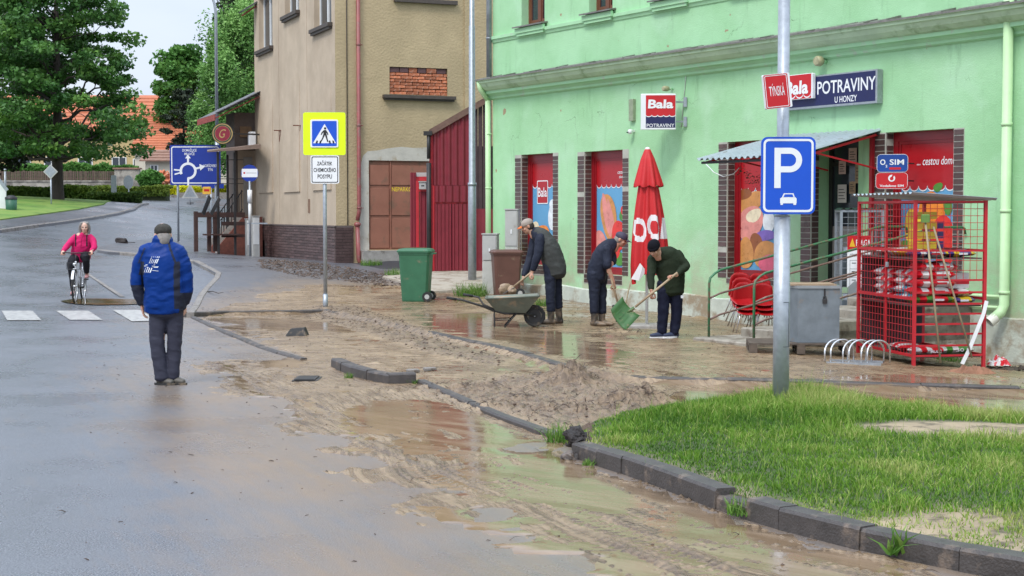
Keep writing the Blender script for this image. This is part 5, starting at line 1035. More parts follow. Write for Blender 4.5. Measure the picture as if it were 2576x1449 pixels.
# ================================================================ pub behind the beige building: low wing, roof, canopy, steps
PB = thing('pub_building', 'low dark brown pub wing with a red edged slate roof behind the beige building', 'building', bw(0, TL), BANG)
PO = bw(0, TL); _, _, pf, pl, pw = frame_at(PO, BANG)
MM('pub_wall', (.10,.075,.06), .8, var=.2, vs=3, bump=.3); MM('slate', (.10,.10,.105), .7, var=.3, vs=9, rnd=.2); MM('fascia', (.28,.05,.04), .6, var=.3, vs=8); MM('pub_beige', (.42,.33,.24), .8, var=.1)
xp = pf(590, 330)[0]; q = MB(); ze = pf(600, 283)[1]; q.box(xp, 3, .02, 1.4, -1, ze); part('wall', q, M['pub_wall'], PB)
xe, ze2 = pf(542, 286, -.6); x3, z3 = pf(640, 238, -.6); sl = (z3 - ze2) / (x3 - xe)
q = MB(); q.add([(xe,-.6,ze2),(3.0,-.6,ze2+sl*(3-xe)),(3.0,2.5,ze2+sl*(3-xe)),(xe,2.5,ze2),(xe,-.6,ze2-.06),(3.0,-.6,ze2+sl*(3-xe)-.06),(3,2.5,ze2+sl*(3-xe)-.06),(xe,2.5,ze2-.06)], [(0,1,2,3),(7,6,5,4),(0,3,7,4),(4,5,1,0)]); rf = part('roof', q, M['slate'], PB)
q = MB(); q.bar((xe, -.62, ze2 - .14), (3, -.62, ze2 + sl*(3-xe) - .14), .03, .22, (0,1,0)); q.f = q.f; part('barge_board', q, M['fascia'], rf); q = MB(); q.box(xe - .03, xe, -.6, 2.5, ze2 - .22, ze2 - .02); part('eaves_board', q, M['fascia'], rf)
for i in range(9):      # slates seen along the edge
    q = MB(); x = xe + .05 + i * .22; q.bar((x, -.62, ze2 + sl*(x-xe) + .02), (x + .2, -.62, ze2 + sl*(x+.2-xe) + .035), .5, .02, (0,0,1)); part('slate', q, M['slate'], rf)
q = MB(); q.box(xp + .1, .0, .0, .018, pf(600, 560)[1], pf(600, 378)[1]); part('lower_wall', q, M['pub_beige'], PB)
q = MB(); q.box(pf(612,400)[0], pf(634,400)[0], -.03, .0, pf(600,540)[1], pf(600,395)[1]); part('door', q, mat('pub_door', (.30,.28,.25), .6, var=.1), PB)
q = MB(); q.box(pf(603,300)[0], pf(632,300)[0], -.03, .015, pf(600,345)[1], pf(600,318)[1]); part('notice_board', q, mat('board_brown', (.16,.09,.04), .6, var=.3), PB)
xu, zu = pf(604, 38); q = MB(); q.bar((xu, -.3, zu - .05), (0, -.3, zu + .28), .05, .16, (0, 1, 0)); q.bar((xu - .05, -.28, zu + .06), (0, -.28, zu + .40), .5, .05, (0, 0, 1), 1); part('upper_roof_corner', q, [M['fascia'], M['slate']], PB)
CN = thing('entrance_canopy', 'low metal canopy on thin black posts over the pub steps', 'canopy', bw(0, TL), BANG)
cx0, cz0 = pf(515, 381, -2.2); cx1, cz1 = pf(642, 364, -1.8)
q = MB(); q.add([(cx0,-2.6,cz0),(cx1,-2.6,cz1-.02),(0,0,cz1+.1),(cx0+.5,0,cz0+.15),(cx0,-2.6,cz0-.04),(cx1,-2.6,cz1-.16),(0,0,cz1-.0),(cx0+.5,0,cz0+.08)], [(0,1,2,3),(7,6,5,4),(0,4,5,1),(0,3,7,4),(1,5,6,2)]); part('canopy_roof', q, mat('canopy', (.20,.14,.11), .6, var=.2), CN)
for u, y in ((548, -2.4), (590, -2.3), (572, -.4)):
    x, z = pf(u, 400, y); g_ = pw(x, y); zg0 = float(surf(g_.x, g_.y)); q = MB(); q.box(x - .035, x + .035, y - .035, y + .035, zg0 - .1, cz0 - .02); part('post', q, M['darkmetal'], CN)
q = MB(); x, z = pf(572, 400, -2.3); 
for v in (402, 450, 462): q.bar((pf(552,v,-2.4)[0], -2.4, pf(552,v,-2.4)[1]), (pf(612,v,-2.3)[0], -2.3, pf(612,v,-2.3)[1]), .025, .025)
q.bar((pf(590,400,-2.3)[0], -2.3, pf(590,402,-2.3)[1]), (pf(590,400,-2.3)[0], -2.3, pf(590,465,-2.3)[1]), .02, .02)
part('trellis', q, M['darkmetal'], CN)
ST = thing('pub_steps', 'red sided entrance steps with black railings leading up to the pub', 'steps', bw(0, TL), BANG)
ya = -1.2; nst = 6; xs0 = pf(548, 640, ya)[0]; xs1 = min(pf(640, 560, ya)[0], -.7); gz_ = pf(548, 632, ya)[1]; tz = pf(640, 553, ya)[1]
for i in range(nst):
    q = MB(); x0 = xs0 + .1 + (xs1 - xs0) * i / nst; zz = gz_ + (tz - gz_) * (i + .6) / nst; q.cbox(x0, -.07, ya + .13, ya + .97, zz - (tz-gz_)/nst - .15 * (i == 0) - .02, zz, .01); part('step', q, M['concrete'], ST)
for yy in (ya, ya + 1.1):
    q = MB(); q.prism([(xs0, gz_ - .2), (-.07, gz_ - .2), (-.07, tz + .1), (xs1, tz + .1), (xs0, gz_ + .15)], yy - .12, yy + .12); q.bar((xs0, yy, gz_ + .17), (xs1, yy, tz + .12), .28, .04, (0, 1, 0), 1); part('side_wall', q, [mat('brick_side', (.20,.07,.05), .75, var=.25, vs=10), M['concrete']], ST)
    q = MB(); q.bar((xs0 + .1, yy, gz_ + 1.0), (xs1, yy, tz + .95), .035, .035); q.bar((xs0 + .1, yy, gz_ + .4), (xs1, yy, tz + .35), .03, .03)
    part('handrail', q, M['darkmetal'], ST)
    for i in range(9): x = xs0 + .12 + (xs1 - xs0 - .15) * i / 8; zz = gz_ + .15 + (tz - gz_) * i / 8; q = MB(); q.box(x - .012, x + .012, yy - .012, yy + .012, zz, zz + .83); part('baluster', q, M['darkmetal'], ST)
BE = thing('wooden_bench_frame', 'dark brown wooden railing and bench in front of the pub steps', 'bench', pw(xs0, ya - .8, 0), BANG)
zg0 = pf(520, 625, ya - .8)[1]
u2x = lambda u: pf(u, 600, ya - .8)[0] - xs0
MM('dark_wood', (.06,.028,.022), .6, var=.3, vs=8)
for u in (493, 526, 541): q = MB(); x = u2x(u); q.box(x - .06, x + .06, -.06, .06, zg0 - .1, zg0 + 1.18); part('post', q, M['dark_wood'], BE)
for dz, h_ in ((1.15, .16), (.85, .12), (.45, .10)): q = MB(); q.box(u2x(493) + (0 if dz > .9 else .8), u2x(545) + .9, -.09, -.062, zg0 + dz - h_, zg0 + dz); part('rail', q, M['dark_wood'], BE)
q = MB(); q.box(u2x(508), u2x(548) + .6, -.5, -.1, zg0 + .42, zg0 + .47); part('seat', q, M['dark_wood'], BE)
p = pw(*[pf(530, 520, ya - 1.5)[0], ya - 1.5]); z = pf(530, 538, ya - 1.5)[1]; CB = thing('menu_board', 'tilted grey board leaning above the wooden bench railing', 'board', (p.x, p.y, z), 0); q = MB(); q.bar((-.25, 0, 0), (-.05, .1, .55), .5, .03, (1,0,0)); q.bar((0, 0, 0), (.25, .12, .5), .4, .03, (1,0,0)); part('panel', q, mat('slate_grey', (.12,.14,.16), .5), CB)
p = pw(pf(551, 620, ya)[0], ya - .5)
# round pub sign
PS = thing('round_pub_sign', 'round maroon hanging sign with gold rim beside the pub roof', 'sign', at(560, 336, 49.5), R(4)); k = FOC / 49.5; r = 27 / k
q = MB(); q.prism(ellipse(0, 0, r, r, 32), 0, .12); part('case', q, M['black'], PS); q = MB(); q.sheet(ellipse(0, 0, r*.93, r*.93, 32), -.003, 0); q.sheet(ellipse(0, 0, r*.84, r*.84, 32), -.005, 1); q.sheet(ellipse(0,0,r*.72,r*.72,32), -.007, 0); q.sheet(ellipse(0, 0, r*.69, r*.69, 32), -.009, 2); part('face', q, [mat('gold', (.40,.28,.10), .5), mat('deepgreen', (.03,.05,.03), .5), mat('maroon', (.22,.012,.03), .45)], PS)
lettering(PS, 'G', .0, .0, r * .62, r * .8, -.012, M['gold'] if 'gold' in M else bpy.data.materials['gold'], .0, .35); q = MB(); q.bar((r*.9, .05, 0), (r*.9 + 1.0, .6, .0), .05, .05); part('arm', q, M['darkmetal'], PS)
x, z = pf(634, 345, -.3); o = thing('wall_lantern', 'small white illuminated sign box under the pub roof', 'sign', pw(x, -.3, z), BANG); q = MB(); q.cbox(-.12, .12, -.12, .12, -.28, .18, .03); part('case', q, M['sign_white'], o)
# ================================================================ trees
M['leaf'] = leafmat('linden_leaf', (.028,.09,.02), (.08,.195,.04), (.17,.32,.06), .45, .22)
M['leaf_dark'] = leafmat('dark_leaf', (.018,.022,.012), (.035,.055,.025), (.07,.075,.04), .5, .12)
M['leaf_willow'] = leafmat('willow_leaf', (.06,.15,.035), (.16,.33,.08), (.30,.50,.15), .5, .3)
M['leaf_mid'] = leafmat('mid_leaf', (.04,.12,.02), (.09,.23,.045), (.17,.34,.07), .5, .25)
M['leaf_pine'] = leafmat('pine_leaf', (.012,.022,.012), (.03,.045,.022), (.06,.06,.03), .6, .08)
M['leaf_hedge'] = leafmat('hedge_leaf', (.02,.05,.01), (.07,.13,.02), (.16,.22,.03), .6, .2)
M['leaf_yellow'] = leafmat('yellow_leaf', (.35,.36,.01), (.62,.62,.02), (.85,.82,.05), .6, .3)
MM('bark', (.045,.035,.028), .9, var=.35, vs=9, bump=.8, bs=25, stretch=(1,1,.3))
def leafcloud(name, P, size, tint, mt, parent, droop=0.0, aspect=.6):
    n = len(P); a = np.random.uniform(0, 2*np.pi, n); b = np.random.uniform(-1, 1, n) * (1 - droop) - droop * .9
    c = np.sqrt(np.maximum(0, 1 - b*b)); d1 = np.c_[np.cos(a)*c, np.sin(a)*c, b]; r = np.random.normal(size=(n, 3)); d2 = np.cross(d1, r); d2 /= np.linalg.norm(d2, axis=1)[:, None] + 1e-9
    s = (size * np.random.uniform(.6, 1.4, n))[:, None] if np.isscalar(size) else (size * np.random.uniform(.7, 1.3, n))[:, None]
    V = np.stack([P - d1*s, P + d2*s*aspect, P + d1*s, P - d2*s*aspect], 1).reshape(-1, 3); i = np.arange(n) * 4
    o = link(name, bigmesh(name, V, np.c_[i, i+1, i+2, i+3], mt, False, {'tint': np.clip(np.repeat(tint, 4), 0, 1)}), parent); return o
def limb_path(p0, p1, n=5, wob=.08, sag=0.0):
    L_ = (p1 - p0).length; out = []
    for i in range(n + 1):
        t = i / n; p = p0.lerp(p1, t) + Vector((random.gauss(0, wob), random.gauss(0, wob), random.gauss(0, wob) - sag * math.sin(math.pi * t))) * (L_ * .25 * math.sin(math.pi * t)); out.append(p)
    return out
def tree(name, label, loc, trunk_h, trunk_r, top, env, nclump, per, clr, lsize, mt, group=None, nl=26, seed=1, tvar=.25, flat=.6, shell=.55, droop=0.0, base_t=.42, lean=0.0):
    """env(z) = crown radius at height z (0 outside); clumps fill its outer shell, limbs reach them"""
    random.seed(seed); np.random.seed(seed); o = thing(name, label, 'tree', loc, 0, group); zlo, zhi = trunk_h, top; C_ = []
    while len(C_) < nclump:
        z = random.uniform(zlo, zhi); r = env(z)
        if r <= 0 or random.random() > (r / env_max(env, zlo, zhi)) ** 1.0 + .12: continue
        q = random.uniform(0, 2*math.pi); rr = r * (random.uniform(shell, 1) if random.random() < .8 else random.uniform(.1, 1)); rr *= 1 + .16 * math.sin(3*q + z) ; C_.append(Vector((rr*math.cos(q) + lean * (z - zlo), rr*math.sin(q), z)))
    tb = MB(); hgt = top * .93; tb.tube([(0,0,-.4), (.02,.01,.15), (.0,.0,trunk_h*.5), (.03,-.02,trunk_h), (lean*.5*(hgt-trunk_h)+.05,.04,(trunk_h+hgt)/2), (lean*(hgt-trunk_h),0,hgt)], [trunk_r*1.5, trunk_r*1.08, trunk_r*.95, trunk_r*.85, trunk_r*.45, trunk_r*.08], 10)
    for c in sorted(random.sample(C_, min(nl, len(C_))), key=lambda c: c.z):
        z0 = max(trunk_h * .85, c.z - (c.xy.length) * random.uniform(.25, .7)); p0 = Vector((lean * max(0, z0 - trunk_h), 0, min(z0, hgt))); r0 = trunk_r * max(.12, .5 * (1 - z0 / top)) * random.uniform(.7, 1); pts = limb_path(p0, c, 5, .22); tb.tube(pts, [r0 * (1 - .82 * i / 5) for i in range(6)], 6)
        for _ in range(3): k = random.randint(2, 4); e = pts[k] + Vector((random.gauss(0, .7), random.gauss(0, .7), random.uniform(.1, 1))); tb.tube([pts[k], (pts[k] + e) / 2 + Vector((0,0,.1)), e], [r0*.25, r0*.18, r0*.06], 4)
    part('trunk', tb, M['bark'], o)
    P = []; T = []
    for c in C_:
        R_ = clr * random.uniform(.6, 1.25); n = int(per * random.uniform(.6, 1.3)); q = np.random.normal(size=(n, 3)); q /= np.linalg.norm(q, axis=1)[:, None]; q *= (np.random.rand(n) ** .45)[:, None] * R_; q[:, 2] *= flat; q[:, 2] -= droop * (q[:, 0]**2 + q[:, 1]**2) / R_
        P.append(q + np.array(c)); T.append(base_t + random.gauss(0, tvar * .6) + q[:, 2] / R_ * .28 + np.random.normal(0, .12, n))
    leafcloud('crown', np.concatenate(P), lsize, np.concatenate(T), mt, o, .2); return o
def env_max(env, a, b): return max(env(a + (b - a) * i / 20) for i in range(21)) or 1
TR = at(145, 507, 66); TR.z = float(terr(TR.x, TR.y))
def envp(pts):
    def f(z):
        if z <= pts[0][0] or z >= pts[-1][0]: return 0
        for (a, ra), (b, rb) in zip(pts[:-1], pts[1:]):
            if a <= z <= b: return ra + (rb - ra) * (z - a) / (b - a)
        return 0
    return f
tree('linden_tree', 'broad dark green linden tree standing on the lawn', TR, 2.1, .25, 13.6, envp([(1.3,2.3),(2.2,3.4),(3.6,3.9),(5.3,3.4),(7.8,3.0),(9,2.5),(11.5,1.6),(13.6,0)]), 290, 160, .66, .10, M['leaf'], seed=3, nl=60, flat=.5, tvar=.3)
p = at(-60, 500, 74); p.z = float(terr(p.x, p.y)); tree('copper_beech_tree', 'dark brownish tree at the left edge behind the linden', p, 1.6, .25, 10, envp([(1,3),(3,4.2),(6,3.8),(9,2),(10.2,0)]), 160, 170, .9, .14, M['leaf_dark'], seed=5)
p = at(640, 500, 92); p.z = float(terr(p.x, p.y)); WL = p.copy()
tree('willow_tree', 'pale green feathery willow tree behind the pub roof', p, 2.2, .35, 11.9, envp([(1.5,2.6),(3,3.4),(6,3.6),(8.5,3.0),(10,2.4),(11.0,1.5),(11.8,0)]), 330, 330, .75, .085, M['leaf_willow'], seed=8, flat=1.6, droop=.6, tvar=.4)
p = at(462, 500, 104); p.z = float(terr(p.x, p.y)); tree('pine_tree', 'small dark pine with ragged branches left of the willow', p, 1.8, .16, 7.0, envp([(1.6,1.1),(3,1.5),(5,1.1),(6.6,.5),(7.1,0)]), 46, 90, .5, .11, M['leaf_pine'], seed=11, flat=.4, shell=.3, nl=30)
p = at(450, 500, 122); p.z = float(terr(p.x, p.y)); tree('maple_tree', 'mid green tree rising above the red tiled roof', p, 4.5, .3, 11.4, envp([(5,1.2),(7,2.0),(9,1.9),(10.5,1.0),(11.3,0)]), 100, 150, .85, .17, M['leaf_mid'], seed=13, lean=.05)
p = at(612, 500, 112); p.z = float(terr(p.x, p.y)); tree('spruce_tree', 'dark tree top showing above the willow beside the beige building', p, 6, .3, 18.5, envp([(9,1.0),(13,1.5),(15,1.3),(17.5,1.0),(18.6,0)]), 110, 140, .8, .17, M['leaf_pine'], seed=15)
# ================================================================ far houses, walls and fences
MM('roof_orange', (.44,.14,.065), .75, var=.14, vs=5, rnd=.12); MM('roof_grey', (.16,.16,.18), .7, var=.2, rnd=.1); MM('cream', (.60,.55,.44), .8, var=.1, vs=1); MM('ochre', (.52,.40,.20), .8, var=.1, vs=1); MM('roof_old', (.25,.14,.10), .8, var=.25, vs=4)
def house(name, label, u0, u1, vb, Y, wall_top, roof_top, depth, wm, rm, crs=14, windows=()):
    a, b = at(u0, vb, Y), at(u1, vb, Y); o = thing(name, label, 'house', ((a.x + b.x)/2, Y, a.z), 0); w = (b.x - a.x) / 2; k = FOC / Y; ht = (vb - wall_top) / k; hr = (vb - roof_top) / k
    q = MB(); q.box(-w, w, 0, depth, -1.5, ht); q.add([(-w,0,ht),(-w,depth/2,hr),(-w,depth,ht)], [(0,1,2)]); q.add([(w,0,ht),(w,depth/2,hr),(w,depth,ht)], [(2,1,0)]); part('wall', q, wm, o)
    rf = MB(); rf.add([(-w-.3,-.4,ht-.1),(w+.3,-.4,ht-.1),(w+.3,depth/2,hr),(-w-.3,depth/2,hr),(-w-.3,depth+.4,ht-.1),(w+.3,depth+.4,ht-.1)], [(0,1,2,3),(3,2,5,4)]); r = part('roof', rf, rm, o)
    for i in range(crs):      # courses of tiles, each row a real step
        t0, t1 = i / crs, (i + 1) / crs; q = MB(); y0, z0 = -.45 + (depth/2+.45)*t0, ht - .1 + (hr-ht+.1)*t0; y1, z1 = -.45 + (depth/2+.45)*t1, ht - .1 + (hr-ht+.1)*t1
        q.add([(-w-.32,y0-.03,z0+.10),(w+.32,y0-.03,z0+.10),(w+.32,y1,z1+.03),(-w-.32,y1,z1+.03),(-w-.32,y0-.03,z0),(w+.32,y0-.03,z0)], [(0,1,2,3),(4,5,1,0)]); part('tile_course', q, rm, r)
    for (uu, vv, ww, hh) in windows:
        c = at(uu, vv, Y); x, z = c.x - o.location.x, c.z - a.z; q = MB(); q.box(x - ww/2 - .06, x + ww/2 + .06, -.05, -.002, z - hh/2 - .06, z + hh/2 + .06); wn = part('window', q, M['white_paint'], o)
        for s_ in (-1, 1): q = MB(); q.add([(x + s_*ww/4 - ww/4 + .03, -.055, z - hh/2), (x + s_*ww/4 + ww/4 - .03, -.055, z - hh/2), (x + s_*ww/4 + ww/4 - .03, -.055, z + hh/2), (x + s_*ww/4 - ww/4 + .03, -.055, z + hh/2)], [(0,1,2,3)]); part('pane', q, M['glass'], wn)
    return o
house('cottage', 'long house with bright orange tiled roof behind the linden', 340, 620, 470, 118, 378, 268, 11, M['cream'], M['roof_orange'], 17)
house('shed', 'low annex with dull brown tiled roof in front of the orange roof', 366, 452, 462, 112, 403, 376, 3, M['cream'], M['roof_old'], 4, [(388, 425, .5, .5)])
house('grey_roofed_house', 'house with grey slate roof above the orange roof', 405, 520, 440, 145, 276, 250, 6, M['cream'], M['roof_grey'], 5)
house('yellow_house', 'yellow house glimpsed through the linden crown', -120, 358, 475, 124, 330, 230, 10, M['ochre'], M['roof_orange'], 10, [(60, 420, 1.1, 1.5), (130, 420, 1.1, 1.5), (215, 420, 1.1, 1.5), (300, 420, 1.1, 1.5), (344, 412, .5, .7)])
house('white_gable_house', 'pale house with brown roof behind the left part of the linden', -420, -125, 475, 128, 340, 240, 10, M['cream'], M['roof_old'], 8, [(-200, 410, 1.2, 1.5)])
MM('old_wall', (.36,.33,.28), .85, var=.3, vs=2, bump=.4, bs=8, col2=(.18,.16,.14), c2at=.52, c2s=1.5); MM('fence_wood', (.11,.075,.055), .8, var=.3, rnd=.3, vs=6)
Y = 100; a, b = at(-60, 478, Y), at(290, 478, Y); gz = min(a.z, b.z); WL_ = thing('stone_wall', 'long low plastered stone wall behind the hedge', 'wall', (a.x, Y, gz)); k = FOC / Y; q = MB(); q.box(0, b.x - a.x, 0, .4, -1, 21 / k); q.box(-.05, b.x - a.x, -.06, .46, 21/k, 24/k); part('masonry', q, M['old_wall'], WL_)
PF = thing('picket_fence', 'brown wooden picket fence standing on the low wall', 'fence', (a.x, Y + .2, gz + 24 / k)); n = 74; Lw = b.x - a.x; pm_ = MB(); pm_.box(-.045, .045, 0, .03, 0, .62); pme = pm_.mesh('picket', M['fence_wood'])
for i in range(n): o = link('picket', pme, PF); o.location = (Lw * (i + .5) / n, 0, random.uniform(-.01, .01)); o.rotation_euler = (0, random.uniform(-.03, .03), 0)
for z in (.12, .48): q = MB(); q.box(0, Lw, .03, .07, z, z + .06); part('rail', q, M['fence_wood'], PF)
for i in range(7): q = MB(); x = Lw * i / 6; q.box(x - .07, x + .07, .07, .2, -.1, .66); part('post', q, M['fence_wood'], PF)
c, d = at(288, 480, 99), at(350, 480, 99); k = FOC / 99; GP = thing('rendered_gate_wall', 'taller grey rendered wall piece at the end of the picket fence', 'wall', (c.x, 99, c.z)); q = MB(); q.cbox(0, d.x - c.x, 0, .5, -1, 54/k, .03); part('masonry', q, M['old_wall'], GP); q = MB(); q.box(-.08, d.x - c.x + .08, -.08, .58, 54/k, 58/k); part('coping', q, M['roof_old'], GP)
c = at(412, 462, 108); o = thing('brick_heap', 'heap of broken orange bricks beside the green bush', 'heap', c); q = MB(); random.seed(4)
for _ in range(70): x = random.gauss(0, .55); P_ = Vector((x, random.uniform(-.5,.5), random.uniform(0, max(.1, 1.0 - abs(x) * .8)))); u_ = Vector((random.gauss(0,1), random.gauss(0,1), random.gauss(0,.4))).normalized(); w_ = u_.orthogonal().normalized(); q.frame(P_, u_, w_, u_.cross(w_), .15, .09, .07)
tag(part('bricks', q, M['red_brick'], o), kind='stuff')
def hedge(name, label, pts, Y, h, depth, mt, n, size, tb=.5, base=None):
    a = at(pts[0], base, Y); b = at(pts[1], base, Y); o = thing(name, label, 'hedge', ((a.x+b.x)/2, Y, a.z)); w = (b.x - a.x) / 2
    q = MB(); q.cbox(-w + .15, w - .15, .12, depth - .12, -.3, h * .82, .1); part('branches', q, mat(name + '_core', (.03,.04,.015), .9, var=.3), o)
    X = np.random.uniform(-w, w, n); Yh = np.random.uniform(0, depth, n); top = h * (.88 + .16 * vnoise(X * 1.3, Yh, s=5)); Zh = top * (np.random.rand(n) ** .55); m_ = np.random.rand(n) < .5; Yh = np.where(m_, np.random.uniform(-.08, .15, n), Yh); Zh = np.where(m_, Zh, top * np.random.uniform(.85, 1.05, n))
    leafcloud('foliage', np.c_[X, Yh, Zh], size, tb + .35 * (Zh / h - .5) + np.random.normal(0, .15, n) + .2 * vnoise(X * .9, Yh, s=8), mt, o); return o
hedge('low_hedge', 'long low olive green hedge behind the lawn', (-60, 232), 74, .62, 1.0, M['leaf_hedge'], 9000, .09, .45, 500)
hedge('clipped_hedge', 'dark clipped hedge ending near the far pavement', (220, 356), 72, .55, 1.0, M['leaf_hedge'], 6000, .08, .3, 511)
hedge('bright_hedge', 'yellow green hedge along the roundabout left of the blue board', (236, 424), 84, .62, 1.2, M['leaf_hedge'], 9000, .08, .8, 495)
hedge('yellow_bushes', 'bright yellow shrubs on the roundabout behind the blue board', (420, 600), 92, .62, 1.5, M['leaf_yellow'], 9000, .08, .5, 493)
hedge('garden_bushes', 'loose dark green bushes in the garden behind the picket fence', (-90, 335), 106, 1.5, 1.5, M['leaf_mid'], 16000, .12, .35, 465)
c = at(378, 470, 96); o = thing('green_bush', 'round green bush between the gate wall and the brick heap', 'bush', c); n = 5000; q = np.random.normal(size=(n,3)); q /= np.linalg.norm(q, axis=1)[:,None]; q *= (np.random.rand(n)**.4)[:,None]; leafcloud('foliage', q * np.array([.85,.7,.62]) * (1 + .2 * vnoise(q[:,0]*3, q[:,1]*3, q[:,2]*3))[:,None] + np.array([0,0,.5]), .09, .45 + q[:,2]*.3 + np.random.normal(0,.12,n), M['leaf_mid'], o)
q = MB(); [q.tube([(0,0,-.2),(x*.5,.1,.3),(x,.2,.8)], [.03,.02,.01], 5) for x in (-.4,-.1,.2,.45)]; part('stems', q, M['bark'], o)
c0, c1 = at(430, 497, 89), at(545, 502, 89); q = MB(); q.box(c0.x, c1.x + 4, 89, 89.4, c0.z - 1, c0.z + .16); q.box(c0.x + .3, c1.x + 4, 89.4, 90.5, c0.z - 1, c0.z + .30); o = part('roundabout_kerb', q, M['kerb_pale'], None); tag(o, kind='structure')
# ================================================================ signs and posts
def pole(parent, x, z0, z1, r, mt=None, n=12, y=0, name='pole'): q = MB(); q.tube([(x, y, z0), (x, y, z1)], r, n); return part(name, q, mt or M['galv'], parent)
# direction board
YB = 53.0; g = gs(445, 604); c = at(491, 415, YB); k = FOC / YB; BD = thing('direction_board', 'large blue direction board with a roundabout arrow diagram', 'road sign', (c.x, YB, c.z), R(-2)); w, h = 64/k, 50/k
q = MB(); q.prism(rrect(-w, w, -h, h, .05), 0, .04); part('panel', q, M['sign_darkblue'], BD); o1, o2 = rrect(-w+.05, w-.05, -h+.05, h-.05, .08), rrect(-w+.085, w-.085, -h+.085, h-.085, .06); q = MB(); strip(q, o1 + o1[:1], o2 + o2[:1], -.004); part('border', q, M['sign_white'], BD)
q = MB(); cx, cz, r = -w*.28, -h*.30, .30; strip(q, *arc(cx, cz, r, -95, 205, .085, 30), -.006)
q.sheet([(cx-.035, cz-r-.20), (cx+.035, cz-r-.20), (cx+.035, cz-r+.06), (cx-.035, cz-r+.06)], -.007)
q.sheet([(cx-.035,cz+r-.01),(cx+.035,cz+r-.01),(cx+.035,cz+r+.16),(cx-.035,cz+r+.16)], -.0075); q.sheet([(cx-.10,cz+r+.14),(cx+.10,cz+r+.14),(cx,cz+r+.28)], -.008); q.sheet([(cx+r-.02,cz+.05),(cx+r+.17,cz+.10),(cx+r+.16,cz+.16),(cx+r-.03,cz+.12)], -.0075); q.sheet([(cx+r+.13,cz+.01),(cx+r+.30,cz+.16),(cx+r+.10,cz+.24)], -.008)
q.sheet([(cx-r-.20,cz+.02),(cx-r+.02,cz+.0),(cx-r+.02,cz+.05),(cx-r-.20,cz+.07)], -.0075); q.sheet([(cx-r-.18,cz-.14),(cx-r+.02,cz-.09),(cx-r+.02,cz-.04),(cx-r-.18,cz-.09)], -.0075); part('arrow_diagram', q, M['sign_white'], BD)
lettering(BD, 'DOMAŽLICE\nMILAVČE', -w*.22, h*.66, .50, .24, -.006, M['sign_white'], .01); lettering(BD, 'HORŠOVSKÝ\nTÝN', w*.60, -h*.12, .5, .26, -.006, M['sign_white'], .01)
bz = float(surf(g.x, g.y)); 
for x in (-46/k, 50/k): pole(BD, x, -h - (c.z - h - bz) - .2, h*.8, .04, y=.09)
c = at(530, 467, 58); o = thing('lower_blue_sign', 'narrow blue sign strip partly hidden behind the direction board', 'road sign', c); q = MB(); q.cbox(-.35, .5, 0, .03, -.1, .1, .01); part('panel', q, M['sign_darkblue'], o); pole(o, 0, -(c.z - float(terr(c.x, c.y))), .1, .03, y=.06)
c = at(520, 479, 57); o = thing('small_yellow_sign', 'small yellow symbol sign on a thin post near the pub', 'sign', c); q = MB(); q.cbox(-.16, .16, 0, .03, -.14, .14, .02); part('panel', q, mat('orange_sign', (.75,.42,.05), .5), o); q = MB(); q.sheet([(-.10,-.04),(.10,-.04),(.10,.05),(-.10,.05)], -.002); part('symbol', q, M['sign_red'], o); pole(o, 0, -(c.z - float(terr(c.x, c.y))), -.1, .025, y=.04)
# street lamp by the road
g = at(548, 605, 56); gz = float(terr(g.x, g.y)); o = thing('street_lamp', 'tall pale street lamp with curved arm by the willow', 'street lamp', (g.x, 56, gz)); k = FOC/56; top = 565/k + (EYE - gz) - (540-540)/k
H_ = (540 - 35)/k + EYE - gz; q = MB(); q.tube([(0,0,-.2),(0,0,H_*.5)], .075, 12); q.tube([(0,0,H_*.5),(0,0,H_),(-.04,0,H_+.3),(-.16,0,H_+.65),(-.42,0,H_+1.0),(-1.2,0,H_+1.25)], [.062,.055,.05,.045,.04,.035], 10); part('pole', q, M['galv'], o); q = MB(); q.cbox(-1.9,-1.15,-.14,.14,H_+1.2,H_+1.33,.03); part('lamp_head', q, M['grey_plastic'], o)
# bus stop
c = at(628, 436, 47.5); k = FOC/47.5; gz = float(surf(c.x, c.y)); o = thing('bus_stop_sign', 'round blue and white bus stop sign on a striped post', 'sign', (c.x, 47.5, c.z)); r = 21.5/k; q = MB(); q.prism(ellipse(0,0,r,r,28), 0, .03); part('disc', q, M['sign_darkblue'], o)
q = MB(); q.sheet(rrect(-r*.92, r*.92, -r*.45, r*.52, .02), -.003); part('white_band', q, M['sign_white'], o); q = MB(); q.sheet([(-r*.4,r*.0),(r*.8,r*.0),(r*.8,r*.08),(-r*.4,r*.08)], -.005); part('faint_print', q, mat('grey_text', (.45,.45,.48), .6), o); q = MB(); q.sheet(ellipse(-r*.62, r*.04, r*.12, r*.12, 10), -.005); part('emblem', q, M['sign_red'], o)
pole(o, 0, -(c.z - gz) - .1, -r*.9, .035); q = MB(); q.tube([(0,-.0,-r-.65),(0,0,-r-.25)], .075, 12); part('sleeve', q, M['sign_white'], o); q = MB(); q.box(-.1,.55,-.02,.0,-r-1.32,-r-1.28); part('timetable_bracket', q, M['galv'], o); q = MB(); q.tube([(0,0,-r-1.3),(0,0,-r-.65)], .05, 10); part('white_tube', q, M['white_paint'], o)
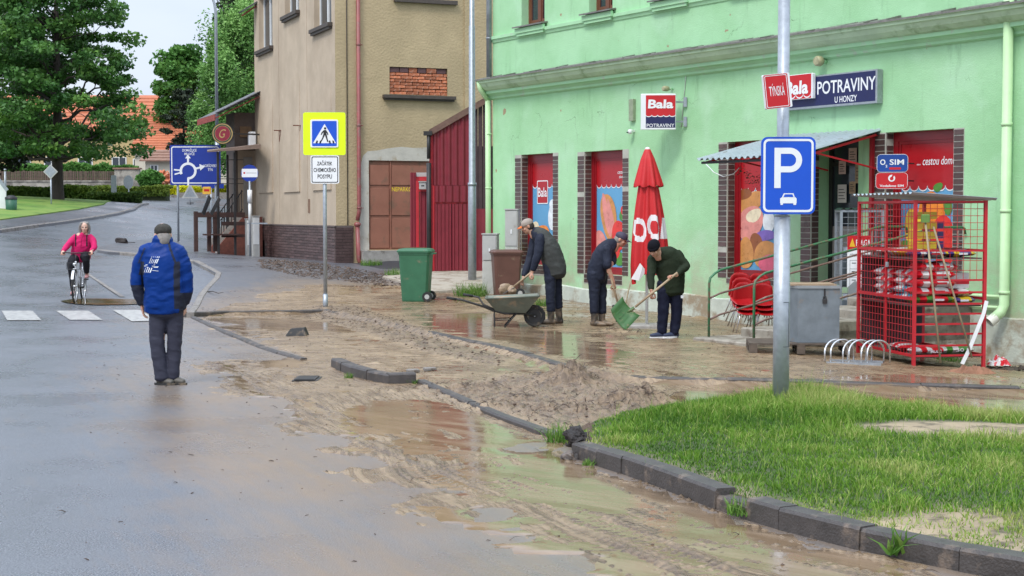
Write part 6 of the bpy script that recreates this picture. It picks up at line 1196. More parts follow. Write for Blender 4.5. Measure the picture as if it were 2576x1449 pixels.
# utility cabinets by the beige corner
for (u, v0, v1, w_, lab) in ((632, 552, 651, 11, 'white upright utility cabinet, nearer the pub steps'), (645, 545, 652, 9, 'pale grey utility cabinet against the beige corner')):
    Yc = 48.5 if u < 640 else 47.8; c = at(u, v1, Yc); k = FOC/Yc; o = thing('utility_cabinet', lab, 'cabinet', c, R(20), 'utility cabinets by the beige building'); hh = (v1 - v0)/k; q = MB(); q.cbox(-w_/k, w_/k, 0, .3, -.3, hh, .01); part('body', q, M['grey_plastic'], o); q = MB(); q.cbox(-w_/k+.02, w_/k-.02, -.012, 0, .35*hh, hh-.03, .005); part('door', q, M['white_paint'], o); q = MB(); q.box(-w_/k-.01, w_/k+.01, -.02, .32, hh, hh+.03); part('lid', q, M['grey_plastic'], o)
# small signs and posts on the left
def small(u, v, Y, vb, lab, fn, cat='road sign', name='road_sign', r=.03, rz=0, mt=None):
    c = at(u, v, Y); o = thing(name, lab, cat, c, rz); fn(o); zz = at(u, vb, Y).z - c.z; pole(o, 0, min(zz, float(surf(c.x, c.y)) - c.z + .0) - .1, 0, r, y=.04, n=8, mt=mt); return o
def dia(o): q = MB(); s = .30; q.prism([(0,-s),(s,0),(0,s),(-s,0)], 0, .02); part('panel', q, M['grey_plastic'], o); q = MB(); s = .24; q.sheet([(0,-s),(s,0),(0,s),(-s,0)], -.002); part('inner_panel', q, M['galv'], o)
small(127, 432, 62, 545, 'diamond shaped sign seen from behind on the lawn', dia)
def back(o): q = MB(); q.prism(rrect(-.13,.13,-.40,.42,.05), 0, .02); part('panel', q, M['galv'], o)
small(286, 463, 72, 508, 'narrow upright grey sign back by the clipped hedge', back)
def disc(o): q = MB(); q.prism(ellipse(0,0,.26,.36,20), 0, .02); part('panel', q, M['galv'], o)
small(323, 458, 80, 485, 'rounded grey sign back in front of the gate wall', disc)
def tri(o): q = MB(); q.prism([(-.45,-.35),(.45,-.35),(0,.42)], 0, .02); part('panel', q, M['grey_plastic'], o); q = MB(); q.sheet([(-.32,-.28),(.32,-.28),(0,.28)], -.003); part('inner_panel', q, M['galv'], o)
o = small(478, 482, 80, 512, 'grey triangular warning sign on a low stand in the far road', tri); q = MB(); q.lathe([(.0,.06),(.18,.05),(.2,0)], 12, (0,.04,at(478,512,80).z - o.location.z)); part('base', q, M['black'], o)
def house_(o): q = MB(); q.prism([(-.30,-1.7),(.10,-1.7),(.10,.0),(-.12,.35),(-.30,.35)], 0, .06); part('panel', q, M['white_paint'], o); q = MB(); q.bar((-.2,.0,.45),(.16,0,-.02),.12,.05,(0,1,0)); part('edge', q, M['galv'], o)
c = at(8, 470, 58); small(8, 478, 58, 545, 'white board with slanted top at the far left edge', house_, 'sign', 'white_board')
def bin_(o): q = MB(); q.lathe([(.17,-.30),(.20,-.26),(.22,.22),(.0,.22)], 14, (0,-.22,0)); part('body', q, mat('bin_green', (.03,.12,.07), .5), o); q = MB(); q.lathe([(.23,.20),(.23,.28),(.10,.36),(0,.36)], 14, (0,-.22,0)); part('hood', q, M['black'], o)
small(33, 515, 58, 553, 'small green litter bin on a post at the lawn edge', bin_, 'litter bin', 'litter_bin')
small(12, 430, 70, 500, 'grey post at the left edge behind the white board', lambda o: part('top_cap', MB().tube([(0,.04,0),(0,.04,.1)], .06, 8), M['galv'], o), 'post', 'grey_post', .05)
# ---- crossing sign with plate
b = gs(818, 776); k = ppm(b); CS = thing('crossing_sign', 'yellow backed pedestrian crossing sign over a white text plate', 'road sign', b, 0); Z = lambda v: (776 - v)/k; X = lambda u: (u - 818)/k
pole(CS, 0, -.2, Z(300), .038, y=.05)
q = MB(); q.tube([(0,.05,-.1),(0,.05,.28)], .05, 12); part('collar', q, M['galv'], CS)
q = MB(); q.prism(rrect(X(765.5), X(871.5), Z(390.5), Z(284), .04), 0, .025); part('yellow_panel', q, M['sign_yellow'], CS)
q = MB(); q.prism(rrect(X(784), X(853.5), Z(371.5), Z(302), .03), -.02, -.002); bp_ = part('blue_panel', q, M['sign_white'], CS); q = MB(); x0, x1, z0, z1 = X(788), X(850), Z(368.5), Z(305.5); q.sheet(rrect(x0, x1, z0, z1, .02), -.022); part('blue_field', q, M['sign_blue'], bp_)
q = MB(); q.sheet([(X(790.5), Z(361)), (X(848), Z(361)), (X(819.5), Z(313))], -.024); part('triangle', q, M['sign_white'], bp_)
q = MB(); y = -.026; q.sheet(ellipse(X(821), Z(324), 3.0/k, 3.0/k, 12), y)
def pg(pts, yy=y): q.sheet([(X(u), Z(v)) for u, v in pts][::-1], yy)
pg([(818,328),(823,328),(825,341),(816,341)]); pg([(823,328),(828,335),(829,341),(827,341),(825,336),(822,333)], y-.0006); pg([(818,328),(812,334),(810,340),(812,340.5),(815,335.5),(819,332)], y-.0007); pg([(816,340),(820.5,340),(816,350),(811,358),(808,357.5),(813,349)], y-.0008); pg([(820,340),(825,340),(827,349),(829,357.5),(826,358),(823.5,350)], y-.0009)
for u in (797, 806, 831, 840): pg([(u, 361), (u + 4.5, 361), (u + 6, 354.5) if u < 819 else (u + 2.5, 354.5), (u + 2, 354.5) if u < 819 else (u - 1.5, 354.5)], y - .001)
part('walker_symbol', q, M['black'], bp_)
q = MB(); q.prism(rrect(X(783.5), X(855), Z(462), Z(391.5), .035), 0, .02); pl_ = part('text_plate', q, M['sign_white'], CS); q = MB(); o1, o2 = rrect(X(786), X(852.5), Z(459.5), Z(394), .03), rrect(X(788), X(850.5), Z(457.5), Z(396), .02); strip(q, o1 + o1[:1], o2 + o2[:1], -.003); part('border', q, M['black'], pl_)
for i, (t_, wd) in enumerate((('ZAČÁTEK', 38), ('CHEMICKÉHO', 56), ('POSYPU', 36))): lettering(pl_, t_, X(819), Z(411 + 16.5*i + (-1 if i < 2 else 0)), wd/k, (12.5 if i < 2 else 10.5)/k, -.004, M['black'], .012)
# ---- parking sign pole
b = gs(1964, 1012); b.z -= .05; k = ppm(b); PK = thing('parking_sign_pole', 'thick galvanised pole in the grass carrying a blue parking sign and red name plate', 'street lamp', b); Z = lambda v: (1012 - v)/k - .05*0; X = lambda u: (u - 1964)/k
q = MB(); rb, rt = 20.5/k, 15.5/k; q.tube([(0,0,-.3),(0,0,Z(530))], rb, 28); part('lower_pole', q, M['galv'], PK); q = MB(); q.tube([(0,0,Z(530)),(0,0,Z(522)),(0,0,Z(-120))], [rb, rt, rt*.94], 28); part('upper_pole', q, M['galv'], PK)
q = MB(); a0 = Vector((0,0,0)); 
hx0, hx1, hz0, hz1 = X(1966.5), X(1979), Z(856), Z(744)
pts = [(math.sin(t)*rb*1.01, -math.cos(t)*rb*1.01) for t in np.linspace(.05, .92, 6)]; q.tube([(x, y, hz1) for x, y in pts] + [(pts[-1][0], pts[-1][1], hz0)] + [(x, y, hz0) for x, y in pts[::-1]], .0022, 4); part('service_hatch', q, M['black'], PK)
q = MB(); q.prism(rrect(X(1905.5), X(2040.5), Z(523), Z(331), .055), -rt - .045, -rt - .02); sg_ = part('parking_sign', q, M['sign_blue'], PK); yf = -rt - .047
q = MB(); o1, o2 = rrect(X(1910.5), X(2035.5), Z(518), Z(336), .045), rrect(X(1916), X(2030), Z(512.5), Z(341.5), .03); strip(q, o1 + o1[:1], o2 + o2[:1], yf); part('border', q, M['sign_white'], sg_)
q = MB(); xs_, zt_, zb_ = X(1938), Z(358), Z(458); t_ = 16/k; q.sheet([(xs_, zb_), (xs_+t_, zb_), (xs_+t_, zt_), (xs_, zt_)], yf); ro = (Z(358) - Z(419))/2; cz = (Z(358)+Z(419))/2; xm = X(2007) - ro
oo = [(xs_+t_, zt_)] + [(xm + ro*math.cos(R(90-180*i/18)), cz + ro*math.sin(R(90-180*i/18))) for i in range(19)] + [(xs_+t_, cz-ro)]; ri = ro - 15/k; ii = [(xs_+t_, cz+ri)] + [(xm + ri*math.cos(R(90-180*i/18)), cz + ri*math.sin(R(90-180*i/18))) for i in range(19)] + [(xs_+t_, cz-ri)]; strip(q, oo, ii, yf); part('letter_P', q, M['sign_white'], sg_)
q = MB()
def pg2(pts, m=0, yy=yf): q.sheet([(X(u), Z(v)) for u, v in pts][::-1], yy, m)
pg2([(1953,484),(1957,481),(1991,481),(1994,484),(1994,496),(1953,496)]); pg2([(1957,482),(1962,471),(1986,471),(1990,482)], 0, yf-.0006); pg2([(1961,480.5),(1964.5,473.5),(1983.5,473.5),(1986.5,480.5)], 1, yf-.0012); pg2([(1954,495),(1960,495),(1960,500),(1954,500)], 0, yf-.0008); pg2([(1986,495),(1993,495),(1993,500),(1986,500)], 0, yf-.0008); part('car_symbol', q, [M['sign_white'], M['sign_blue']], sg_)
for v in (375, 470): q = MB(); q.tube([(0,0,Z(v)),(0,0,Z(v)+.03)], rt+.012, 20); q.box(-.02,.02,-rt-.02,-rt+.01,Z(v),Z(v)+.03); part('clamp', q, M['galv'], PK)
NP = bpy.data.objects.new('street_name_plate', None); COL.objects.link(NP); NP.parent = PK; wv = 66/k; NP.location = (X(1908), -.14, 0)
# plate turned: its left end is further out than its right
q = MB(); q.prism(rrect(0, wv*1.05, 0, 84/k, .012), 0, .035)
me = q.mesh('street_name_plate', [M['sign_white']]); bpy.data.objects.remove(NP); NP = link('street_name_plate', me, PK); NP.location = (X(1907), -.30, Z(267)); NP.rotation_euler = (0, -.115, R(12)); NP['label'] = 'red street name plate with white lettering'
ww, hh = wv*1.05, 84/k; q = MB(); q.sheet(rrect(.004, ww - .02, .004, hh - .004, .012), -.002); part('red_face', q, M['sign_red'], NP); q = MB(); o1, o2 = rrect(.012, ww - .03, .012, hh-.012, .01), rrect(.017, ww-.035, .017, hh-.017, .008); strip(q, o1+o1[:1], o2+o2[:1], -.003); part('border', q, M['sign_white'], NP)
lettering(NP, 'TÝNSKÁ', ww*.47, hh*.54, ww*.58, hh*.36, -.004, M['sign_white'], .004)
# ---- lamp pole by the red gate
b = gs(1188, 708); k = ppm(b); o = thing('street_lamp', 'tall galvanised lamp pole in front of the red gate', 'street lamp', b); q = MB(); q.tube([(0,0,-.2),(0,0,(708-465)/k),(0,0,(708-462)/k),(0,0,(708-70)/k),(0,0,(708-68)/k),(0,0,(708+150)/k)], [.095,.09,.075,.07,.058,.055], 16); part('pole', q, M['galv'], o); q = MB(); q.tube([(0,0,(708-468)/k),(0,0,(708-460)/k)], .1, 16); part('collar', q, M['galv'], o)
# ================================================================ bins, cabinets, weeds
def wheelie_bin(name, label, b, col, w=.62, h=1.05, rz=0, wheel_side=1):
    o = thing(name, label, 'bin', b, rz); m = mat(name + '_plastic', col, .5, var=.12, vs=5, col2=(.25,.18,.12), c2at=.66, c2s=4); d = .56
    q = MB(); ring = lambda z, s: [(-w/2*s - 0, -d/2*s, z), (w/2*s, -d/2*s, z), (w/2*s, d/2*s, z), (-w/2*s, d/2*s, z)]
    V = []
    for z, s in ((0, .80), (.03, .82), (h*.88, .985), (h*.885, 1.03), (h*.93, 1.03)):
        hw, hd, c = w/2*s, d/2*s, .045; V += [(-hw+c,-hd,z),(hw-c,-hd,z),(hw,-hd+c,z),(hw,hd-c,z),(hw-c,hd,z),(-hw+c,hd,z),(-hw,hd-c,z),(-hw,-hd+c,z)]
    F_ = [tuple(range(7,-1,-1))] + [(r*8+i, r*8+(i+1)%8, r*8+8+(i+1)%8, r*8+8+i) for r in range(4) for i in range(8)]; q.add(V, F_); part('body', q, m, o)
    q = MB(); V = []
    for z, s in ((h*.925, 1.10), (h*.955, 1.10), (h*.99, .98), (h*1.0, .80)):
        hw, hd, c = w/2*s, d/2*s, .05; V += [(-hw+c,-hd,z),(hw-c,-hd,z),(hw,-hd+c,z),(hw,hd-c,z),(hw-c,hd,z),(-hw+c,hd,z),(-hw,hd-c,z),(-hw,-hd+c,z)]
    q.add(V, [tuple(range(24,32)), tuple(range(7,-1,-1))] + [(r*8+i, r*8+(i+1)%8, r*8+8+(i+1)%8, r*8+8+i) for r in range(3) for i in range(8)]); ld = part('lid', q, m, o)
    q = MB(); x = wheel_side * (w/2*.98); q.tube([(x + .06*wheel_side, -d*.42, h*.90), (x + .06*wheel_side, d*.42, h*.90)], .018, 8); q.bar((x-.02*wheel_side,-d*.4,h*.9),(x+.06*wheel_side,-d*.4,h*.9),.03,.03); part('handle', q, m, o)
    for yy in (-d*.46, d*.46): q = MB(); q.tube([(x - .045*wheel_side, yy - .03, .10), (x - .045*wheel_side, yy + .03, .10)], .10, 20); wh = part('wheel', q, M['rubber'], o); q = MB(); q.tube([(x - .045*wheel_side, yy - .034, .10), (x - .045*wheel_side, yy + .034, .10)], .05, 14); part('hub', q, M['grey_plastic'], wh)
    return o
b = gs(1047, 757); wheelie_bin('green_bin', 'green wheeled bin with muddy base standing in front of the red gate', b, (.035,.14,.07), .64, 1.08, R(-6))
b = gs(1274, 748); b = b + Vector((0,0,0)); wheelie_bin('brown_bin', 'brown wheeled bin standing behind the wheelbarrow', b, (.12,.055,.04), .60, 1.0, R(8))
def cab(u0, u1, vt, vb, lab, rz, d=.32, Y=None):
    b = gs((u0+u1)/2, vb); k = ppm(b); w = (u1-u0)/k; h = (vb-vt)/k; o = thing('utility_cabinet', lab, 'cabinet', b, rz, 'utility cabinets at the green corner'); q = MB(); q.cbox(-w/2, w/2, -.0, d, -.2, h*.56, .008); part('base', q, mat('cab_base', (.50,.50,.46), .6, var=.1, col2=(.3,.24,.18), c2at=.6, c2s=3), o)
    q = MB(); q.cbox(-w/2, w/2, 0, d, h*.565, h, .01); part('upper_box', q, M['grey_plastic'], o); q = MB(); q.cbox(-w/2+.02, w/2-.02, -.012, 0, h*.58, h-.03, .004); dd = part('door', q, M['grey_plastic'], o); q = MB(); q.cbox(-.015,.015,-.025,-.012,h*.72,h*.77,.004); part('lock', q, M['sign_white'], dd); q = MB(); q.box(-w/2-.015, w/2+.015, -.02, d+.01, h, h+.025); part('lid', q, M['grey_plastic'], o)
cab(1213, 1250, 590, 742, 'white cabinet at the left corner of the green wall beside the brown bin', ANG*.15); cab(1270, 1303, 528, 742, 'tall beige grey cabinet against the green wall beside the first shop window', ANG*.2, .25)
M['leaf_weed'] = leafmat('weed_leaf', (.05,.13,.02), (.12,.25,.04), (.30,.38,.10), .5, .3)
def tuft(u, v, r, h, n, lab, wide=.004):
    b = gs(u, v); o = thing('weed', lab, 'plant', b); q = np.random.uniform(0, 6.28, n); rr = r * np.sqrt(np.random.rand(n)); me = blades('leaves', rr*np.cos(q), rr*np.sin(q), np.zeros(n) - .01, np.random.uniform(.4, 1.1, n)*h, np.full(n, wide), np.random.uniform(.2, .8, n), M['leaf_weed'], .5); link('leaves', me, o)
for a_ in ((935,668,.30,.22,260,'bright green weeds by the asphalt hump at the garage'), (992,695,.22,.25,220,'small green weeds left of the green bin'), (1185,745,.36,.36,420,'yellow green bushy weeds at the foot of the lamp pole'), (1362,770,.16,.22,160,'small weeds against the plinth behind the wheelbarrow'), (2256,1390,.05,.17,26,'lone broad leaved weed growing at the front of the island kerb'),
           (1412,1112,.12,.20,130,'grassy weeds at the corner of the grass island'), (1480,1170,.05,.07,50,'tiny weeds at the gutter of the first kerb stones'), (1862,1290,.08,.13,80,'grass tuft growing in the gap of the broken kerb stone'), (878,953,.05,.10,50,'small green tuft beside the short dark kerb'), (1043,966,.06,.08,60,'small tuft at the right end of the short dark kerb'), (2385,908,.2,.12,120,'weeds under the red cage'), (545,796,.12,.04,60,'low moss tuft at the tip of the parking bay kerb')): tuft(*a_[:5], a_[5], .012 if a_[0] == 2256 else .005)
# ================================================================ parasol
def on_ground(u, v): return gs(u, v)
PB_ = gs(1627, 826); k = ppm(PB_); PA = thing('closed_parasol', 'closed red parasol with white lettering standing in front of the green wall', 'parasol', PB_); Z = lambda v: (826 - v)/k; X = lambda u: (u - 1627)/k
M['parasol_red'] = mat('parasol_red', srgb('#bb1a1e'), .6, var=.1, vs=6, bump=.15, bs=80, stretch=(1,1,.4)); M['parasol_white'] = mat('parasol_white', (.70,.66,.66), .65, var=.08)
prof = [(376,7,0),(382,10,0),(400,17,1),(430,25,2.6),(455,31,4.2),(466,33.5,5),(468,24,2),(480,25,3),(520,31,4),(560,36,5),(600,40,5.5),(640,43,6),(670,44,6.5),(690,43,7)]
def cloth(prof, cx_of, n=128, sub=6, ph=0.0, folds=11, matf=None, hem=None):
    rows = []; 
    for (a, b_) in zip(prof[:-1], prof[1:]):
        for i in range(sub): t = i / sub; rows.append(tuple(a[j] + (b_[j]-a[j])*t for j in range(3)))
    rows.append(prof[-1]); V = []
    for r_, (v, rad, amp) in enumerate(rows):
        for j in range(n):
            q = 2*math.pi*j/n; f = math.sin(folds*q + ph + .35*math.sin(2*q) + .5*math.sin(v*.012)); rr = (rad + amp*f*.8 + amp*.5*math.sin(5*q+1.3))/k; zz = Z(v)
            if hem and r_ == len(rows)-1: zz += hem(q)
            V.append((X(cx_of(v)) + rr*math.cos(q), rr*math.sin(q), zz))
    F_ = []; MI = []
    for r_ in range(len(rows)-1):
        for j in range(n):
            F_.append((r_*n+j, (r_+1)*n+j, (r_+1)*n+(j+1)%n, r_*n+(j+1)%n)); x = X(cx_of(rows[r_][0])) + rows[r_][1]/k*math.cos(2*math.pi*(j+.5)/n); back = math.sin(2*math.pi*(j+.5)/n) > .1; u = x*k + 1627
            MI.append(1 if (matf and not back and matf(u, rows[r_][0])) else 0)
    return V, F_, MI
cxf = lambda v: 1627 + .02*(v-376)
def letters(u, v):
    if not 530 < v < 625: return False
    d1 = math.hypot((u-1606)/16, (v-577-.25*(u-1606))/30); d2 = math.hypot((u-1641)/17, (v-570-.3*(u-1641))/31)
    return (.52 < d1 < 1 and u > 1593) or (.55 < d2 < 1 and not (u < 1633 and v > 585)) or (u > 1661 and 545 < v < 600)
low_ = [p for p in prof if p[0] >= 468]; up_ = [p for p in prof if p[0] <= 466]
V, F_, MI = cloth(low_, cxf, 300, 16, 0.4, 10, letters, hem=lambda q: .06*math.sin(3*q+1.2) + .10*math.cos(q) )
q = MB(); q.v = V; q.f = F_; q.m = MI; q.s = [True]*len(F_); cn = part('canopy', q, [M['parasol_red'], M['parasol_white']], PA)
V, F_, MI = cloth(up_, cxf, 128, 5, 1.0, 9, None, hem=lambda q: -.035*abs(math.sin(4*q))); q = MB(); q.v = V; q.f = F_; q.m = MI; q.s = [True]*len(F_); part('top_cap_cloth', q, M['parasol_red'], PA)
q = MB(); V = [(X(1606) , -.26, Z(660)), (X(1584), -.24, Z(700)), (X(1603), -.27, Z(704)), (X(1622), -.25, Z(680)), (X(1612), -.28, Z(668))]; q.add(V, [(0,1,2),(0,2,4),(4,2,3)]); part('turned_corner', q, M['parasol_white'], PA)
q = MB(); q.tube([(0,0,.05),(0,0,Z(372))], .024, 12); part('pole', q, M['white_paint'], PA); q = MB(); q.lathe([(.0,Z(370)),(.03,Z(371)),(.045,Z(376)),(.05,Z(379))], 14, (0,0,0)); part('finial', q, M['paper'], PA)
q = MB(); q.cbox(-.33,.42,-.25,.3,-.03,.07,.02); part('base_slab', q, M['concrete'], PA)
# ================================================================ wheelbarrow
b = gs(1300, 822); k = ppm(b); WB = thing('wheelbarrow', 'grey green metal wheelbarrow with black wheel standing in the mud', 'wheelbarrow', b); X = lambda u: (u-1300)/k; Z = lambda v: (822-v)/k
MM('barrow', (.14,.16,.13), .5, .2, var=.2, vs=6, col2=(.28,.22,.15), c2at=.6, c2s=5)
q = MB(); V = []
for (u0, v0, u1, v1, hd) in ((1222,748,1357,742,.33),(1250,784,1322,786,.17)):
    for (u, v) in ((u0,v0),(u1,v1)): V += [(X(u),-hd,Z(v)),(X(u),hd,Z(v))]
iV = [(x*.97 + X(1290)*.03, y*.95, z + .012) for x, y, z in V]
q.add(V + iV, [(0,4,6,2),(3,7,5,1),(1,5,4,0),(2,6,7,3),(4,5,7,6),(10,14,12,8),(9,13,15,11),(8,12,13,9),(11,15,14,10),(14,15,13,12),(0,2,10,8),(2,3,11,10),(3,1,9,11),(1,0,8,9)]); part('tray', q, M['barrow'], WB)
q = MB(); rim = [V[0],V[2],V[3],V[1],V[0]]; q.tube(rim, .012, 6); part('tray_rim', q, M['barrow'], WB)
for s in (-1, 1):
    q = MB(); uo = 0 if s < 0 else 38; q.tube([(X(1125+uo), s*.30, Z(746-uo*.08)), (X(1165+uo), s*.30, Z(752-uo*.05)), (X(1215), s*.24, Z(768)), (X(1240), s*.18, Z(779)), (X(1270), s*.16, Z(787)), (X(1320), s*.10, Z(788)), (X(1350), s*.07, Z(794))], .017, 8); h_ = part('handle', q, M['darkmetal'], WB); q = MB(); q.tube([(X(1125+uo), s*.30, Z(746-uo*.08)), (X(1150+uo), s*.30, Z(750-uo*.08))], .022, 8); part('grip', q, M['rubber'], h_)
    q = MB(); q.tube([(X(1243), s*.2, Z(782)), (X(1244), s*.22, .0), (X(1252), s*.22, .0)], .011, 6); q.tube([(X(1300), s*.17, Z(786)), (X(1268), s*.22, .0)], .011, 6); q.tube([(X(1243), s*.21, Z(803)), (X(1285), s*.2, Z(802))], .009, 6); part('leg', q, M['darkmetal'], WB)
q = MB(); cx, cz, r = X(1345), .175, .175; q.tube([(cx,-.045,cz),(cx,.045,cz)], r*.6, 22); n = 26
V = []; 
for i in range(n):
    a_ = 2*math.pi*i/n
    for yy, rr in ((-.05, r*.62), (-.052, r*.9), (-.03, r*1.0 if i % 2 else r*.96), (.03, r*1.0 if i % 2 else r*.96), (.052, r*.9), (.05, r*.62)): V.append((cx + rr*math.cos(a_), yy, cz + rr*math.sin(a_)))
q2 = MB(); q2.add(V, [(i*6+j, i*6+j+1, ((i+1)%n)*6+j+1, ((i+1)%n)*6+j) for i in range(n) for j in range(5)]); wh = part('wheel', q2, M['rubber'], WB); part('rim', q, M['darkmetal'], wh)
q = MB(); q.tube([(cx,-.09,cz),(cx,.09,cz)], .012, 8); part('axle', q, M['galv'], WB)
q = MB(); V = []; q.lathe([(.0,.02)], 3)
MM('mud_lump', (.34,.24,.155), .5, var=.3, vs=9, bump=.8, bs=25)
def lump(cx, cy, cz, rx, ry, rz, seed, n=14, m=10, rough=.25):
    V = []; F_ = []
    for i in range(m+1):
        for j in range(n): t, p = math.pi*i/m, 2*math.pi*j/n; d = Vector((math.sin(t)*math.cos(p), math.sin(t)*math.sin(p), math.cos(t))); V.append(d)
    A = np.array([v[:] for v in V]); nn = 1 + rough*fbm(A[:,0]*1.8+seed, A[:,1]*1.8, A[:,2]*1.8+.01, o=4, s=seed)*2; A = A*nn[:,None]*np.array([rx,ry,rz]) + np.array([cx,cy,cz])
    for i in range(m):
        for j in range(n): F_.append((i*n+j, (i+1)*n+j, (i+1)*n+(j+1)%n, i*n+(j+1)%n))
    return [tuple(v) for v in A], F_
o = thing('mud_load', 'wet mud lying in the wheelbarrow tray', 'mud', b + Vector((X(1290), 0, Z(752)))); q = MB(); v, f = lump(0,0,0,.38,.22,.05,3); q.add(v, f, 0, True); part('mud', q, M['mud_lump'], o)
# ================================================================ steps, railings, chest, pallet, stacked chairs
def sn(p): d = Vector((p.x, p.y, 0)) - ORI; return d.dot(EX), -d.dot(EY)
fA, fB = gs(1783, 858), gs(1896, 874); sA, nA = sn(fA); sB, nB = sn(fB)
STP = thing('shop_steps', 'worn concrete steps leading up to the shop door', 'steps', fw(sA, 0, 0), ANG); zb = fA.z; zt = DR[2] - .02; nst = 5; nlen = max(nA, nB) + .05; land = .75; sw0, sw1 = .12, max(1.25, DR[1] - sA + .1)
MM('step_concrete', (.30,.27,.22), .7, var=.22, vs=6, bump=.4, bs=35, col2=(.15,.12,.09), c2at=.56, c2s=4)
for i in range(nst):
    n1 = nlen - (nlen - land) * i / nst; z1 = zb + (zt - zb) * (i + .5) / nst; q = MB(); ex = 0 if i else .0
    q.cbox(sw0 - (.22 if i == 0 else 0), sw1, -n1, -.0, z1 - (zt-zb)/nst - .12, z1, .018); part('step', q, M['step_concrete'], STP)
q = MB(); q.cbox(sw0, sw1, -land, .0, zb, zt, .018); part('landing', q, M['step_concrete'], STP)
MM('rail_green', (.04,.16,.07), .5, var=.2, col2=(.16,.09,.06), c2at=.55, c2s=8); MM('rail_brown', (.17,.10,.08), .55, var=.25, col2=(.28,.22,.18), c2at=.6, c2s=9)
def railing(s0, nf, lab):
    o = thing('step_railing', lab, 'railing', fw(s0, 0, 0), ANG, 'railings of the shop steps'); zf = zb; H = .93
    z_at = lambda n_: zb + (zt - zb) * min(1, max(0, (nf - n_) / (nf - land)))
    for kk, (hh, mt) in enumerate(((H, 'rail_green'), (.60, 'rail_brown'), (.30, 'rail_brown'))):
        q = MB(); pts = [(0,-nf,zf-.1),(0,-nf,zf+H-.12),(0,-nf+.02,zf+H-.04),(0,-nf+.10,zf+H+.02)] if kk == 0 else [(0,-nf,zf+hh)]
        pts += [(0,-n_, z_at(n_) + hh + .03) for n_ in np.linspace(nf - .2, land, 6)] + [(0,-land+.12, zt+hh+.05), (0,-.12,zt+hh+.05)]
        if kk == 0: pts += [(0,-.06,zt+hh+.03),(0,-.04,zt+hh-.05)]
        q.tube(pts, .018 if kk == 0 else .015, 8); part('top_rail' if kk == 0 else 'rail', q, M[mt], o)
    for n_ in (land + .05, .2): q = MB(); z_ = z_at(n_); q.tube([(0,-n_,z_-.1),(0,-n_,z_+H)], .016, 8); part('post', q, M['rail_brown'], o)
railing(sA, nA, 'left railing of the shop steps, beside the red chairs'); railing(sB, nB, 'right railing of the shop steps, beside the metal chest')
def chair_parts(o):
    m = M['chair_red']; n = 9; V = []; q = MB()
    for i in range(n):
        t = i/(n-1)
        for j in range(7):
            x = (j/6 - .5); w = .44*(1 - .12*abs(2*t-1)); yy = -.20 + .40*t; z = .45 + .03*(2*abs(x))**2*1 - .015*math.sin(math.pi*t); V.append((x*w, yy, z))
    for i in range(n):
        t = i/(n-1)
        for j in range(7): x = (j/6 - .5); w = .43*(1 - .18*t*t); V.append((x*w, .21 + .12*t - .05*(2*abs(x))**2, .46 + .40*t - (.05*(2*abs(x))**3 if t > .9 else 0)))
    F_ = [(i*7+j, i*7+j+1, (i+1)*7+j+1, (i+1)*7+j) for i in range(2*n-1) for j in range(6)]; q.add(V, F_, 0, True)
    me = q.mesh('seat_shell', m); s_ = link('seat_shell', me, o); md = s_.modifiers.new('s', 'SOLIDIFY'); md.thickness = .012
    for sx in (-1, 1):
        for sy in (-1, 1): q = MB(); q.tube([(sx*.16, sy*.14, .44), (sx*.22, sy*.21, 0)], .011, 6); part('leg', q, M['chrome'], o)
MM('chair_red', srgb('#a80f16'), .4, var=.08, coat=.3); MM('chrome', (.62,.62,.62), .25, .8, var=.1)
labs = ['front', 'middle', 'back']
base_ = fw(sA - .02 + .05, 0, .55)
cnt = 0; 
for st, ((cu, cv), tilt) in enumerate((((1868, 838), .42), ((1915, 840), .40))):
    for i in range(3):
        p = gs(cu, cv); p.z += .03 + .075*i; 
        lab = ['lowest', 'middle', 'topmost'][i] + ' red plastic chair in the ' + ('front' if st == 0 else 'rear') + ' stack beside the shop steps'
        if cnt == 0: CH = thing('red_chair', lab, 'chair', p, ANG + R(70), 'stacked red chairs'); chair_parts(CH); c = CH
        else: c = dup(CH, p + EX*(-.05*i) , ANG + R(70), lab)
        c.rotation_euler = (tilt, 0, ANG + R(70)); c.scale = (.86,)*3; cnt += 1
# pallet and chest
fP = gs(1885, 890); sP, nP = sn(fP); PL = thing('wooden_pallet', 'dark wet wooden pallet under the metal chest beside the steps', 'pallet', fw(sP, float(surf(fP.x, fP.y)), nP), R(-6)); MM('pallet_wood', (.10,.075,.055), .7, var=.35, vs=10, rnd=.2); Lp, Wp = 1.30, .85
for i in range(6): q = MB(); y = i*Wp/6 + .01; q.box(0, Lp, y, y + Wp/6 - .03, .115, .135); part('board', q, M['pallet_wood'], PL)
for x in (0, Lp/2 - .05, Lp - .10):
    q = MB(); q.box(x, x+.10, 0, Wp, .095, .114); part('stringer', q, M['pallet_wood'], PL); q = MB(); q.box(x, x+.10, 0, Wp, .0, .018); part('runner', q, M['pallet_wood'], PL)
    for y in (0, Wp/2-.06, Wp-.13): q = MB(); q.box(x, x+.10, y, y+.12, .019, .094); part('block', q, M['pallet_wood'], PL)
p = PL.location; kk = FOC/(p.y + .05); cxl = (2052 - 1888)/kk; CHS = thing('metal_chest', 'grey sheet metal chest with a wooden lid and padlock on the pallet', 'chest', p + Vector((cxl, .06, .137)), R(-3)); w = 64/kk; h = .69
pl = [(-w, .28), (-w*.62, 0), (w, 0), (w, .62), (-w, .62)]
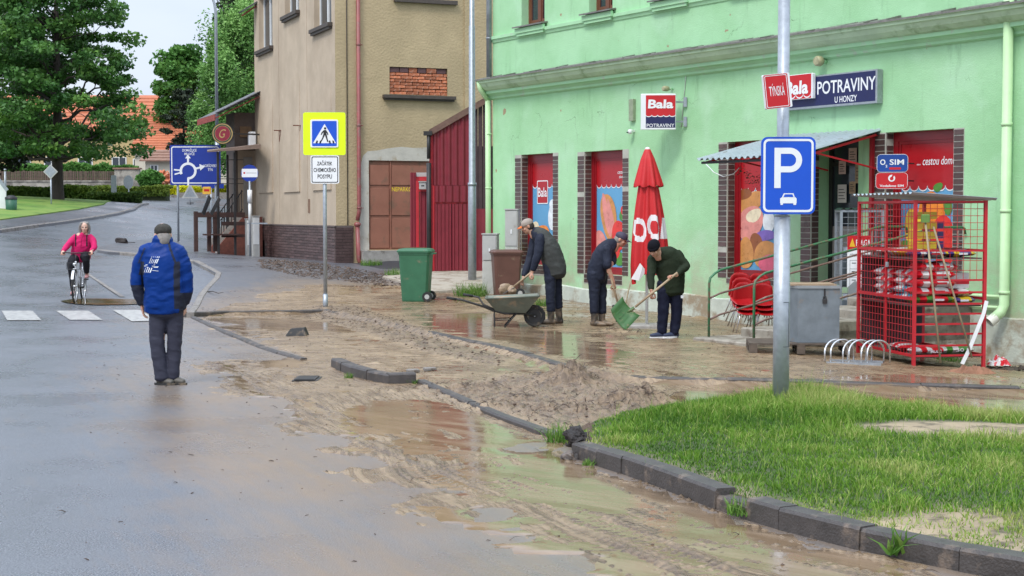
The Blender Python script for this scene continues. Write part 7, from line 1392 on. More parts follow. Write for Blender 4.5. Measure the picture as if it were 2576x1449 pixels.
q = MB(); q.add([(x,y,0) for x,y in pl] + [(x,y,h) for x,y in pl], [(4,3,2,1,0),(5,6,7,8,9)] + [(i,(i+1)%5,5+(i+1)%5,5+i) for i in range(5)]); part('body', q, mat('chest_metal', (.20,.23,.25), .45, .4, var=.2, vs=5, col2=(.28,.22,.17), c2at=.64, c2s=4), CHS)
q = MB(); pl2 = [(x*1.03, y - .02 if y < .3 else y + .02) for x, y in pl]; q.add([(x,y,h+.002) for x,y in pl2] + [(x,y,h+.035) for x,y in pl2], [(4,3,2,1,0),(5,6,7,8,9)] + [(i,(i+1)%5,5+(i+1)%5,5+i) for i in range(5)]); part('lid', q, mat('chest_lid', (.30,.32,.33), .4, .4, var=.15), CHS)
q = MB(); q.box(-w*.9, w*.9, .05, .6, h+.036, h+.055); part('plywood_sheet', q, mat('ply', (.30,.21,.13), .7, var=.3, vs=5), CHS)
q = MB(); q.box(w*.38,w*.44,-.012,-.0,h-.14,h+.0); q.tube([(w*.41-.018,-.02,h-.13),(w*.41-.018,-.02,h-.10),(w*.41+.018,-.02,h-.10),(w*.41+.018,-.02,h-.13)], .005, 6); q.cbox(w*.41-.028,w*.41+.028,-.035,-.012,h-.19,h-.13,.005); part('padlock', q, M['darkmetal'], CHS)
# ================================================================ gas bottle cage
def wiregrid(o, P0, U, Vv, nu, nv, r, mt, lu=True):
    """grid of single wires spanning U x Vv from P0"""
    for i in range(1, nu): q = MB(); a = P0 + U*(i/nu); q.tube([a, a + Vv], r, 4, caps=False); part('wire', q, mt, o)
    for j in range(1, nv): q = MB(); a = P0 + Vv*(j/nv); q.tube([a, a + U], r, 4, caps=False); part('wire', q, mt, o)
fg = gs(2113, 862); GC = thing('gas_bottle_cage', 'pale grey wire cage with a red headed price sign beside the shop door', 'cage', fg, R(-4)); k = ppm(fg); H = (862-527)/k; MM('cage_grey', (.27,.30,.33), .45, .3, var=.12)
w, d = .62, .55
for x, y in ((0,0),(w,0),(0,d),(w,d)): q = MB(); q.box(x-.02,x+.02,y-.02,y+.02,0,H); part('post', q, M['cage_grey'], GC)
for z in (.08, H-.02): 
    for a, b_ in (((0,0),(w,0)),((0,d),(w,d)),((0,0),(0,d)),((w,0),(w,d))): q = MB(); q.bar((a[0],a[1],z),(b_[0],b_[1],z),.035,.035); part('rail', q, M['cage_grey'], GC)
wiregrid(GC, Vector((0,0,.08)), Vector((w,0,0)), Vector((0,0,H-.1)), 6, 20, .004, M['cage_grey']); wiregrid(GC, Vector((0,0,.08)), Vector((0,d,0)), Vector((0,0,H-.1)), 5, 12, .004, M['cage_grey'])
for bx_, bz_ in ((.17,.12),(.45,.12),(.17,.85),(.45,.85)):
    o = thing('gas_bottle', '%s gas bottle on the %s tier of the grey cage' % ('left' if bx_ < .3 else 'right', 'lower' if bz_ < .5 else 'upper'), 'gas bottle', GC.location + Vector((bx_, .28, bz_)), 0, 'gas bottles in the grey cage'); q = MB(); q.lathe([(.0,0),(.12,0),(.135,.04),(.135,.42),(.10,.50),(.04,.54),(.03,.58),(.0,.58)], 16); part('body', q, mat('bottle_dark', (.06,.08,.09), .5, var=.2), o); q = MB(); q.lathe([(.07,.5),(.075,.62),(.07,.62)], 12); part('collar', q, M['galv'], o)
x0, x1 = (2128-2113)/k, (2188-2113)/k; z0, z1 = (862-722)/k, (862-592)/k; q = MB(); q.box(x0, x1, -.035, -.028, z0, z1); sg = part('price_sign', q, M['sign_white'], GC); q = MB(); q.sheet([(x0,z1-.22),(x1,z1-.22),(x1,z1),(x0,z1)], -.037); part('header', q, M['sign_red'], sg); q = MB(); q.sheet([(x0+.03,z1-.17),(x0+.12,z1-.17),(x0+.075,z1-.04)], -.039); part('flame_symbol', q, mat('flame', (.8,.45,.02), .5), sg)
lettering(sg, 'FLAGA', x0 + .24, z1 - .11, .22, .10, -.039, M['sign_white'], .02); lettering(sg, 'CENA PLYNU', x0 + .15, z1 - .30, .22, .045, -.037, M['black'], .01)
for i in range(3): lettering(sg, ['2 kg', '10 kg', '33 kg'][i] if False else '—  —', x0 + .15, z1 - .42 - .13*i, .16, .012, -.037, M['black'])
q = MB()
for i in range(4): q.box(x0+.04, x0+.26, -.0372, -.036, z1-.38-.13*i, z1-.376-.13*i)
for u_ in (.04,.15,.26): q.box(x0+u_, x0+u_+.004, -.0376, -.0372, z1-.77, z1-.38)
part('price_table', q, M['black'], sg)
q = MB(); q.add([(x,y,H+.03*(i%2)) for y in (-.04,d) for i,x in enumerate(np.linspace(-.03,w+.03,13))], [(i,i+1,13+i+1,13+i) for i in range(12)]); part('roof_sheet', q, mat('dgreen', (.02,.06,.04), .6), GC)
b_ = gs(2152, 868); o = thing('leaning_sheet', 'grey metal sheet leaning between the grey cage and the red cage', 'panel', b_, R(10)); q = MB(); hh = (868-712)/ppm(b_); q.prism([(-.09,0),(.09,0),(.09,hh),(.02,hh+.04),(-.09,hh-.05)], 0, .012); part('sheet', q, mat('greypanel', (.30,.31,.32), .5, .3, var=.12), o).rotation_euler = (R(-5), 0, 0)
# ================================================================ red cage with bags
fc = gs(2298, 921); CA = R(9.8); ang = CA; RC = thing('red_cage', 'red wire storage cage with a sheet metal roof full of bags', 'cage', fc, ang); k = ppm(fc); W_, D_, H = 1.04, 1.95, 2.30; mt = M['red_paint']
SF = 181.8 / k; RC.scale = (SF,)*3
def rc(x, y, z=0): return fc + Vector((math.cos(ang)*x - math.sin(ang)*y, math.sin(ang)*x + math.cos(ang)*y, z)) * SF
for x, y in ((0,0),(W_,0),(0,D_),(W_,D_)): q = MB(); zb_ = (float(surf(*rc(x,y)[:2])) - fc.z) / SF; q.box(x-.022,x+.022,y-.022,y+.022,zb_-.02,H); part('post', q, mt, RC)
for z in (.14, .93, 1.60, H-.02):
    for a, b_ in (((0,.022),(0,D_-.022)),((W_,.022),(W_,D_-.022)),((.022,D_),(W_-.022,D_))): q = MB(); q.bar((a[0],a[1],z),(b_[0],b_[1],z),.035,.035); part('rail', q, mt, RC)
for z in (.14, .28, .44, .58, .72, .86, 1.02, 1.19, 1.60, H-.02): q = MB(); q.bar((.022,0,z),(W_-.022,0,z),.03,.026); part('rail', q, mt, RC)
wiregrid(RC, Vector((0,.02,.14)), Vector((0,D_-.04,0)), Vector((0,0,H-.16)), 19, 21, .0042, mt); wiregrid(RC, Vector((.02,0,1.60)), Vector((W_-.04,0,0)), Vector((0,0,H-1.62)), 10, 7, .0042, mt); wiregrid(RC, Vector((.02,0,1.19)), Vector((W_-.04,0,0)), Vector((0,0,.41)), 10, 3, .0042, mt)
q = MB(); q.bar((0,.95,.14),(0,.95,H),.03,.03,(1,0,0)); part('door_post', q, mt, RC); q = MB(); q.cbox(-.03,.0,.86,.92,1.35,1.42,.004); part('latch', q, M['galv'], RC)
rf = corrugated(D_+.2, W_+.22, .08, .15, .018); V_ = [( -y_ - .10, x_ - .12, z_) for x_, y_, z_ in rf.v]; rf.v = [(W_ + .12 - (W_ + .22 - (-(-y))), y2, z2) if False else (x2, y2, z2) for (x2, y2, z2), y in zip(V_, V_)]; 
rf.v = [(x - 0.0 , y, H + .07 - .05*x) for x, y, z in V_] if False else [(x, y, H + .02 + z) for x, y, z in V_]
rr_ = part('roof_sheet', rf, M['sheet_metal'], RC)
for z in (.13, .84, 1.50): q = MB(); q.box(.03, W_-.03, .03, D_-.03, z-.02, z); part('shelf', q, mat('shelf', (.12,.09,.08), .6, var=.2), RC)
q = MB(); q.box(.03, W_-.03, D_-.04, D_-.03, .15, 1.5); part('back_sheet', q, mat('cageback', (.03,.03,.035), .8), RC)
q = MB(); q.cbox(-.18,.12,-.1,.12,-.12,-.022,.01); o = thing('brick_support', 'brick under the front leg of the red cage', 'brick', rc(0,0,0)+Vector((0,0,.02)), ang); part('block', q, M['red_brick'], o)
def pillow(L_, Wd, T, seed):
    n, m = 12, 8; V = []; F_ = []; rs = random.Random(seed)
    for i in range(m+1):
        v = -1 + 2*i/m
        for s in (1, -1):
            for j in range(n+1):
                u = -1 + 2*j/n; th = (max(0, 1-abs(u)**3.2)**.5)*(max(0, 1-abs(v)**3)**.5); V.append((u*L_/2, v*Wd/2*(1-.05*abs(u)), s*th*T/2 + .012*math.sin(5*u+seed)*th))
    st = n+1
    for i in range(m):
        for j in range(n): a = i*2*st + j; F_.append((a, a+1, a+2*st+1, a+2*st)); b_ = a + st; F_.append((b_, b_+2*st, b_+2*st+1, b_+1))
    return V, F_
cols = {'white': (.62,.62,.60), 'red': srgb('#c41826'), 'blue': srgb('#3b8ea5'), 'purple': srgb('#4a3a80'), 'yellow': srgb('#d8b92a'), 'green': srgb('#4c8a3a')}
for kx, cc in cols.items(): MM('bag_' + kx, cc, .35, var=.15, vs=9, coat=.3)
def bag(x, y, z, rz, kind, lab, L_=.62, Wd=.40, T=.13, txt=None):
    o = thing('feed_bag', lab, 'bag', rc(x, y, z + T/2), ang + rz, 'bags stored in the red cage'); o.scale = (SF,)*3; v, f = pillow(L_, Wd, T, int(x*100+z*37)); q = MB(); a_, b_ = kind; st = 13; mi = []
    for fi, fc_ in enumerate(f):
        c = sum((Vector(v[t]) for t in fc_), Vector())/4; mi.append(1 if (abs(c.x) > L_*.30 or abs(c.x + .05) < .05) else 0)
    q.v = v; q.f = f; q.m = mi; q.s = [True]*len(f); part('sack', q, [M['bag_'+a_], M['bag_'+b_]], o)
    if txt: lettering(o, txt, .04, .0, L_*.34, .05, -Wd/2 - .004, M['sign_white'] if a_ != 'white' else M['bag_red'], .02)
    else: q = MB(); q.sheet([(-.02,-.014),(L_*.22,-.014),(L_*.22,.014),(-.02,.014)], -Wd/2-.003); part('print_stripe', q, M['bag_red'] if a_ == 'white' else M['sign_white'], o)
# middle shelf, front stack
tier = ['lowest', 'second', 'third', 'fourth', 'topmost']
for i in range(5): bag(.34 - .02*(i%2) + .015*i, .26, .85 + .115*i, R(random.uniform(-6,6)), [('red','green'),('white','red'),('white','red'),('white','red'),('white','red')][i], '%s bag of the stack at the front corner of the middle shelf' % tier[i].capitalize().lower())
for i in range(4): bag(.34, .78, .85 + .115*i, R(90 + random.uniform(-8,8)), [('blue','white'),('white','blue'),('white','red'),('white','red')][i], '%s bag of the second stack seen through the side mesh, %s' % (tier[i], ['blue and white','white and blue','white and red','white with red ends'][i]))
for i in range(4): bag(.32, 1.45, .85 + .115*i, R(90 + random.uniform(-8,8)), ('white','red'), '%s white and red bag of the rear stack on the middle shelf' % tier[i])
bag(.74, .28, .85, R(4), ('yellow','purple'), 'yellow and purple bag at the right of the middle shelf', .50, .36, .10)
bag(.78, .34, .96, R(-12), ('white','red'), 'pale bag lying on the yellow one at the right', .44, .34, .09)
bag(.30, .30, 1.505, R(3), ('white','purple'), 'white and purple bag at the front of the upper shelf', .5, .4, .10); bag(.76, .34, 1.505, R(-5), ('purple','yellow'), 'purple bag with yellow ends at the right of the upper shelf', .5, .4, .10); bag(.30, 1.0, 1.505, R(85), ('white','yellow'), 'white and yellow bag behind on the upper shelf', .6, .4, .12); bag(.34, 1.5, 1.505, R(92), ('white','red'), 'white bag at the rear of the upper shelf', .6, .4, .10)
for i in range(3): bag(.74, .62 + .02*i, .86 + .13*i, R(6*i - 5), [('white','red'),('white','blue'),('white','red')][i], '%s bag of the low pile behind the yellow and purple bag' % tier[i], .56, .40, .13)
for i in range(3): bag(.72, 1.2, .86 + .13*i, R(90 + 5*i), ('white','red') if i != 1 else ('red','white'), '%s bag of the far right pile at the back of the middle shelf' % tier[i], .6, .42, .13)
bag(.30, .22, .15, R(4), ('red','white'), 'red compost bag at the left of the bottom shelf', .5, .36, .10, 'MULČ'); bag(.72, .26, .15, R(-3), ('green','white'), 'green and white compost bag at the right of the bottom shelf', .5, .38, .12, '50 l'); bag(.28, .9, .15, R(88), ('white','red'), 'white bag at the bottom seen through the side mesh', .6, .4, .10)
for i, (x, y, z, c, w_, h_, cn) in enumerate(((.36,.55,1.62,'yellow',.30,.55,'yellow'),(.62,.9,1.62,'purple',.34,.36,'dark purple'))):
    o = thing('plastic_crate', '%s plastic crate on the upper shelf of the red cage' % cn, 'crate', rc(x, y, z), ang, 'crates in the red cage'); o.scale = (SF,)*3; q = MB(); 
    for zz in np.arange(0, h_, .14): q.box(-w_/2, w_/2, -.15, .15, zz, zz+.10)
    part('body', q, M['bag_'+c], o)
# cardboard box
o = thing('cardboard_box', 'white and red box standing at the right end of the middle shelf', 'box', rc(.80,.40,1.06), ang); o.scale = (SF,)*3; q = MB(); q.cbox(-.16,.16,-.1,.1,0,.22,.005); part('carton', q, M['bag_white'], o); q = MB(); q.box(-.161,.161,-.102,-.1,.06,.11); part('stripe', q, M['bag_red'], o)
# bike rack
b_ = gs(2090, 914); c_ = gs(2212, 922); RK = thing('bicycle_rack', 'low galvanised bicycle rack with three pairs of hoops', 'bicycle rack', b_, math.atan2(c_.y - b_.y, c_.x - b_.x)); L_ = (c_ - b_).length
for y in (-.02, .30): q = MB(); q.box(-.05, L_+.02, y-.02, y+.02, -.01, .02); part('base_rail', q, M['galv'], RK)
for i in range(3):
    for dx in (0, .07):
        x = .06 + i*(L_-.14)/2 - .03 + dx; q = MB(); q.tube([(x-.10,-.02,.0)] + [(x - .10 + .24*(1-math.cos(math.pi*t_/12))/2 + .0, -.02 + .32*t_/12, .15 + .13*math.sin(math.pi*t_/12)) for t_ in range(13)] + [(x+.14,.30,0)], .011, 7); part('hoop', q, M['chrome'], RK)
# sticks, white strip, litter
def stick(name, lab, cat, p0, p1, r, mt, off0, off1): a = at(*p0, fc.y + off0); b2 = at(*p1, fc.y + off1); o = thing(name, lab, cat, b2); q = MB(); q.tube([a - b2, (a+b2)/2 - b2 + Vector((.005,0,0)), (0,0,0)], r, 8); part('handle', q, mt, o); return o
MM('broom_wood', (.30,.24,.15), .7, var=.25, vs=9)
o = stick('broom', 'wooden broom leaning on the front of the red cage, the left one', 'broom', (2328,560), (2366,913), .013, M['broom_wood'], -.10, -.22); q = MB(); q.cbox(-.05,.05,-.03,.03,0,.10,.01); hd = part('head', q, M['leaf_weed'] if False else mat('broom_green', (.12,.22,.05), .8), o); hd.location = at(2328,560,fc.y-.10) - o.location
o = stick('broom', 'wooden broom leaning on the front of the red cage, the right one', 'broom', (2348,570), (2445,900), .012, M['broom_wood'], -.06, -.06)
a0 = [(2482,757),(2474,790),(2458,830),(2438,880),(2420,916)]; pts = [at(u, v, fc.y + .1 - .02*i) for i, (u, v) in enumerate(a0)]; o = thing('white_trim_strip', 'bent white plastic strip leaning on the right side of the red cage', 'strip', pts[-1]); q = MB()
for a, b2 in zip(pts[:-1], pts[1:]): q.bar(a - pts[-1], b2 - pts[-1], .045, .012, (0,1,0))
part('strip', q, M['white_paint'], o)
def sheetlump(cx, cy, cz, rx, ry, rz, seed, n=12):
    V = []; 
    for i in range(n+1):
        for j in range(n+1): x, y = -1+2*i/n, -1+2*j/n; V.append((cx + x*rx, cy + y*ry, cz + rz*max(0, (1-x*x)*(1-y*y))**.5*(.5 + abs(float(fbm(np.array([x*2.2+seed]), np.array([y*2.2]), o=3)[0]))*2.4)))
    return V, [(i*(n+1)+j, (i+1)*(n+1)+j, (i+1)*(n+1)+j+1, i*(n+1)+j+1) for i in range(n) for j in range(n)]
b_ = gs(2445, 940); o = thing('brown_cardboard', 'crumpled brown cardboard lying by the wall under the downpipe', 'cardboard', b_, R(20)); q = MB(); v, f = sheetlump(0,.05,0,.28,.16,.06,3); q.add(v, f, 0, False); part('sheet', q, mat('cardboard', (.24,.11,.06), .7, var=.2), o)
b_ = gs(2512, 930); o = thing('litter_bag', 'crumpled red and white plastic bag beside the brown cardboard', 'bag', b_ + Vector((0,0,.06)), 0); q = MB(); v, f = sheetlump(0,0,0,.13,.10,.07,8,10); q.add(v, f, 0, False); part('film', q, mat('litter', (.62,.60,.58), .4, var=.1, col2=srgb('#c41826'), c2at=.5, c2w=.01, c2s=9), o)
q = MB()
for _ in range(60): p = b_ + Vector((random.gauss(.0,.3), random.gauss(-.05,.10), .02)); u_ = Vector((random.gauss(0,1), random.gauss(0,1), random.gauss(0,.3))).normalized(); w2 = u_.orthogonal().normalized(); q.frame(p, u_, w2, u_.cross(w2), random.uniform(.02,.06), random.uniform(.01,.03), .006)
tag(part('leaf_litter', q, mat('litter_dark', (.06,.045,.03), .8, var=.4), None), kind='stuff')
# ================================================================ small things on the ground
b_ = gs(748, 845); k = ppm(b_); o = thing('rubber_block', 'black rubber block with sloping ends lying in the muddy parking bay', 'rubber block', b_ + Vector((0,0,.01)), R(-4)); q = MB(); w = 26/k; q.add([(-w,-.12,0),(w,-.12,0),(w,.12,0),(-w,.12,0),(-w*.6,-.05,.10),(w*.75,-.05,.12),(w*.75,.07,.12),(-w*.6,.07,.10)], [(0,3,2,1),(4,5,6,7),(0,1,5,4),(1,2,6,5),(2,3,7,6),(3,0,4,7)]); part('block', q, M['rubber'], o)
b_ = gs(304, 611); k = ppm(b_); o = thing('dark_rubbish_heap', 'small dark heap of rubbish on the wet pavement near the cyclist', 'rubbish', b_); q = MB(); v, f = lump(0,.1,.04,15/k,.15,.14,5,rough=.35); q.add(v, f, 0, False); q.bar((.1,0,.02),(.45,.1,.01),.03,.02); part('heap', q, mat('darkheap', (.03,.022,.02), .7, var=.3), o)
b_ = gs(1455, 1112); k = ppm(b_); o = thing('black_clod', 'black crumbly clod of asphalt lying on the corner of the island kerb', 'clod', b_ + Vector((0,0,.02))); q = MB(); v, f = lump(0,0,.0,32/k,.10,.075,9,22,16,rough=.5); q.add(v, f, 0, False); part('asphalt_clod', q, mat('blackclod', (.025,.02,.018), .8, var=.4, bump=1, bs=40), o)
q = MB(); b2 = gs(1436, 1155); v, f = lump(b2.x, b2.y, b2.z, .07,.06,.05,11,16,12,rough=.4); q.add(v, f, 0, False); tag(part('broken_kerb_end', q, M['kerbstone'], None), kind='structure')
pts = [g0(u, v) for u, v in [(742,950),(792,949),(806,961),(752,962)]]; DGt = bpy.data.objects.new('drain_grate', None); COL.objects.link(DGt); tag(DGt, 'dark drain grate in the muddy gutter left of the short kerb', 'drain'); c_ = sum(pts, Vector())/4; DGt.location = c_ + Vector((0,0,.014)); w = (pts[1]-pts[0]).length/2
q = MB(); q.box(-w-.03, w+.03, -.22, .22, -.02, 0); part('frame', q, M['darkmetal'], DGt)
for i in range(8): q = MB(); x = -w + 2*w*(i+.5)/8; q.box(x-.02, x+.012, -.2, .2, .001, .012); part('bar', q, M['darkmetal'], DGt)
for (u, v, w_, lab) in ((712,975,.05,'small'),):
    pass
for (u0, v0, u1, v1) in ((1025,942,1052,935),(1070,938,1092,930)):
    b_ = gs(u0, v0); c_ = gs(u1, v1)
    q = MB(); q.cbox(-.07,.07,-.05,.05,0,.03,.008); o = thing('concrete_chip', 'pale flat concrete chip in the mud by the short kerb, %s one' % ('left' if u0 < 1050 else 'right'), 'stone', (b_+c_)/2 + Vector((0,0,.015)), R(20), 'pale concrete chips'); part('chip', q, M['kerb_pale'], o)
# long thin branch on the wet paving
b_ = gs(545, 738); o = thing('branch', 'thin bent branch lying on the wet paving behind the man in blue', 'branch', b_ + Vector((0,0,.02))); k = ppm(b_); q = MB(); q.tube([(-30/k,.3,0),(-8/k,-.1,.03),(12/k,-.35,.0),(25/k,-.3,.02)], [.012,.01,.008,.003], 5); part('twig_stem', q, M['bark'], o)
# ================================================================ people
from mathutils.bvhtree import BVHTree
def catmull(P, sub):
    out = []; n = len(P)
    for i in range(n-1):
        p0, p1, p2, p3 = P[max(i-1,0)], P[i], P[i+1], P[min(i+2,n-1)]
        for j in range(sub):
            t = j/sub; out.append(.5*((2*p1) + (-p0+p2)*t + (2*p0-5*p1+4*p2-p3)*t*t + (-p0+3*p1-3*p2+p3)*t*t*t))
    out.append(P[-1]); return out
def loft(mb, pts, rad, side=(1,0,0), sub=3, n=16, cap=.45, ex=2.0):
    """smooth tube through pts; rad = list of r or (a along side, b across)"""
    P = [np.array(p, float) for p in pts]; Rr = [np.array((r, r) if not isinstance(r, (tuple, list)) else r, float) for r in rad]
    Q = catmull(P, sub); S_ = catmull(Rr, sub); rings = []
    side = np.array(side, float)
    T = [Q[min(i+1, len(Q)-1)] - Q[max(i-1, 0)] for i in range(len(Q))]; T = [t/(np.linalg.norm(t)+1e-9) for t in T]
    seq = [(Q[0] - T[0]*S_[0].min()*cap, T[0], S_[0]*.45), (Q[0] - T[0]*S_[0].min()*cap*.7, T[0], S_[0]*.78)] + list(zip(Q, T, S_)) + [(Q[-1] + T[-1]*S_[-1].min()*cap*.7, T[-1], S_[-1]*.78), (Q[-1] + T[-1]*S_[-1].min()*cap, T[-1], S_[-1]*.45)]
    V = []
    for c, t, s in seq:
        a = side - t*side.dot(t); a /= np.linalg.norm(a)+1e-9; b = np.cross(t, a)
        for k in range(n):
            q = 2*math.pi*k/n; cx, sy = math.cos(q), math.sin(q); cx = math.copysign(abs(cx)**(2/ex), cx); sy = math.copysign(abs(sy)**(2/ex), sy); V.append(tuple(c + a*s[0]*cx + b*s[1]*sy))
    m = len(seq); F_ = [(i*n+k, i*n+(k+1)%n, (i+1)*n+(k+1)%n, (i+1)*n+k) for i in range(m-1) for k in range(n)] + [tuple(range(n-1,-1,-1)), tuple((m-1)*n+k for k in range(n))]
    mb.add(V, F_, 0, True)
def ell(mb, c, r, rot=None, n=14, m=9):
    c = Vector(c); M3 = rot or Matrix.Identity(3); V = [c + M3 @ Vector((0,0,r[2]))]
    for i in range(1, m):
        for k in range(n): t, p = math.pi*i/m, 2*math.pi*k/n; V.append(c + M3 @ Vector((r[0]*math.sin(t)*math.cos(p), r[1]*math.sin(t)*math.sin(p), r[2]*math.cos(t))))
    V.append(c - M3 @ Vector((0,0,r[2]))); L_ = len(V)-1
    F_ = [(0, 1+k, 1+(k+1)%n) for k in range(n)] + [(1+i*n+k, 1+(i+1)*n+k, 1+(i+1)*n+(k+1)%n, 1+i*n+(k+1)%n) for i in range(m-2) for k in range(n)] + [(L_, 1+(m-2)*n+(k+1)%n, 1+(m-2)*n+k) for k in range(n)]
    mb.add(V, F_, 0, True)
def fuse(name, mb, mats, parent, vox=.012, smooth=3, wr=0.0, wf=(5,5,9), matf=None, label=None, seed=0):
    """join overlapping closed shapes into one skin, then fold and crease it"""
    me = mb.mesh(name, [M['black']]); o = bpy.data.objects.new(name, me); COL.objects.link(o)
    md = o.modifiers.new('r', 'REMESH'); md.mode = 'VOXEL'; md.voxel_size = vox; md.use_smooth_shade = True
    if smooth: m2 = o.modifiers.new('s', 'SMOOTH'); m2.factor = .5; m2.iterations = smooth
    bpy.context.view_layer.update(); m3 = bpy.data.meshes.new_from_object(o.evaluated_get(bpy.context.evaluated_depsgraph_get())); bpy.data.objects.remove(o); bpy.data.meshes.remove(me)
    n = len(m3.vertices); co = np.empty(n*3, np.float32); m3.vertices.foreach_get('co', co); co = co.reshape(-1,3).astype(float)
    if wr:
        no = np.empty(n*3, np.float32); m3.vertices.foreach_get('normal', no); no = no.reshape(-1,3)
        w = fbm(co[:,0]*.8+seed, co[:,1]*.8, co[:,2]*.8+.013, o=2, s=seed)*1.6; r = 1 - np.abs(fbm(co[:,0]*wf[0]+w+seed, co[:,1]*wf[1]+w, co[:,2]*wf[2]+w*2+.017, o=3, s=seed+5))*2.2
        r2 = fbm(co[:,0]*wf[0]*2.4, co[:,1]*wf[1]*2.4, co[:,2]*wf[2]*2.2+.011, o=2, s=seed+9); co = co + no*(wr*(r-.45) + wr*.35*r2)[:,None]; m3.vertices.foreach_set('co', co.astype(np.float32).ravel())
    m3.materials.clear()
    for x in (mats if isinstance(mats, (list, tuple)) else [mats]): m3.materials.append(x)
    if matf is not None:
        c = np.empty(len(m3.polygons)*3, np.float32); m3.polygons.foreach_get('center', c); c = c.reshape(-1,3); m3.polygons.foreach_set('material_index', np.asarray(matf(c), np.int32))
    m3.polygons.foreach_set('use_smooth', np.ones(len(m3.polygons), bool)); m3.name = name; m3.update(); q = link(name, m3, parent)
    if label: q['label'] = label
    return q
def skin(name, c, red=.0): 
    m = mat(name, c, .5, var=.08, vs=12, col2=(c[0]*.9, c[1]*.62, c[2]*.55), c2at=.60, c2w=.15, c2s=5); m.node_tree.nodes['Principled BSDF'].inputs['Subsurface Weight'].default_value = .08; return m
M['skin'] = skin('skin', (.50,.29,.20)); M['skin_pale'] = skin('skin_pale', (.58,.36,.27)); MM('eye', (.02,.015,.012), .2); MM('lip', (.33,.11,.09), .5)
MM('hair_grey', (.22,.20,.18), .6, var=.35, vs=30, stretch=(1,1,.2)); MM('hair_dark', (.03,.024,.02), .6, var=.3, vs=30); MM('stubble', (.30,.20,.15), .7)
def head(mb, c, fwd, up, s=1.0):
    """head shapes around centre c looking along fwd"""
    f = Vector(fwd).normalized(); u = Vector(up); u = (u - f*u.dot(f)).normalized(); r = f.cross(u); c = Vector(c); B = Matrix((r, f, u)).transposed()
    P = lambda x, y, z: c + B @ Vector((x*s, y*s, z*s))
    ell(mb, P(0,-.012,.028), (.077*s,.095*s,.092*s), B); ell(mb, P(0,.018,-.045), (.058*s,.068*s,.07*s), B); ell(mb, P(0,.052,-.085), (.03*s,.026*s,.025*s), B); ell(mb, P(0,.066,.018), (.05*s,.018*s,.014*s), B)
    ell(mb, P(0,.088,-.012), (.013*s,.016*s,.028*s), B); ell(mb, P(0,.097,-.026), (.018*s,.016*s,.012*s), B); ell(mb, P(0,.074,-.058), (.026*s,.014*s,.012*s), B)
    for sx in (-1,1): ell(mb, P(sx*.036,.058,-.028), (.026*s,.022*s,.022*s), B); ell(mb, P(sx*.08,-.01,-.008), (.012*s,.022*s,.034*s), B)
    loft(mb, [P(0,-.02,-.06), P(0,-.035,-.12), P(0,-.05,-.19)], [.056*s,.058*s,.07*s], r)
    return P, B
def face_bits(parent, P, B, s=1.0, brow=M['hair_dark']):
    q = MB(); [ell(q, P(sx*.032,.079,.003), (.012*s,.007*s,.0065*s), B, 8, 6) for sx in (-1,1)]; part('eyes', q, M['eye'], parent)
    q = MB(); [ell(q, P(sx*.034,.084,.022), (.019*s,.006*s,.004*s), B, 8, 6) for sx in (-1,1)]; part('eyebrows', q, brow, parent)
    q = MB(); ell(q, P(0,.088,-.060), (.022*s,.006*s,.006*s), B, 8, 6); part('lips', q, M['lip'], parent)
def hand(mb, wrist, d, palm, curl=1.0, s=1.0, thumb=1, spread=1.0):
    """palm + four fingers + thumb; d = direction along the hand, palm = direction the palm faces"""
    d = Vector(d).normalized(); p = Vector(palm); p = (p - d*p.dot(d)).normalized(); a = d.cross(p); w = Vector(wrist); Pp = lambda x, y, z: w + a*(x*s) + d*(y*s) + p*(z*s)
    loft(mb, [Pp(0,-.02,0), Pp(0,.03,0), Pp(0,.085,.004)], [(.024*s,.018*s),(.037*s,.017*s),(.040*s,.014*s)], a, 2, 10)
    for i, (x, L1) in enumerate(((-.031,.068),(-.0105,.078),(.0105,.074),(.031,.058))):
        b0 = Pp(x, .08, 0); a1 = curl*1.0; a2 = curl*2.1; p1 = b0 + (d*math.cos(a1*.6) + p*math.sin(a1*.6))*L1*.5*s + a*(x*.25*spread*s); p2 = p1 + (d*math.cos(a2*.75) + p*math.sin(a2*.75))*L1*.32*s; p3 = p2 + (d*math.cos(a2*1.15) + p*math.sin(a2*1.15))*L1*.28*s
        loft(mb, [Pp(x*.9,.055,0), b0, p1, p2, p3], [.0095*s,.0098*s,.0092*s,.0085*s,.0075*s], a, 2, 8)
    t = thumb; b0 = Pp(-.022*t,.02,.004); p1 = Pp(-.046*t,.05,.018+.012*curl); p2 = Pp(-.046*t + .012*t*curl,.078,.034+.014*curl); p3 = Pp(-.038*t+.026*t*curl,.098,.040+.016*curl); loft(mb, [b0,p1,p2,p3], [.014*s,.0125*s,.011*s,.009*s], a, 2, 8)
def capshape(mb, P, B, s=1.0, brim=True):
    ell(mb, P(0,-.012,.052), (.089*s,.106*s,.078*s), B, 20, 12)
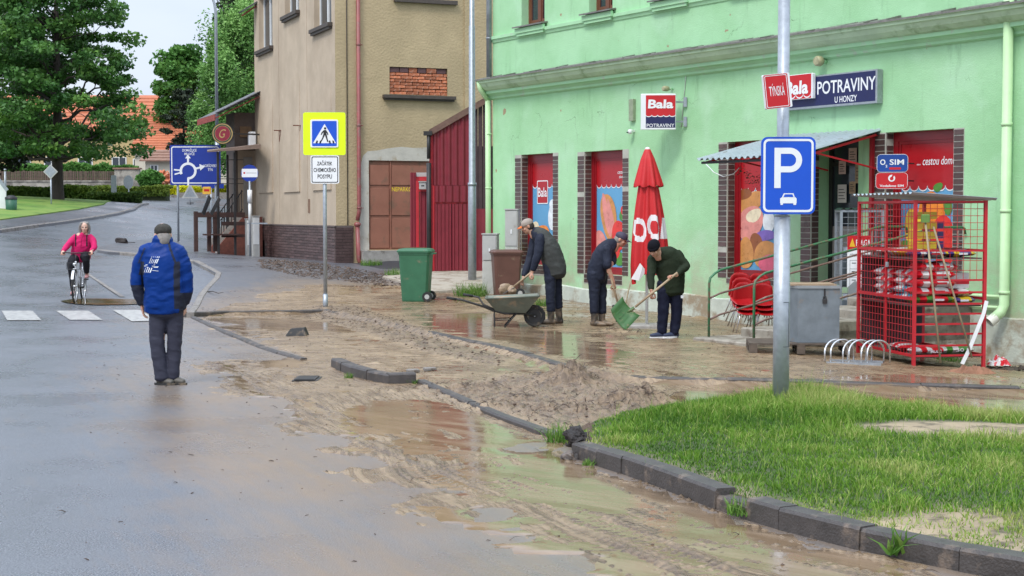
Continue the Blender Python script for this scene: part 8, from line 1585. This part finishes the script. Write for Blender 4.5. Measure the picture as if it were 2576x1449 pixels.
# ---------------------------------------------------------------- man in the blue jacket, seen from behind
b = gs(423, 968); k = ppm(b); MAN = thing('person', 'man seen from behind in a blue jacket and grey trousers with a dark flat cap', 'person', b); X = lambda u: (u-423)/k; Z = lambda v: (968-v)/k
MM('jacket_blue', srgb('#0c3174'), .42, var=.14, vs=5, bump=.12, bs=120, spec=.12); MM('jacket_dark', (.022,.025,.04), .5, var=.15, spec=.12); MM('trouser_grey', (.042,.043,.062), .6, var=.14, vs=4, bump=.15, bs=150, spec=.12); MM('cap_dark', (.055,.052,.045), .8, var=.3, vs=40, bump=.3, bs=120, spec=.12)
q = MB(); P, B_ = head(q, (X(413), .02, Z(589)), (-.38, 1, -.06), (0,0,1), 1.02)
loft(q, [(X(420),0,Z(790)),(X(420),0,Z(700)),(X(412),-.01,Z(640)),(X(412),0,Z(612))], [(.15,.10),(.15,.10),(.17,.09),(.07,.06)])
for s, pts in ((-1, [(362,640,0),(345,700,.0),(356,762,.03)]), (1, [(458,640,0),(474,700,.0),(464,760,.05)])): loft(q, [(X(u),y,Z(v)) for u,v,y in pts], [.05,.042,.028])
for pts in ([(403,790,0),(402,870,.0),(408,955,.0)], [(437,790,.03),(435,870,.05),(434,950,.06)]): loft(q, [(X(u),y,Z(v)) for u,v,y in pts], [.08,.055,.045])
hand(q, (X(357),.03,Z(768)), (.12,.15,-1), (1,.2,0), .45, 1.0, 1); hand(q, (X(464),.05,Z(764)), (.0,.25,-1), (-1,.2,0), .45, 1.0, -1)
fuse('body', q, M['skin_pale'], MAN, .008, 2)
q = MB(); loft(q, [P(0,-.02,-.02), P(0,-.035,-.062), P(0,-.045,-.10)], [(.080,.094),(.076,.086),(.064,.068)], B_ @ Vector((1,0,0))); fuse('hair', q, M['hair_grey'], MAN, .008, 2, .003, (30,30,30))
q = MB(); ell(q, P(0,-.012,.048), (.092,.108,.072), B_, 20, 12); loft(q, [P(0,-.0,.012), P(0,-.0,.036)], [(.090,.106),(.092,.108)], B_ @ Vector((1,0,0)), 2, 24, .1); ell(q, P(0,.10,.028), (.07,.055,.012), B_); fuse('flat_cap', q, M['cap_dark'], MAN, .007, 2, .003, (18,18,22))
q = MB(); tor = [(417,776,.01),(417,766,.0),(418,730,-.01),(416,690,-.015),(412,655,-.01),(410,630,.0),(409,612,.02),(409,602,.03)]
loft(q, [(X(u),y,Z(v)) for u,v,y in tor], [(.222,.145),(.224,.147),(.212,.145),(.214,.150),(.208,.142),(.165,.120),(.095,.095),(.088,.092)], ex=2.5, n=28, cap=.08)
loft(q, [(X(368),.0,Z(636)),(X(353),.01,Z(665)),(X(347),.015,Z(705)),(X(350),.02,Z(735)),(X(357),.03,Z(764))], [.072,.074,.070,.064,.050], (0,1,0)); loft(q, [(X(455),.0,Z(634)),(X(466),.0,Z(665)),(X(472),.01,Z(705)),(X(470),.03,Z(735)),(X(464),.05,Z(760))], [.074,.075,.070,.064,.050], (0,1,0))
loft(q, [(X(386),.0,Z(622)),(X(365),.0,Z(634))], [.07,.075]); loft(q, [(X(434),.0,Z(622)),(X(457),.0,Z(634))], [.07,.075])
loft(q, [(X(411),.02,Z(616)),(X(412),.02,Z(600))], [(.105,.10),(.112,.108)], ex=2.3)
def jm(c):
    u = c[:,0]*k + 423; v = 968 - c[:,2]*k; d = np.zeros(len(c), int); back = c[:,1] < .06
    line = 432 + (v-612)*.42; d[(np.abs(u-line) < 2.6) & (v > 604) & (v < 668) & back] = 1
    d[(u > 447) & (u < 461 ) & (v > 655) & (v < 775) & (u > 461 - (v-600)*.20)] = 1; d[(u > 360) & (u < 366) & (v > 655) & (v < 735)] = 1; d[(u < 372) & (v > 655) & (v < 690) & (u > 355) & ((u + v*.25) > 527)] = 1
    l2 = 372 - (v-622)*.42; d[(np.abs(u-l2) < 1.8) & (v > 622) & (v < 660) & back] = 1
    d[(u < 366) & (v > 716)] = 1; d[(u > 458) & (v > 735) & (c[:,1] < .03)] = 1; return d
jk = fuse('jacket', q, [M['jacket_blue'], M['jacket_dark']], MAN, .009, 2, .011, (5,5,8), jm, seed=2)
q = MB()
for pts, rr in (([(400,778,.0),(398,820,.0),(397,870,-.005),(403,915,.0),(407,952,.0)], [.096,.088,.078,.074,.076]), ([(439,778,.02),(440,820,.03),(438,870,.045),(434,915,.05),(431,950,.05)], [.096,.088,.076,.073,.075])): loft(q, [(X(u),y,Z(v)) for u,v,y in pts], rr, ex=2.2)
ell(q, (X(419), .0, Z(782)), (.19,.13,.10)); fuse('trousers', q, M['trouser_grey'], MAN, .009, 3, .007, (5,5,9), seed=7)
for sx, (u, v, y) in ((-1, (405,968,.0)), (1, (432,968,.04))):
    q = MB(); z0 = .0; loft(q, [(X(u)-.03,y+.02,.045),(X(u)+.05,y-.0,.042),(X(u)+.125,y-.03,.032)], [(.045,.042),(.05,.040),(.038,.028)], (0,1,0)); ell(q, (X(u),y+.02,.075), (.055,.055,.05)); sh = fuse('shoe', q, mat('shoe_grey', (.10,.09,.075), .6, var=.25), MAN, .008, 2); q = MB(); q.add([(X(u)+.17*c_-.0+.045*1, y-.01+.055*s_-.04*c_, z) for z in (.0,.022) for c_, s_ in [(math.cos(t)*.72, math.sin(t)) for t in np.linspace(0,2*math.pi,17)[:-1]]], [tuple(range(15,-1,-1)), tuple(range(16,32))] + [(i,(i+1)%16,16+(i+1)%16,16+i) for i in range(16)]); part('sole', q, M['rubber'], sh)
# print on the back, lying on the cloth
bv = BVHTree.FromPolygons([v.co[:] for v in jk.data.vertices], [p.vertices[:] for p in jk.data.polygons])
def decal(mb, pts, off=.004, m=0):
    V = []
    for u, v in pts: h_ = bv.ray_cast(Vector((X(u), -1, Z(v))), Vector((0,1,0)))[0]; V.append(Vector((X(u), (h_.y if h_ else -.15) - off, Z(v))))
    mb.add(V, [tuple(range(len(V)))], m)
q = MB()
for i in range(5): u = 386 + i*4.6; w = 1.2 if i < 3 else 2.4; decal(q, [(u,660),(u+w,660),(u+w+7,643),(u+7,643)])
for i in range(4): u = 372 + i*5.2; w = 1.0 + .6*i; decal(q, [(u,683),(u+w,683),(u+w+5,671),(u+5,671)])
for i, (a_, b2) in enumerate(((376,402),(372,398),(380,409))): decal(q, [(a_,664.5+i*3),(b2,664.5+i*3),(b2,663.2+i*3),(a_,663.2+i*3)])
decal(q, [(398,669),(411,669),(411,667.8),(398,667.8)]); decal(q, [(395,678),(411,679.5),(411,678.6),(395,677)])
part('back_print', q, M['sign_white'], jk)
# ---------------------------------------------------------------- cyclist
b = gs(182, 765); k = ppm(b); X = lambda u: (u-182)/k; Z = lambda v: (765-v)/k
BK = thing('bicycle', 'city bicycle with white frame and front basket fittings ridden through the puddle', 'bicycle', b, R(7)); BD_ = 1.05
def wheel3(y, nm):
    q = MB(); r = .335; q.tube([(0, y + r*math.cos(2*math.pi*i/28), .35 + r*math.sin(2*math.pi*i/28)) for i in range(29)], .019, 8, caps=False); w_ = part('wheel', q, M['rubber'], BK, nm)
    q = MB(); r = .315; q.tube([(0, y + r*math.cos(2*math.pi*i/28), .35 + r*math.sin(2*math.pi*i/28)) for i in range(29)], .010, 6, caps=False); part('rim', q, M['chrome'], w_)
    for i in range(18): a_ = 2*math.pi*i/18; q = MB(); q.tube([(.02*(-1)**i, y, .35), (0, y+.31*math.cos(a_), .35+.31*math.sin(a_))], .0018, 3, caps=False); part('spoke', q, M['chrome'], w_)
    q = MB(); q.tube([(-.05,y,.35),(.05,y,.35)], .018, 8); part('hub', q, M['chrome'], w_)
    q = MB(); r = .365; q.add([(x_, y + r*math.cos(t), .35 + r*math.sin(t)) for t in np.linspace(.1, 2.7, 14) for x_ in (-.025,.025)], [(2*i,2*i+1,2*i+3,2*i+2) for i in range(13)]); part('mudguard', q, M['sign_white'], BK)
wheel3(0.34, None); wheel3(.34 + BD_, None)
MM('bike_frame', (.60,.60,.62), .3, .2, var=.05)
q = MB(); F0 = Vector((0,.34,.35)); R0 = Vector((0,.34+BD_,.35)); HD = Vector((0,.50,.86)); HB = Vector((0,.47,.72)); BBt = Vector((0,.93,.30)); SE = Vector((0,1.12,.86))
q.tube([HB, HD], .020, 8); q.tube([HB, (HB+BBt)/2 + Vector((0,-.02,-.08)), BBt], .020, 8); q.tube([BBt, SE], .016, 8); q.tube([HB + Vector((0,.02,-.06)), (HB+BBt)/2 + Vector((0,.06,.02)), BBt + (SE-BBt)*.35], .014, 8)
for sx in (-1,1): q.tube([F0 + Vector((sx*.05,0,0)), Vector((sx*.045,.42,.66)), HB], .012, 7); q.tube([R0 + Vector((sx*.06,0,0)), BBt + Vector((sx*.03,0,0))], .010, 7); q.tube([R0 + Vector((sx*.06,0,0)), BBt + (SE-BBt)*.75], .009, 7)
part('frame', q, M['bike_frame'], BK)
q = MB(); q.tube([HD, HD + Vector((0,.02,.14))], .014, 8); q.tube([(-.31,.66,1.02),(-.22,.58,1.04),(-.08,.52,1.03),(.08,.52,1.03),(.22,.58,1.04),(.31,.66,1.02)], .012, 8); hb = part('handlebar', q, M['darkmetal'], BK)
for sx in (-1,1): q = MB(); q.tube([(sx*.24,.60,1.035),(sx*.33,.68,1.02)], .018, 8); part('grip', q, M['rubber'], hb)
q = MB(); ell(q, SE + Vector((0,.02,.08)), (.10,.13,.04)); part('saddle', q, M['black'], BK); q = MB(); ell(q, (0,.36,.80), (.04,.05,.04)); part('headlamp', q, M['chrome'], BK)
q = MB(); q.tube([(-.09,.93,.30),(.09,.93,.30)], .02, 8); q.tube([(-.09,.93,.30),(-.09,.90,.14)], .01, 6); q.tube([(.09,.93,.30),(.09,.96,.46)], .01, 6); q.box(-.18,-.09,.85,.95,.125,.15); q.box(.09,.18,.91,1.01,.455,.48); part('crank', q, M['darkmetal'], BK)
q = MB(); q.box(-.13,.13,.18,.40,.70,.705); 
for x in (-.13,.13): q.bar((x,.18,.70),(x,.18,.84),.01,.01); q.bar((x,.4,.70),(x,.4,.84),.01,.01)
q.bar((-.13,.18,.84),(.13,.18,.84),.01,.01); q.bar((-.13,.18,.84),(-.13,.4,.84),.01,.01); q.bar((.13,.18,.84),(.13,.4,.84),.01,.01); part('front_carrier', q, M['darkmetal'], BK)
CYC = thing('person', 'woman in a pink jacket and black leggings riding the bicycle', 'person', b, R(7)); MM('pink', srgb('#c2245f'), .6, var=.12, vs=6, bump=.1, bs=90, spec=.12); MM('pink_dark', srgb('#8f1745'), .6, var=.12, spec=.12); MM('legging', (.018,.018,.022), .6, var=.2, spec=.12)
hc = (.12, .93, 1.555); q = MB(); P, B_ = head(q, hc, (.10,-1,-.05), (0,0,1), 1.0)
loft(q, [(0,1.13,.95),(.03,1.08,1.15),(.07,1.0,1.36),(.09,.97,1.44)], [(.16,.12),(.16,.12),(.16,.09),(.06,.05)])
for sx in (-1,1): loft(q, [(.08+sx*.17,1.0,1.33),(.04+sx*.27,.85,1.14),(sx*.29,.70,1.07)], [.05,.04,.028], (0,1,0)); hand(q, (sx*.285,.70,1.07), (0,-.6,-.35), (0,-.35,-1), 1.2, .95, sx)
loft(q, [(-.09,1.10,.93),(-.14,.78,.78),(-.13,.86,.42),(-.13,.90,.22)], [.07,.055,.045,.035]); loft(q, [(.11,1.10,.93),(.16,.74,.94),(.15,.92,.66),(.15,.97,.55)], [.07,.055,.045,.035])
fuse('body', q, M['skin_pale'], CYC, .008, 2); face_bits(CYC, P, B_, 1.0, M['hair_grey'])
q = MB(); ell(q, P(0,-.03,.045), (.088,.095,.085), B_); 
for sx in (-1,1): loft(q, [P(sx*.05,.02,.10), P(sx*.085,-.0,.03), P(sx*.09,-.03,-.05), P(sx*.085,-.03,-.12)], [.03,.03,.032,.022])
loft(q, [P(0,-.08,.04),P(0,-.09,-.05),P(0,-.085,-.13)], [(.08,.035),(.085,.035),(.07,.03)], B_ @ Vector((1,0,0))); fuse('hair', q, M['hair_grey'], CYC, .008, 1, .006, (30,30,14))
q = MB(); loft(q, [(0,1.14,.90),(.01,1.12,1.0),(.04,1.06,1.15),(.06,1.03,1.27),(.08,1.0,1.36),(.09,.98,1.43)], [(.20,.17),(.21,.18),(.205,.17),(.19,.14),(.15,.10),(.075,.075)], ex=2.2, n=24)
for sx in (-1,1): loft(q, [(.08+sx*.13,1.0,1.36),(.07+sx*.21,.97,1.28),(.04+sx*.285,.86,1.15),(.01+sx*.285,.77,1.09),(sx*.287,.70,1.07)], [.075,.072,.062,.052,.042], (0,1,0))
def cm(c): x = c[:,0]-.05; return ((c[:,1] < 1.05) & (((np.abs(np.abs(x) - .115) < .014) & (c[:,2] > 1.16) & (np.abs(x) < .14))) ).astype(int)*1 + ((np.abs(x) < .10) & (c[:,2] < 1.30) & (c[:,1] < 1.0))*0
fuse('jacket', q, [M['pink'], M['legging']], CYC, .009, 2, .008, (6,6,9), cm, seed=4)
q = MB(); q.tube([P(0,.03,-.115)+Vector((0,.0,-.0)), Vector((.065,.845,1.30)), Vector((.05,.86,1.12))], .006, 5); part('zip', q, M['pink_dark'], CYC)
q = MB(); loft(q, [(-.08,1.12,.93),(-.12,.93,.87),(-.14,.78,.77),(-.135,.82,.60),(-.13,.87,.38),(-.13,.90,.24)], [.115,.105,.082,.072,.058,.045]); loft(q, [(.09,1.12,.93),(.13,.92,.95),(.165,.75,.93),(.16,.83,.78),(.15,.93,.62)], [.115,.105,.082,.072,.055]); ell(q, (0,1.13,.93), (.18,.15,.11)); fuse('leggings', q, M['legging'], CYC, .010, 2, .004, seed=3)
for (x, y, z) in ((-.135,.88,.165),(.15,.94,.50)): q = MB(); loft(q, [(x,y+.07,z+.03),(x,y,z+.03),(x,y-.11,z+.01)], [(.04,.04),(.042,.036),(.034,.022)], (1,0,0)); fuse('shoe', q, mat('shoe_pink', (.42,.20,.20), .6), CYC, .008, 1)
# ---------------------------------------------------------------- three men with shovels
MM('work_navy', (.022,.026,.042), .6, var=.2, vs=5, bump=.15, bs=100, spec=.12); MM('vest_grey', (.055,.058,.055), .6, var=.2, vs=5, bump=.15, bs=100, spec=.12); MM('boot_mud', (.04,.036,.03), .5, var=.3, vs=8, col2=(.24,.17,.11), c2at=.50, c2w=.08, c2s=5); MM('olive', (.02,.028,.016), .75, var=.15, bump=.1, bs=150, spec=.12); MM('track_navy', (.012,.014,.03), .6, var=.15, spec=.12); MM('cap_pale', (.30,.25,.21), .7, var=.2); MM('cap_orange', srgb('#f0701a'), .6); MM('cap_navy', (.05,.045,.08), .7, var=.2); MM('beanie', (.008,.008,.012), .9, var=.3, bump=.4, bs=90, spec=.12)
MM('shaft', (.36,.26,.16), .6, var=.2, vs=12); MM('shovel_green', (.045,.13,.035), .5, var=.2, vs=7, col2=(.28,.2,.13), c2at=.60, c2s=6)
def figure(label, b, u0, v0, hd, fwd, sp, sprad, arms, legs, side, hands, hs=1.0, skinm=M['skin']):
    k = ppm(b); X = lambda u: (u-u0)/k; Z = lambda v: (v0-v)/k; C3 = lambda p: Vector((X(p[0]), p[2], Z(p[1]))); o = thing('person', label, 'person', b); q = MB(); P, B_ = head(q, C3(hd), fwd, (0,0,1), hs)
    loft(q, [C3(p) for p in sp], [(a*.72, c*.72) for a, c in sprad], side)
    loft(q, [C3(sp[-1]), P(0,-.03,-.10)], [.055,.055])
    for a_ in arms: loft(q, [C3(p) for p in a_], [.045]*(len(a_)-1) + [.028], (0,1,0))
    for l_ in legs: loft(q, [C3(p) for p in l_], [.075] + [.055]*(len(l_)-2) + [.04], (0,1,0))
    for (p, d, pl_, t) in hands: hand(q, C3(p), d, pl_, 1.45, 1.0, t)
    fuse('body', q, skinm, o, .008, 2); return o, C3, P, B_
# man 1: orange peaked cap, grey vest over navy, bending to the left over the wheelbarrow
b = gs(1394, 816); arms = [[(1358,602,-.17),(1352,640,-.22),(1338,682,-.22)], [(1345,605,.15),(1334,650,.10),(1316,698,-.08)]]; legs = [[(1382,672,-.09),(1384,735,-.10),(1386,808,-.10)], [(1398,672,.10),(1402,735,.12),(1407,800,.12)]]; sp = [(1394,680,0),(1390,655,0),(1380,625,0),(1362,600,0),(1348,588,0)]
o, C3, P, B_ = figure('man in a dark grey vest and orange peaked cap bending over the wheelbarrow', b, 1394, 816, (1326,569,0), (-1,-.12,-.42), sp, [(.17,.13),(.17,.13),(.19,.14),(.18,.12),(.08,.07)], arms, legs, (0,1,0), [((1338,684,-.22),(-.55,0,-1),(.7,.3,-.5),-1), ((1316,700,-.08),(-.6,-.1,-1),(.7,.1,-.5),1)])
W1_ = o; q = MB(); loft(q, [C3((1399,690,0)),C3((1396,672,0)),C3((1388,645,0)),C3((1376,615,0)),C3((1360,592,0)),C3((1347,582,0))], [(.20,.17),(.215,.18),(.225,.185),(.22,.17),(.17,.13),(.10,.09)], (0,1,0), n=24, ex=2.3)
vest = fuse('vest', q, M['vest_grey'], o, .010, 2, .010, (5,5,7), seed=11)
q = MB(); 
for a_ in arms: p = [Vector(C3(x)) for x in a_]; loft(q, [p[0] + Vector((.03,0,.02)), p[0], (p[0]+p[1])/2, p[1], (p[1]+p[2])/2, p[2] + (p[1]-p[2])*.1], [.085,.085,.076,.070,.060,.048], (0,1,0))
loft(q, [C3((1366,606,0)),C3((1352,590,0)),C3((1342,580,0))], [(.19,.13),(.14,.11),(.075,.08)], (0,1,0)); fuse('jacket', q, M['work_navy'], o, .010, 2, .008, (7,7,7), seed=12)
def worker_legs(o, C3, legs, mt, boot=True, seed=0, by=.34, r0=.105, er=(.14,.18,.12)):
    q = MB()
    for l_ in legs:
        p = [Vector(C3(x)) for x in l_]; loft(q, [p[0] + Vector((0,0,.06)), p[0], (p[0]+p[1])/2, p[1], p[1]+(p[2]-p[1])*.5, p[2] + (p[1]-p[2])*(.38 if boot else .06)], [r0,r0,.092,.080,.074,.07], (0,1,0))
    c = (Vector(C3(legs[0][0])) + Vector(C3(legs[1][0])))/2 + Vector((.0,0,.04)); ell(q, c, er); fuse('trousers', q, mt, o, .010, 2, .010, (6,6,7), seed=seed)
def boots(o, C3, legs, dirx, mt, h=.34, toe=(-1,0)):
    for l_ in legs:
        p = Vector(C3(l_[-1])); kn = Vector(C3(l_[-2])); p.z = .05; d = Vector((toe[0], toe[1], 0)).normalized(); s_ = Vector((-d.y, d.x, 0)); q = MB(); top = p + (kn - p)*.80*(h/.34)
        loft(q, [p + Vector((0,0,-.0)), p + Vector((0,0,.07)), p + (top-p)*.5, top], [(.052,.056),(.054,.056),(.062,.062),(.076,.074)], s_, cap=.1); loft(q, [p - d*.05 + Vector((0,0,.0)), p + d*.06 + Vector((0,0,-.002)), p + d*.16 + Vector((0,0,-.012)), p + d*.20 + Vector((0,0,-.016))], [(.045,.046),(.050,.045),(.046,.034),(.032,.022)], s_); fuse('boot', q, mt, o, .008, 2, .003)
worker_legs(o, C3, legs, M['work_navy'], True, 13); boots(o, C3, legs, -1, M['boot_mud'])
def cap(o, P, B_, m1, m2, s=1.0):
    q = MB(); ell(q, P(0,-.014,.050), (.088*s,.104*s,.074*s), B_, 20, 12); loft(q, [P(0,-.012,.022), P(0,-.012,.045)], [(.087,.102),(.088,.104)], B_ @ Vector((1,0,0)), 2, 24, .1); c_ = fuse('cap', q, m1, o, .006, 1); q = MB(); V = []
    for t in np.linspace(-1, 1, 11):
        for r_ in (0, 1): a_ = t*.95; V.append(P(math.sin(a_)*.082*(1 - .1*r_), .075 + math.cos(a_)*.02 + r_*.075*math.cos(t*1.2), .035 - .012*r_ - .012*t*t))
    q.add(V, [(2*i,2*i+1,2*i+3,2*i+2) for i in range(10)], 0, True); br = part('peak', q, m2, c_); md = br.modifiers.new('s', 'SOLIDIFY'); md.thickness = .006
cap(o, P, B_, M['cap_pale'], M['cap_orange']); face_bits(o, P, B_, 1.0)
q = MB(); loft(q, [P(0,-.03,-.0), P(0,-.045,-.05)], [(.078,.085),(.068,.075)], B_ @ Vector((1,0,0))); fuse('hair', q, M['hair_dark'], o, .007, 1)
# his spade with a load of mud
def tool(name, label, cat, o0, p0, p1, r, mt): t_ = thing(name, label, cat, p1); q = MB(); q.tube([p0 - p1, (0,0,0)], r, 10); part('handle', q, mt, t_); return t_
bw_ = b; pa = b + C3((1345,676,-.22)); pb = b + C3((1290,722,-.10)); t_ = tool('spade', 'spade loaded with wet mud held over the wheelbarrow', 'spade', None, pa, pb, .017, M['shaft'])
q = MB(); q.add([(-.16,-.10,-.10),(-.16,.10,-.10),(.02,.08,.01),(.02,-.08,.01),(-.16,-.10,-.104),(-.16,.10,-.104),(.02,.08,.006),(.02,-.08,.006)], [(3,2,1,0),(4,5,6,7),(0,1,5,4),(1,2,6,5),(2,3,7,6),(3,0,4,7)]); part('blade', q, M['galv'], t_)
q = MB(); 
for (x,y,z,rx,ry,rz,s_) in ((-.13,0,-.02,.10,.10,.085,3),(-.03,0,-.05,.085,.09,.075,6),(.01,.02,-.07,.05,.05,.06,9)): v, f = lump(x,y,z,rx,ry,rz,s_,16,12,.22); q.add(v, f, 0, True)
ml = thing('mud_on_spade', 'pale lump of mud lying on the spade blade', 'mud', pb); part('mud', q, M['mud_lump'], ml)
# man 2: navy work clothes, dark cap, bending to the right
b = gs(1503, 820); arms = [[(1524,630,-.19),(1518,655,-.24),(1528,672,-.24)], [(1532,628,.10),(1524,672,-.10),(1540,712,-.20)]]; legs = [[(1494,694,-.09),(1494,745,-.10),(1495,812,-.10)], [(1512,694,.08),(1514,745,.04),(1514,812,.02)]]; sp = [(1502,695,0),(1504,675,0),(1514,648,0),(1530,622,0),(1543,610,0)]
arms = [[(1524,630,-.19),(1524,662,-.25),(1541,708,-.22)], [(1535,626,.12),(1540,655,.0),(1528,676,-.19)]]
o, C3, P, B_ = figure('man in navy work clothes and dark cap bending over his shovel left of the parasol', b, 1503, 820, (1562,602,-.02), (1,-.25,-.45), sp, [(.17,.12),(.17,.12),(.18,.13),(.17,.12),(.08,.07)], arms, legs, (0,1,0), [((1541,710,-.22),(.25,0,-1),(-.6,.5,0),1), ((1528,672,-.19),(-.15,-.3,-1),(.7,-.3,0),-1)])
q = MB(); loft(q, [C3((1500,702,0)),C3((1501,685,0)),C3((1507,660,0)),C3((1518,636,0)),C3((1533,618,0)),C3((1546,610,0))], [(.185,.155),(.19,.16),(.20,.16),(.20,.15),(.155,.12),(.08,.08)], (0,1,0), n=24, ex=2.3)
for a_ in arms: p = [Vector(C3(x)) for x in a_]; loft(q, [p[0] - Vector((.03,0,-.02)), p[0], (p[0]+p[1])/2, p[1], p[1] + (p[2]-p[1])*.15], [.088,.085,.078,.074,.066], (0,1,0))
fuse('jacket', q, M['work_navy'], o, .010, 2, .009, (6,6,7), seed=21); worker_legs(o, C3, legs, M['work_navy'], True, 22, r0=.11); boots(o, C3, legs, 1, M['boot_mud'], .36, (1,-.5)); cap(o, P, B_, M['cap_navy'], M['cap_navy']); face_bits(o, P, B_)
q = MB(); loft(q, [P(0,-.03,-.0), P(0,-.045,-.05)], [(.078,.085),(.068,.075)], B_ @ Vector((1,0,0))); fuse('hair', q, M['hair_grey'], o, .007, 1)
pa = b + C3((1523,655,-.21)); pb = b + C3((1552,764,-.30)); t_ = tool('shovel', 'shovel with wooden handle held by the man in the dark cap', 'shovel', None, pa, pb, .016, M['shaft']); q = MB(); q.cbox(-.10,.10,-.015,.015,-.26,.02,.01); bl_ = part('blade', q, M['darkmetal'], t_); bl_.rotation_euler = (0, R(-14), 0)
# man 3: black beanie, olive sweater, navy track trousers
b = gs(1680, 850); arms = [[(1702,640,-.05),(1723,668,-.10),(1694,690,-.30)], [(1640,650,-.05),(1634,692,-.18),(1633,728,-.28)]]; legs = [[(1668,722,0),(1668,785,-.02),(1664,838,-.02)], [(1700,722,.02),(1702,785,.03),(1697,842,.03)]]; sp = [(1687,722,0.02),(1685,700,.02),(1678,670,.0),(1668,645,-.06),(1655,634,-.12)]
o, C3, P, B_ = figure('man in a black beanie and olive sweater shovelling with the green shovel', b, 1680, 850, (1641,624,-.22), (-.45,-.75,-.62), sp, [(.17,.12),(.17,.12),(.19,.12),(.20,.11),(.07,.07)], arms, legs, (1,0,.15), [((1692,691,-.29),(-.75,-.3,.0),(-.2,-.1,-1),1), ((1634,730,-.28),(-.1,-.2,-1),(.6,.2,-.4),-1)], 1.0, M['skin'])
q = MB(); loft(q, [C3((1690,735,.02)),C3((1690,715,.02)),C3((1688,690,.02)),C3((1680,662,.0)),C3((1670,645,-.03)),C3((1660,637,-.08)),C3((1654,634,-.11))], [(.175,.14),(.18,.145),(.20,.15),(.225,.155),(.20,.13),(.12,.10),(.07,.07)], (1,0,.15), n=24, ex=2.3)
for a_ in arms: p = [Vector(C3(x)) for x in a_]; loft(q, [p[0]*.7 + Vector(C3((1672,648,-.02)))*.3, p[0], (p[0]+p[1])/2, p[1], (p[1]+p[2])/2, p[2] + (p[1]-p[2])*.12], [.085,.078,.066,.060,.052,.040], (0,1,0))
fuse('sweater', q, M['olive'], o, .010, 2, .007, (7,7,8), seed=31); worker_legs(o, C3, legs, M['track_navy'], False, 32, r0=.10, er=(.16,.11,.10))
for l_ in legs:
    p = Vector(C3(l_[-1])); p.z = .045; q = MB(); d = Vector((-.85,-.5,0)).normalized(); s_ = Vector((-d.y,d.x,0)); loft(q, [p - d*.05, p + d*.05, p + d*.14, p + d*.19], [(.042,.045),(.046,.042),(.044,.032),(.03,.022)], s_); ell(q, p + Vector((0,0,.04)), (.045,.045,.04)); sh = fuse('sneaker', q, mat('sneaker', (.035,.045,.09), .6, var=.2), o, .008, 1)
    q = MB(); q.add([p + d*(.075 + .135*math.cos(t)) + s_*(.052*math.sin(t)) + Vector((0,0,z)) for z in (-.045,-.022) for t in np.linspace(0,2*math.pi,17)[:-1]], [tuple(range(15,-1,-1)), tuple(range(16,32))] + [(i,(i+1)%16,16+(i+1)%16,16+i) for i in range(16)]); part('sole', q, M['sign_white'], sh)
q = MB(); ell(q, P(0,-.014,.045), (.090,.106,.090), B_, 20, 12); loft(q, [P(0,-.0,.015), P(0,-.0,.045)], [(.088,.104),(.091,.107)], B_ @ Vector((1,0,0)), 2, 24, .1); fuse('beanie', q, M['beanie'], o, .007, 1); face_bits(o, P, B_); q = MB(); hp = Vector(C3((1713,745,-.11))); q.sheet([(hp.x-.018,hp.z-.02),(hp.x+.018,hp.z-.02),(hp.x+.018,hp.z+.02),(hp.x-.018,hp.z+.02)], -.125); part('trouser_badge', q, M['sign_white'], o)
pa = b + C3((1697,683,-.33)); pb = b + C3((1592,768,-.36)); t_ = tool('snow_shovel', 'green plastic shovel with long handle held by the man in the beanie', 'shovel', None, pa, pb, .017, M['shaft']); kk = ppm(pb); Q = lambda u, v, y=0: ((u-1592)/kk, y, (768-v)/kk)
A_, B2, C_, D2 = Q(1553,750,.06), Q(1597,797,.02), Q(1563,829,-.16), Q(1525,777,-.12); q = MB(); n = 6; V = []; A_, B2, C_, D2 = map(Vector, (A_, B2, C_, D2)); nrm = (B2-A_).cross(D2-A_).normalized(); nrm = nrm if nrm.y < 0 else -nrm
for i in range(n+1):
    for j in range(n+1): s_, t2 = i/n, j/n; p = (A_*(1-s_) + B2*s_)*(1-t2) + (D2*(1-s_) + C_*s_)*t2; e = (2*abs(s_-.5))**3; p = p + nrm*(.05*e + .04*(1-t2)**3); V.append(p)
q.add(V, [(i*(n+1)+j, (i+1)*(n+1)+j, (i+1)*(n+1)+j+1, i*(n+1)+j+1) for i in range(n) for j in range(n)], 0, True); bl_ = part('blade', q, M['shovel_green'], t_); md = bl_.modifiers.new('s', 'SOLIDIFY'); md.thickness = .008
for f_ in (.3, .5, .7): q = MB(); a1 = A_.lerp(B2, f_); a2 = D2.lerp(C_, f_); q.bar(a1 + nrm*.02, a1.lerp(a2, .8) + nrm*.006, .012, .02, nrm); part('rib', q, M['shovel_green'], t_)
q = MB(); q.tube([Vector(Q(1590,770)), A_.lerp(B2, .55).lerp(D2.lerp(C_, .55), .25)], .024, 8); part('socket', q, M['shovel_green'], t_)
# a third stick leaning between them
g_ = gs(1566, 800); top_ = at(1590, 690, g_.y + .35); mid = at(1580, 728, g_.y + .2); st_ = thing('wooden_stick', 'thin pale wooden stick standing beside the parasol pole', 'stick', g_ + Vector((0,0,-.05))); q = MB(); q.tube([(0,0,0), mid - g_, top_ - g_], .013, 7); part('shaft_wood', q, M['broom_wood'], st_)
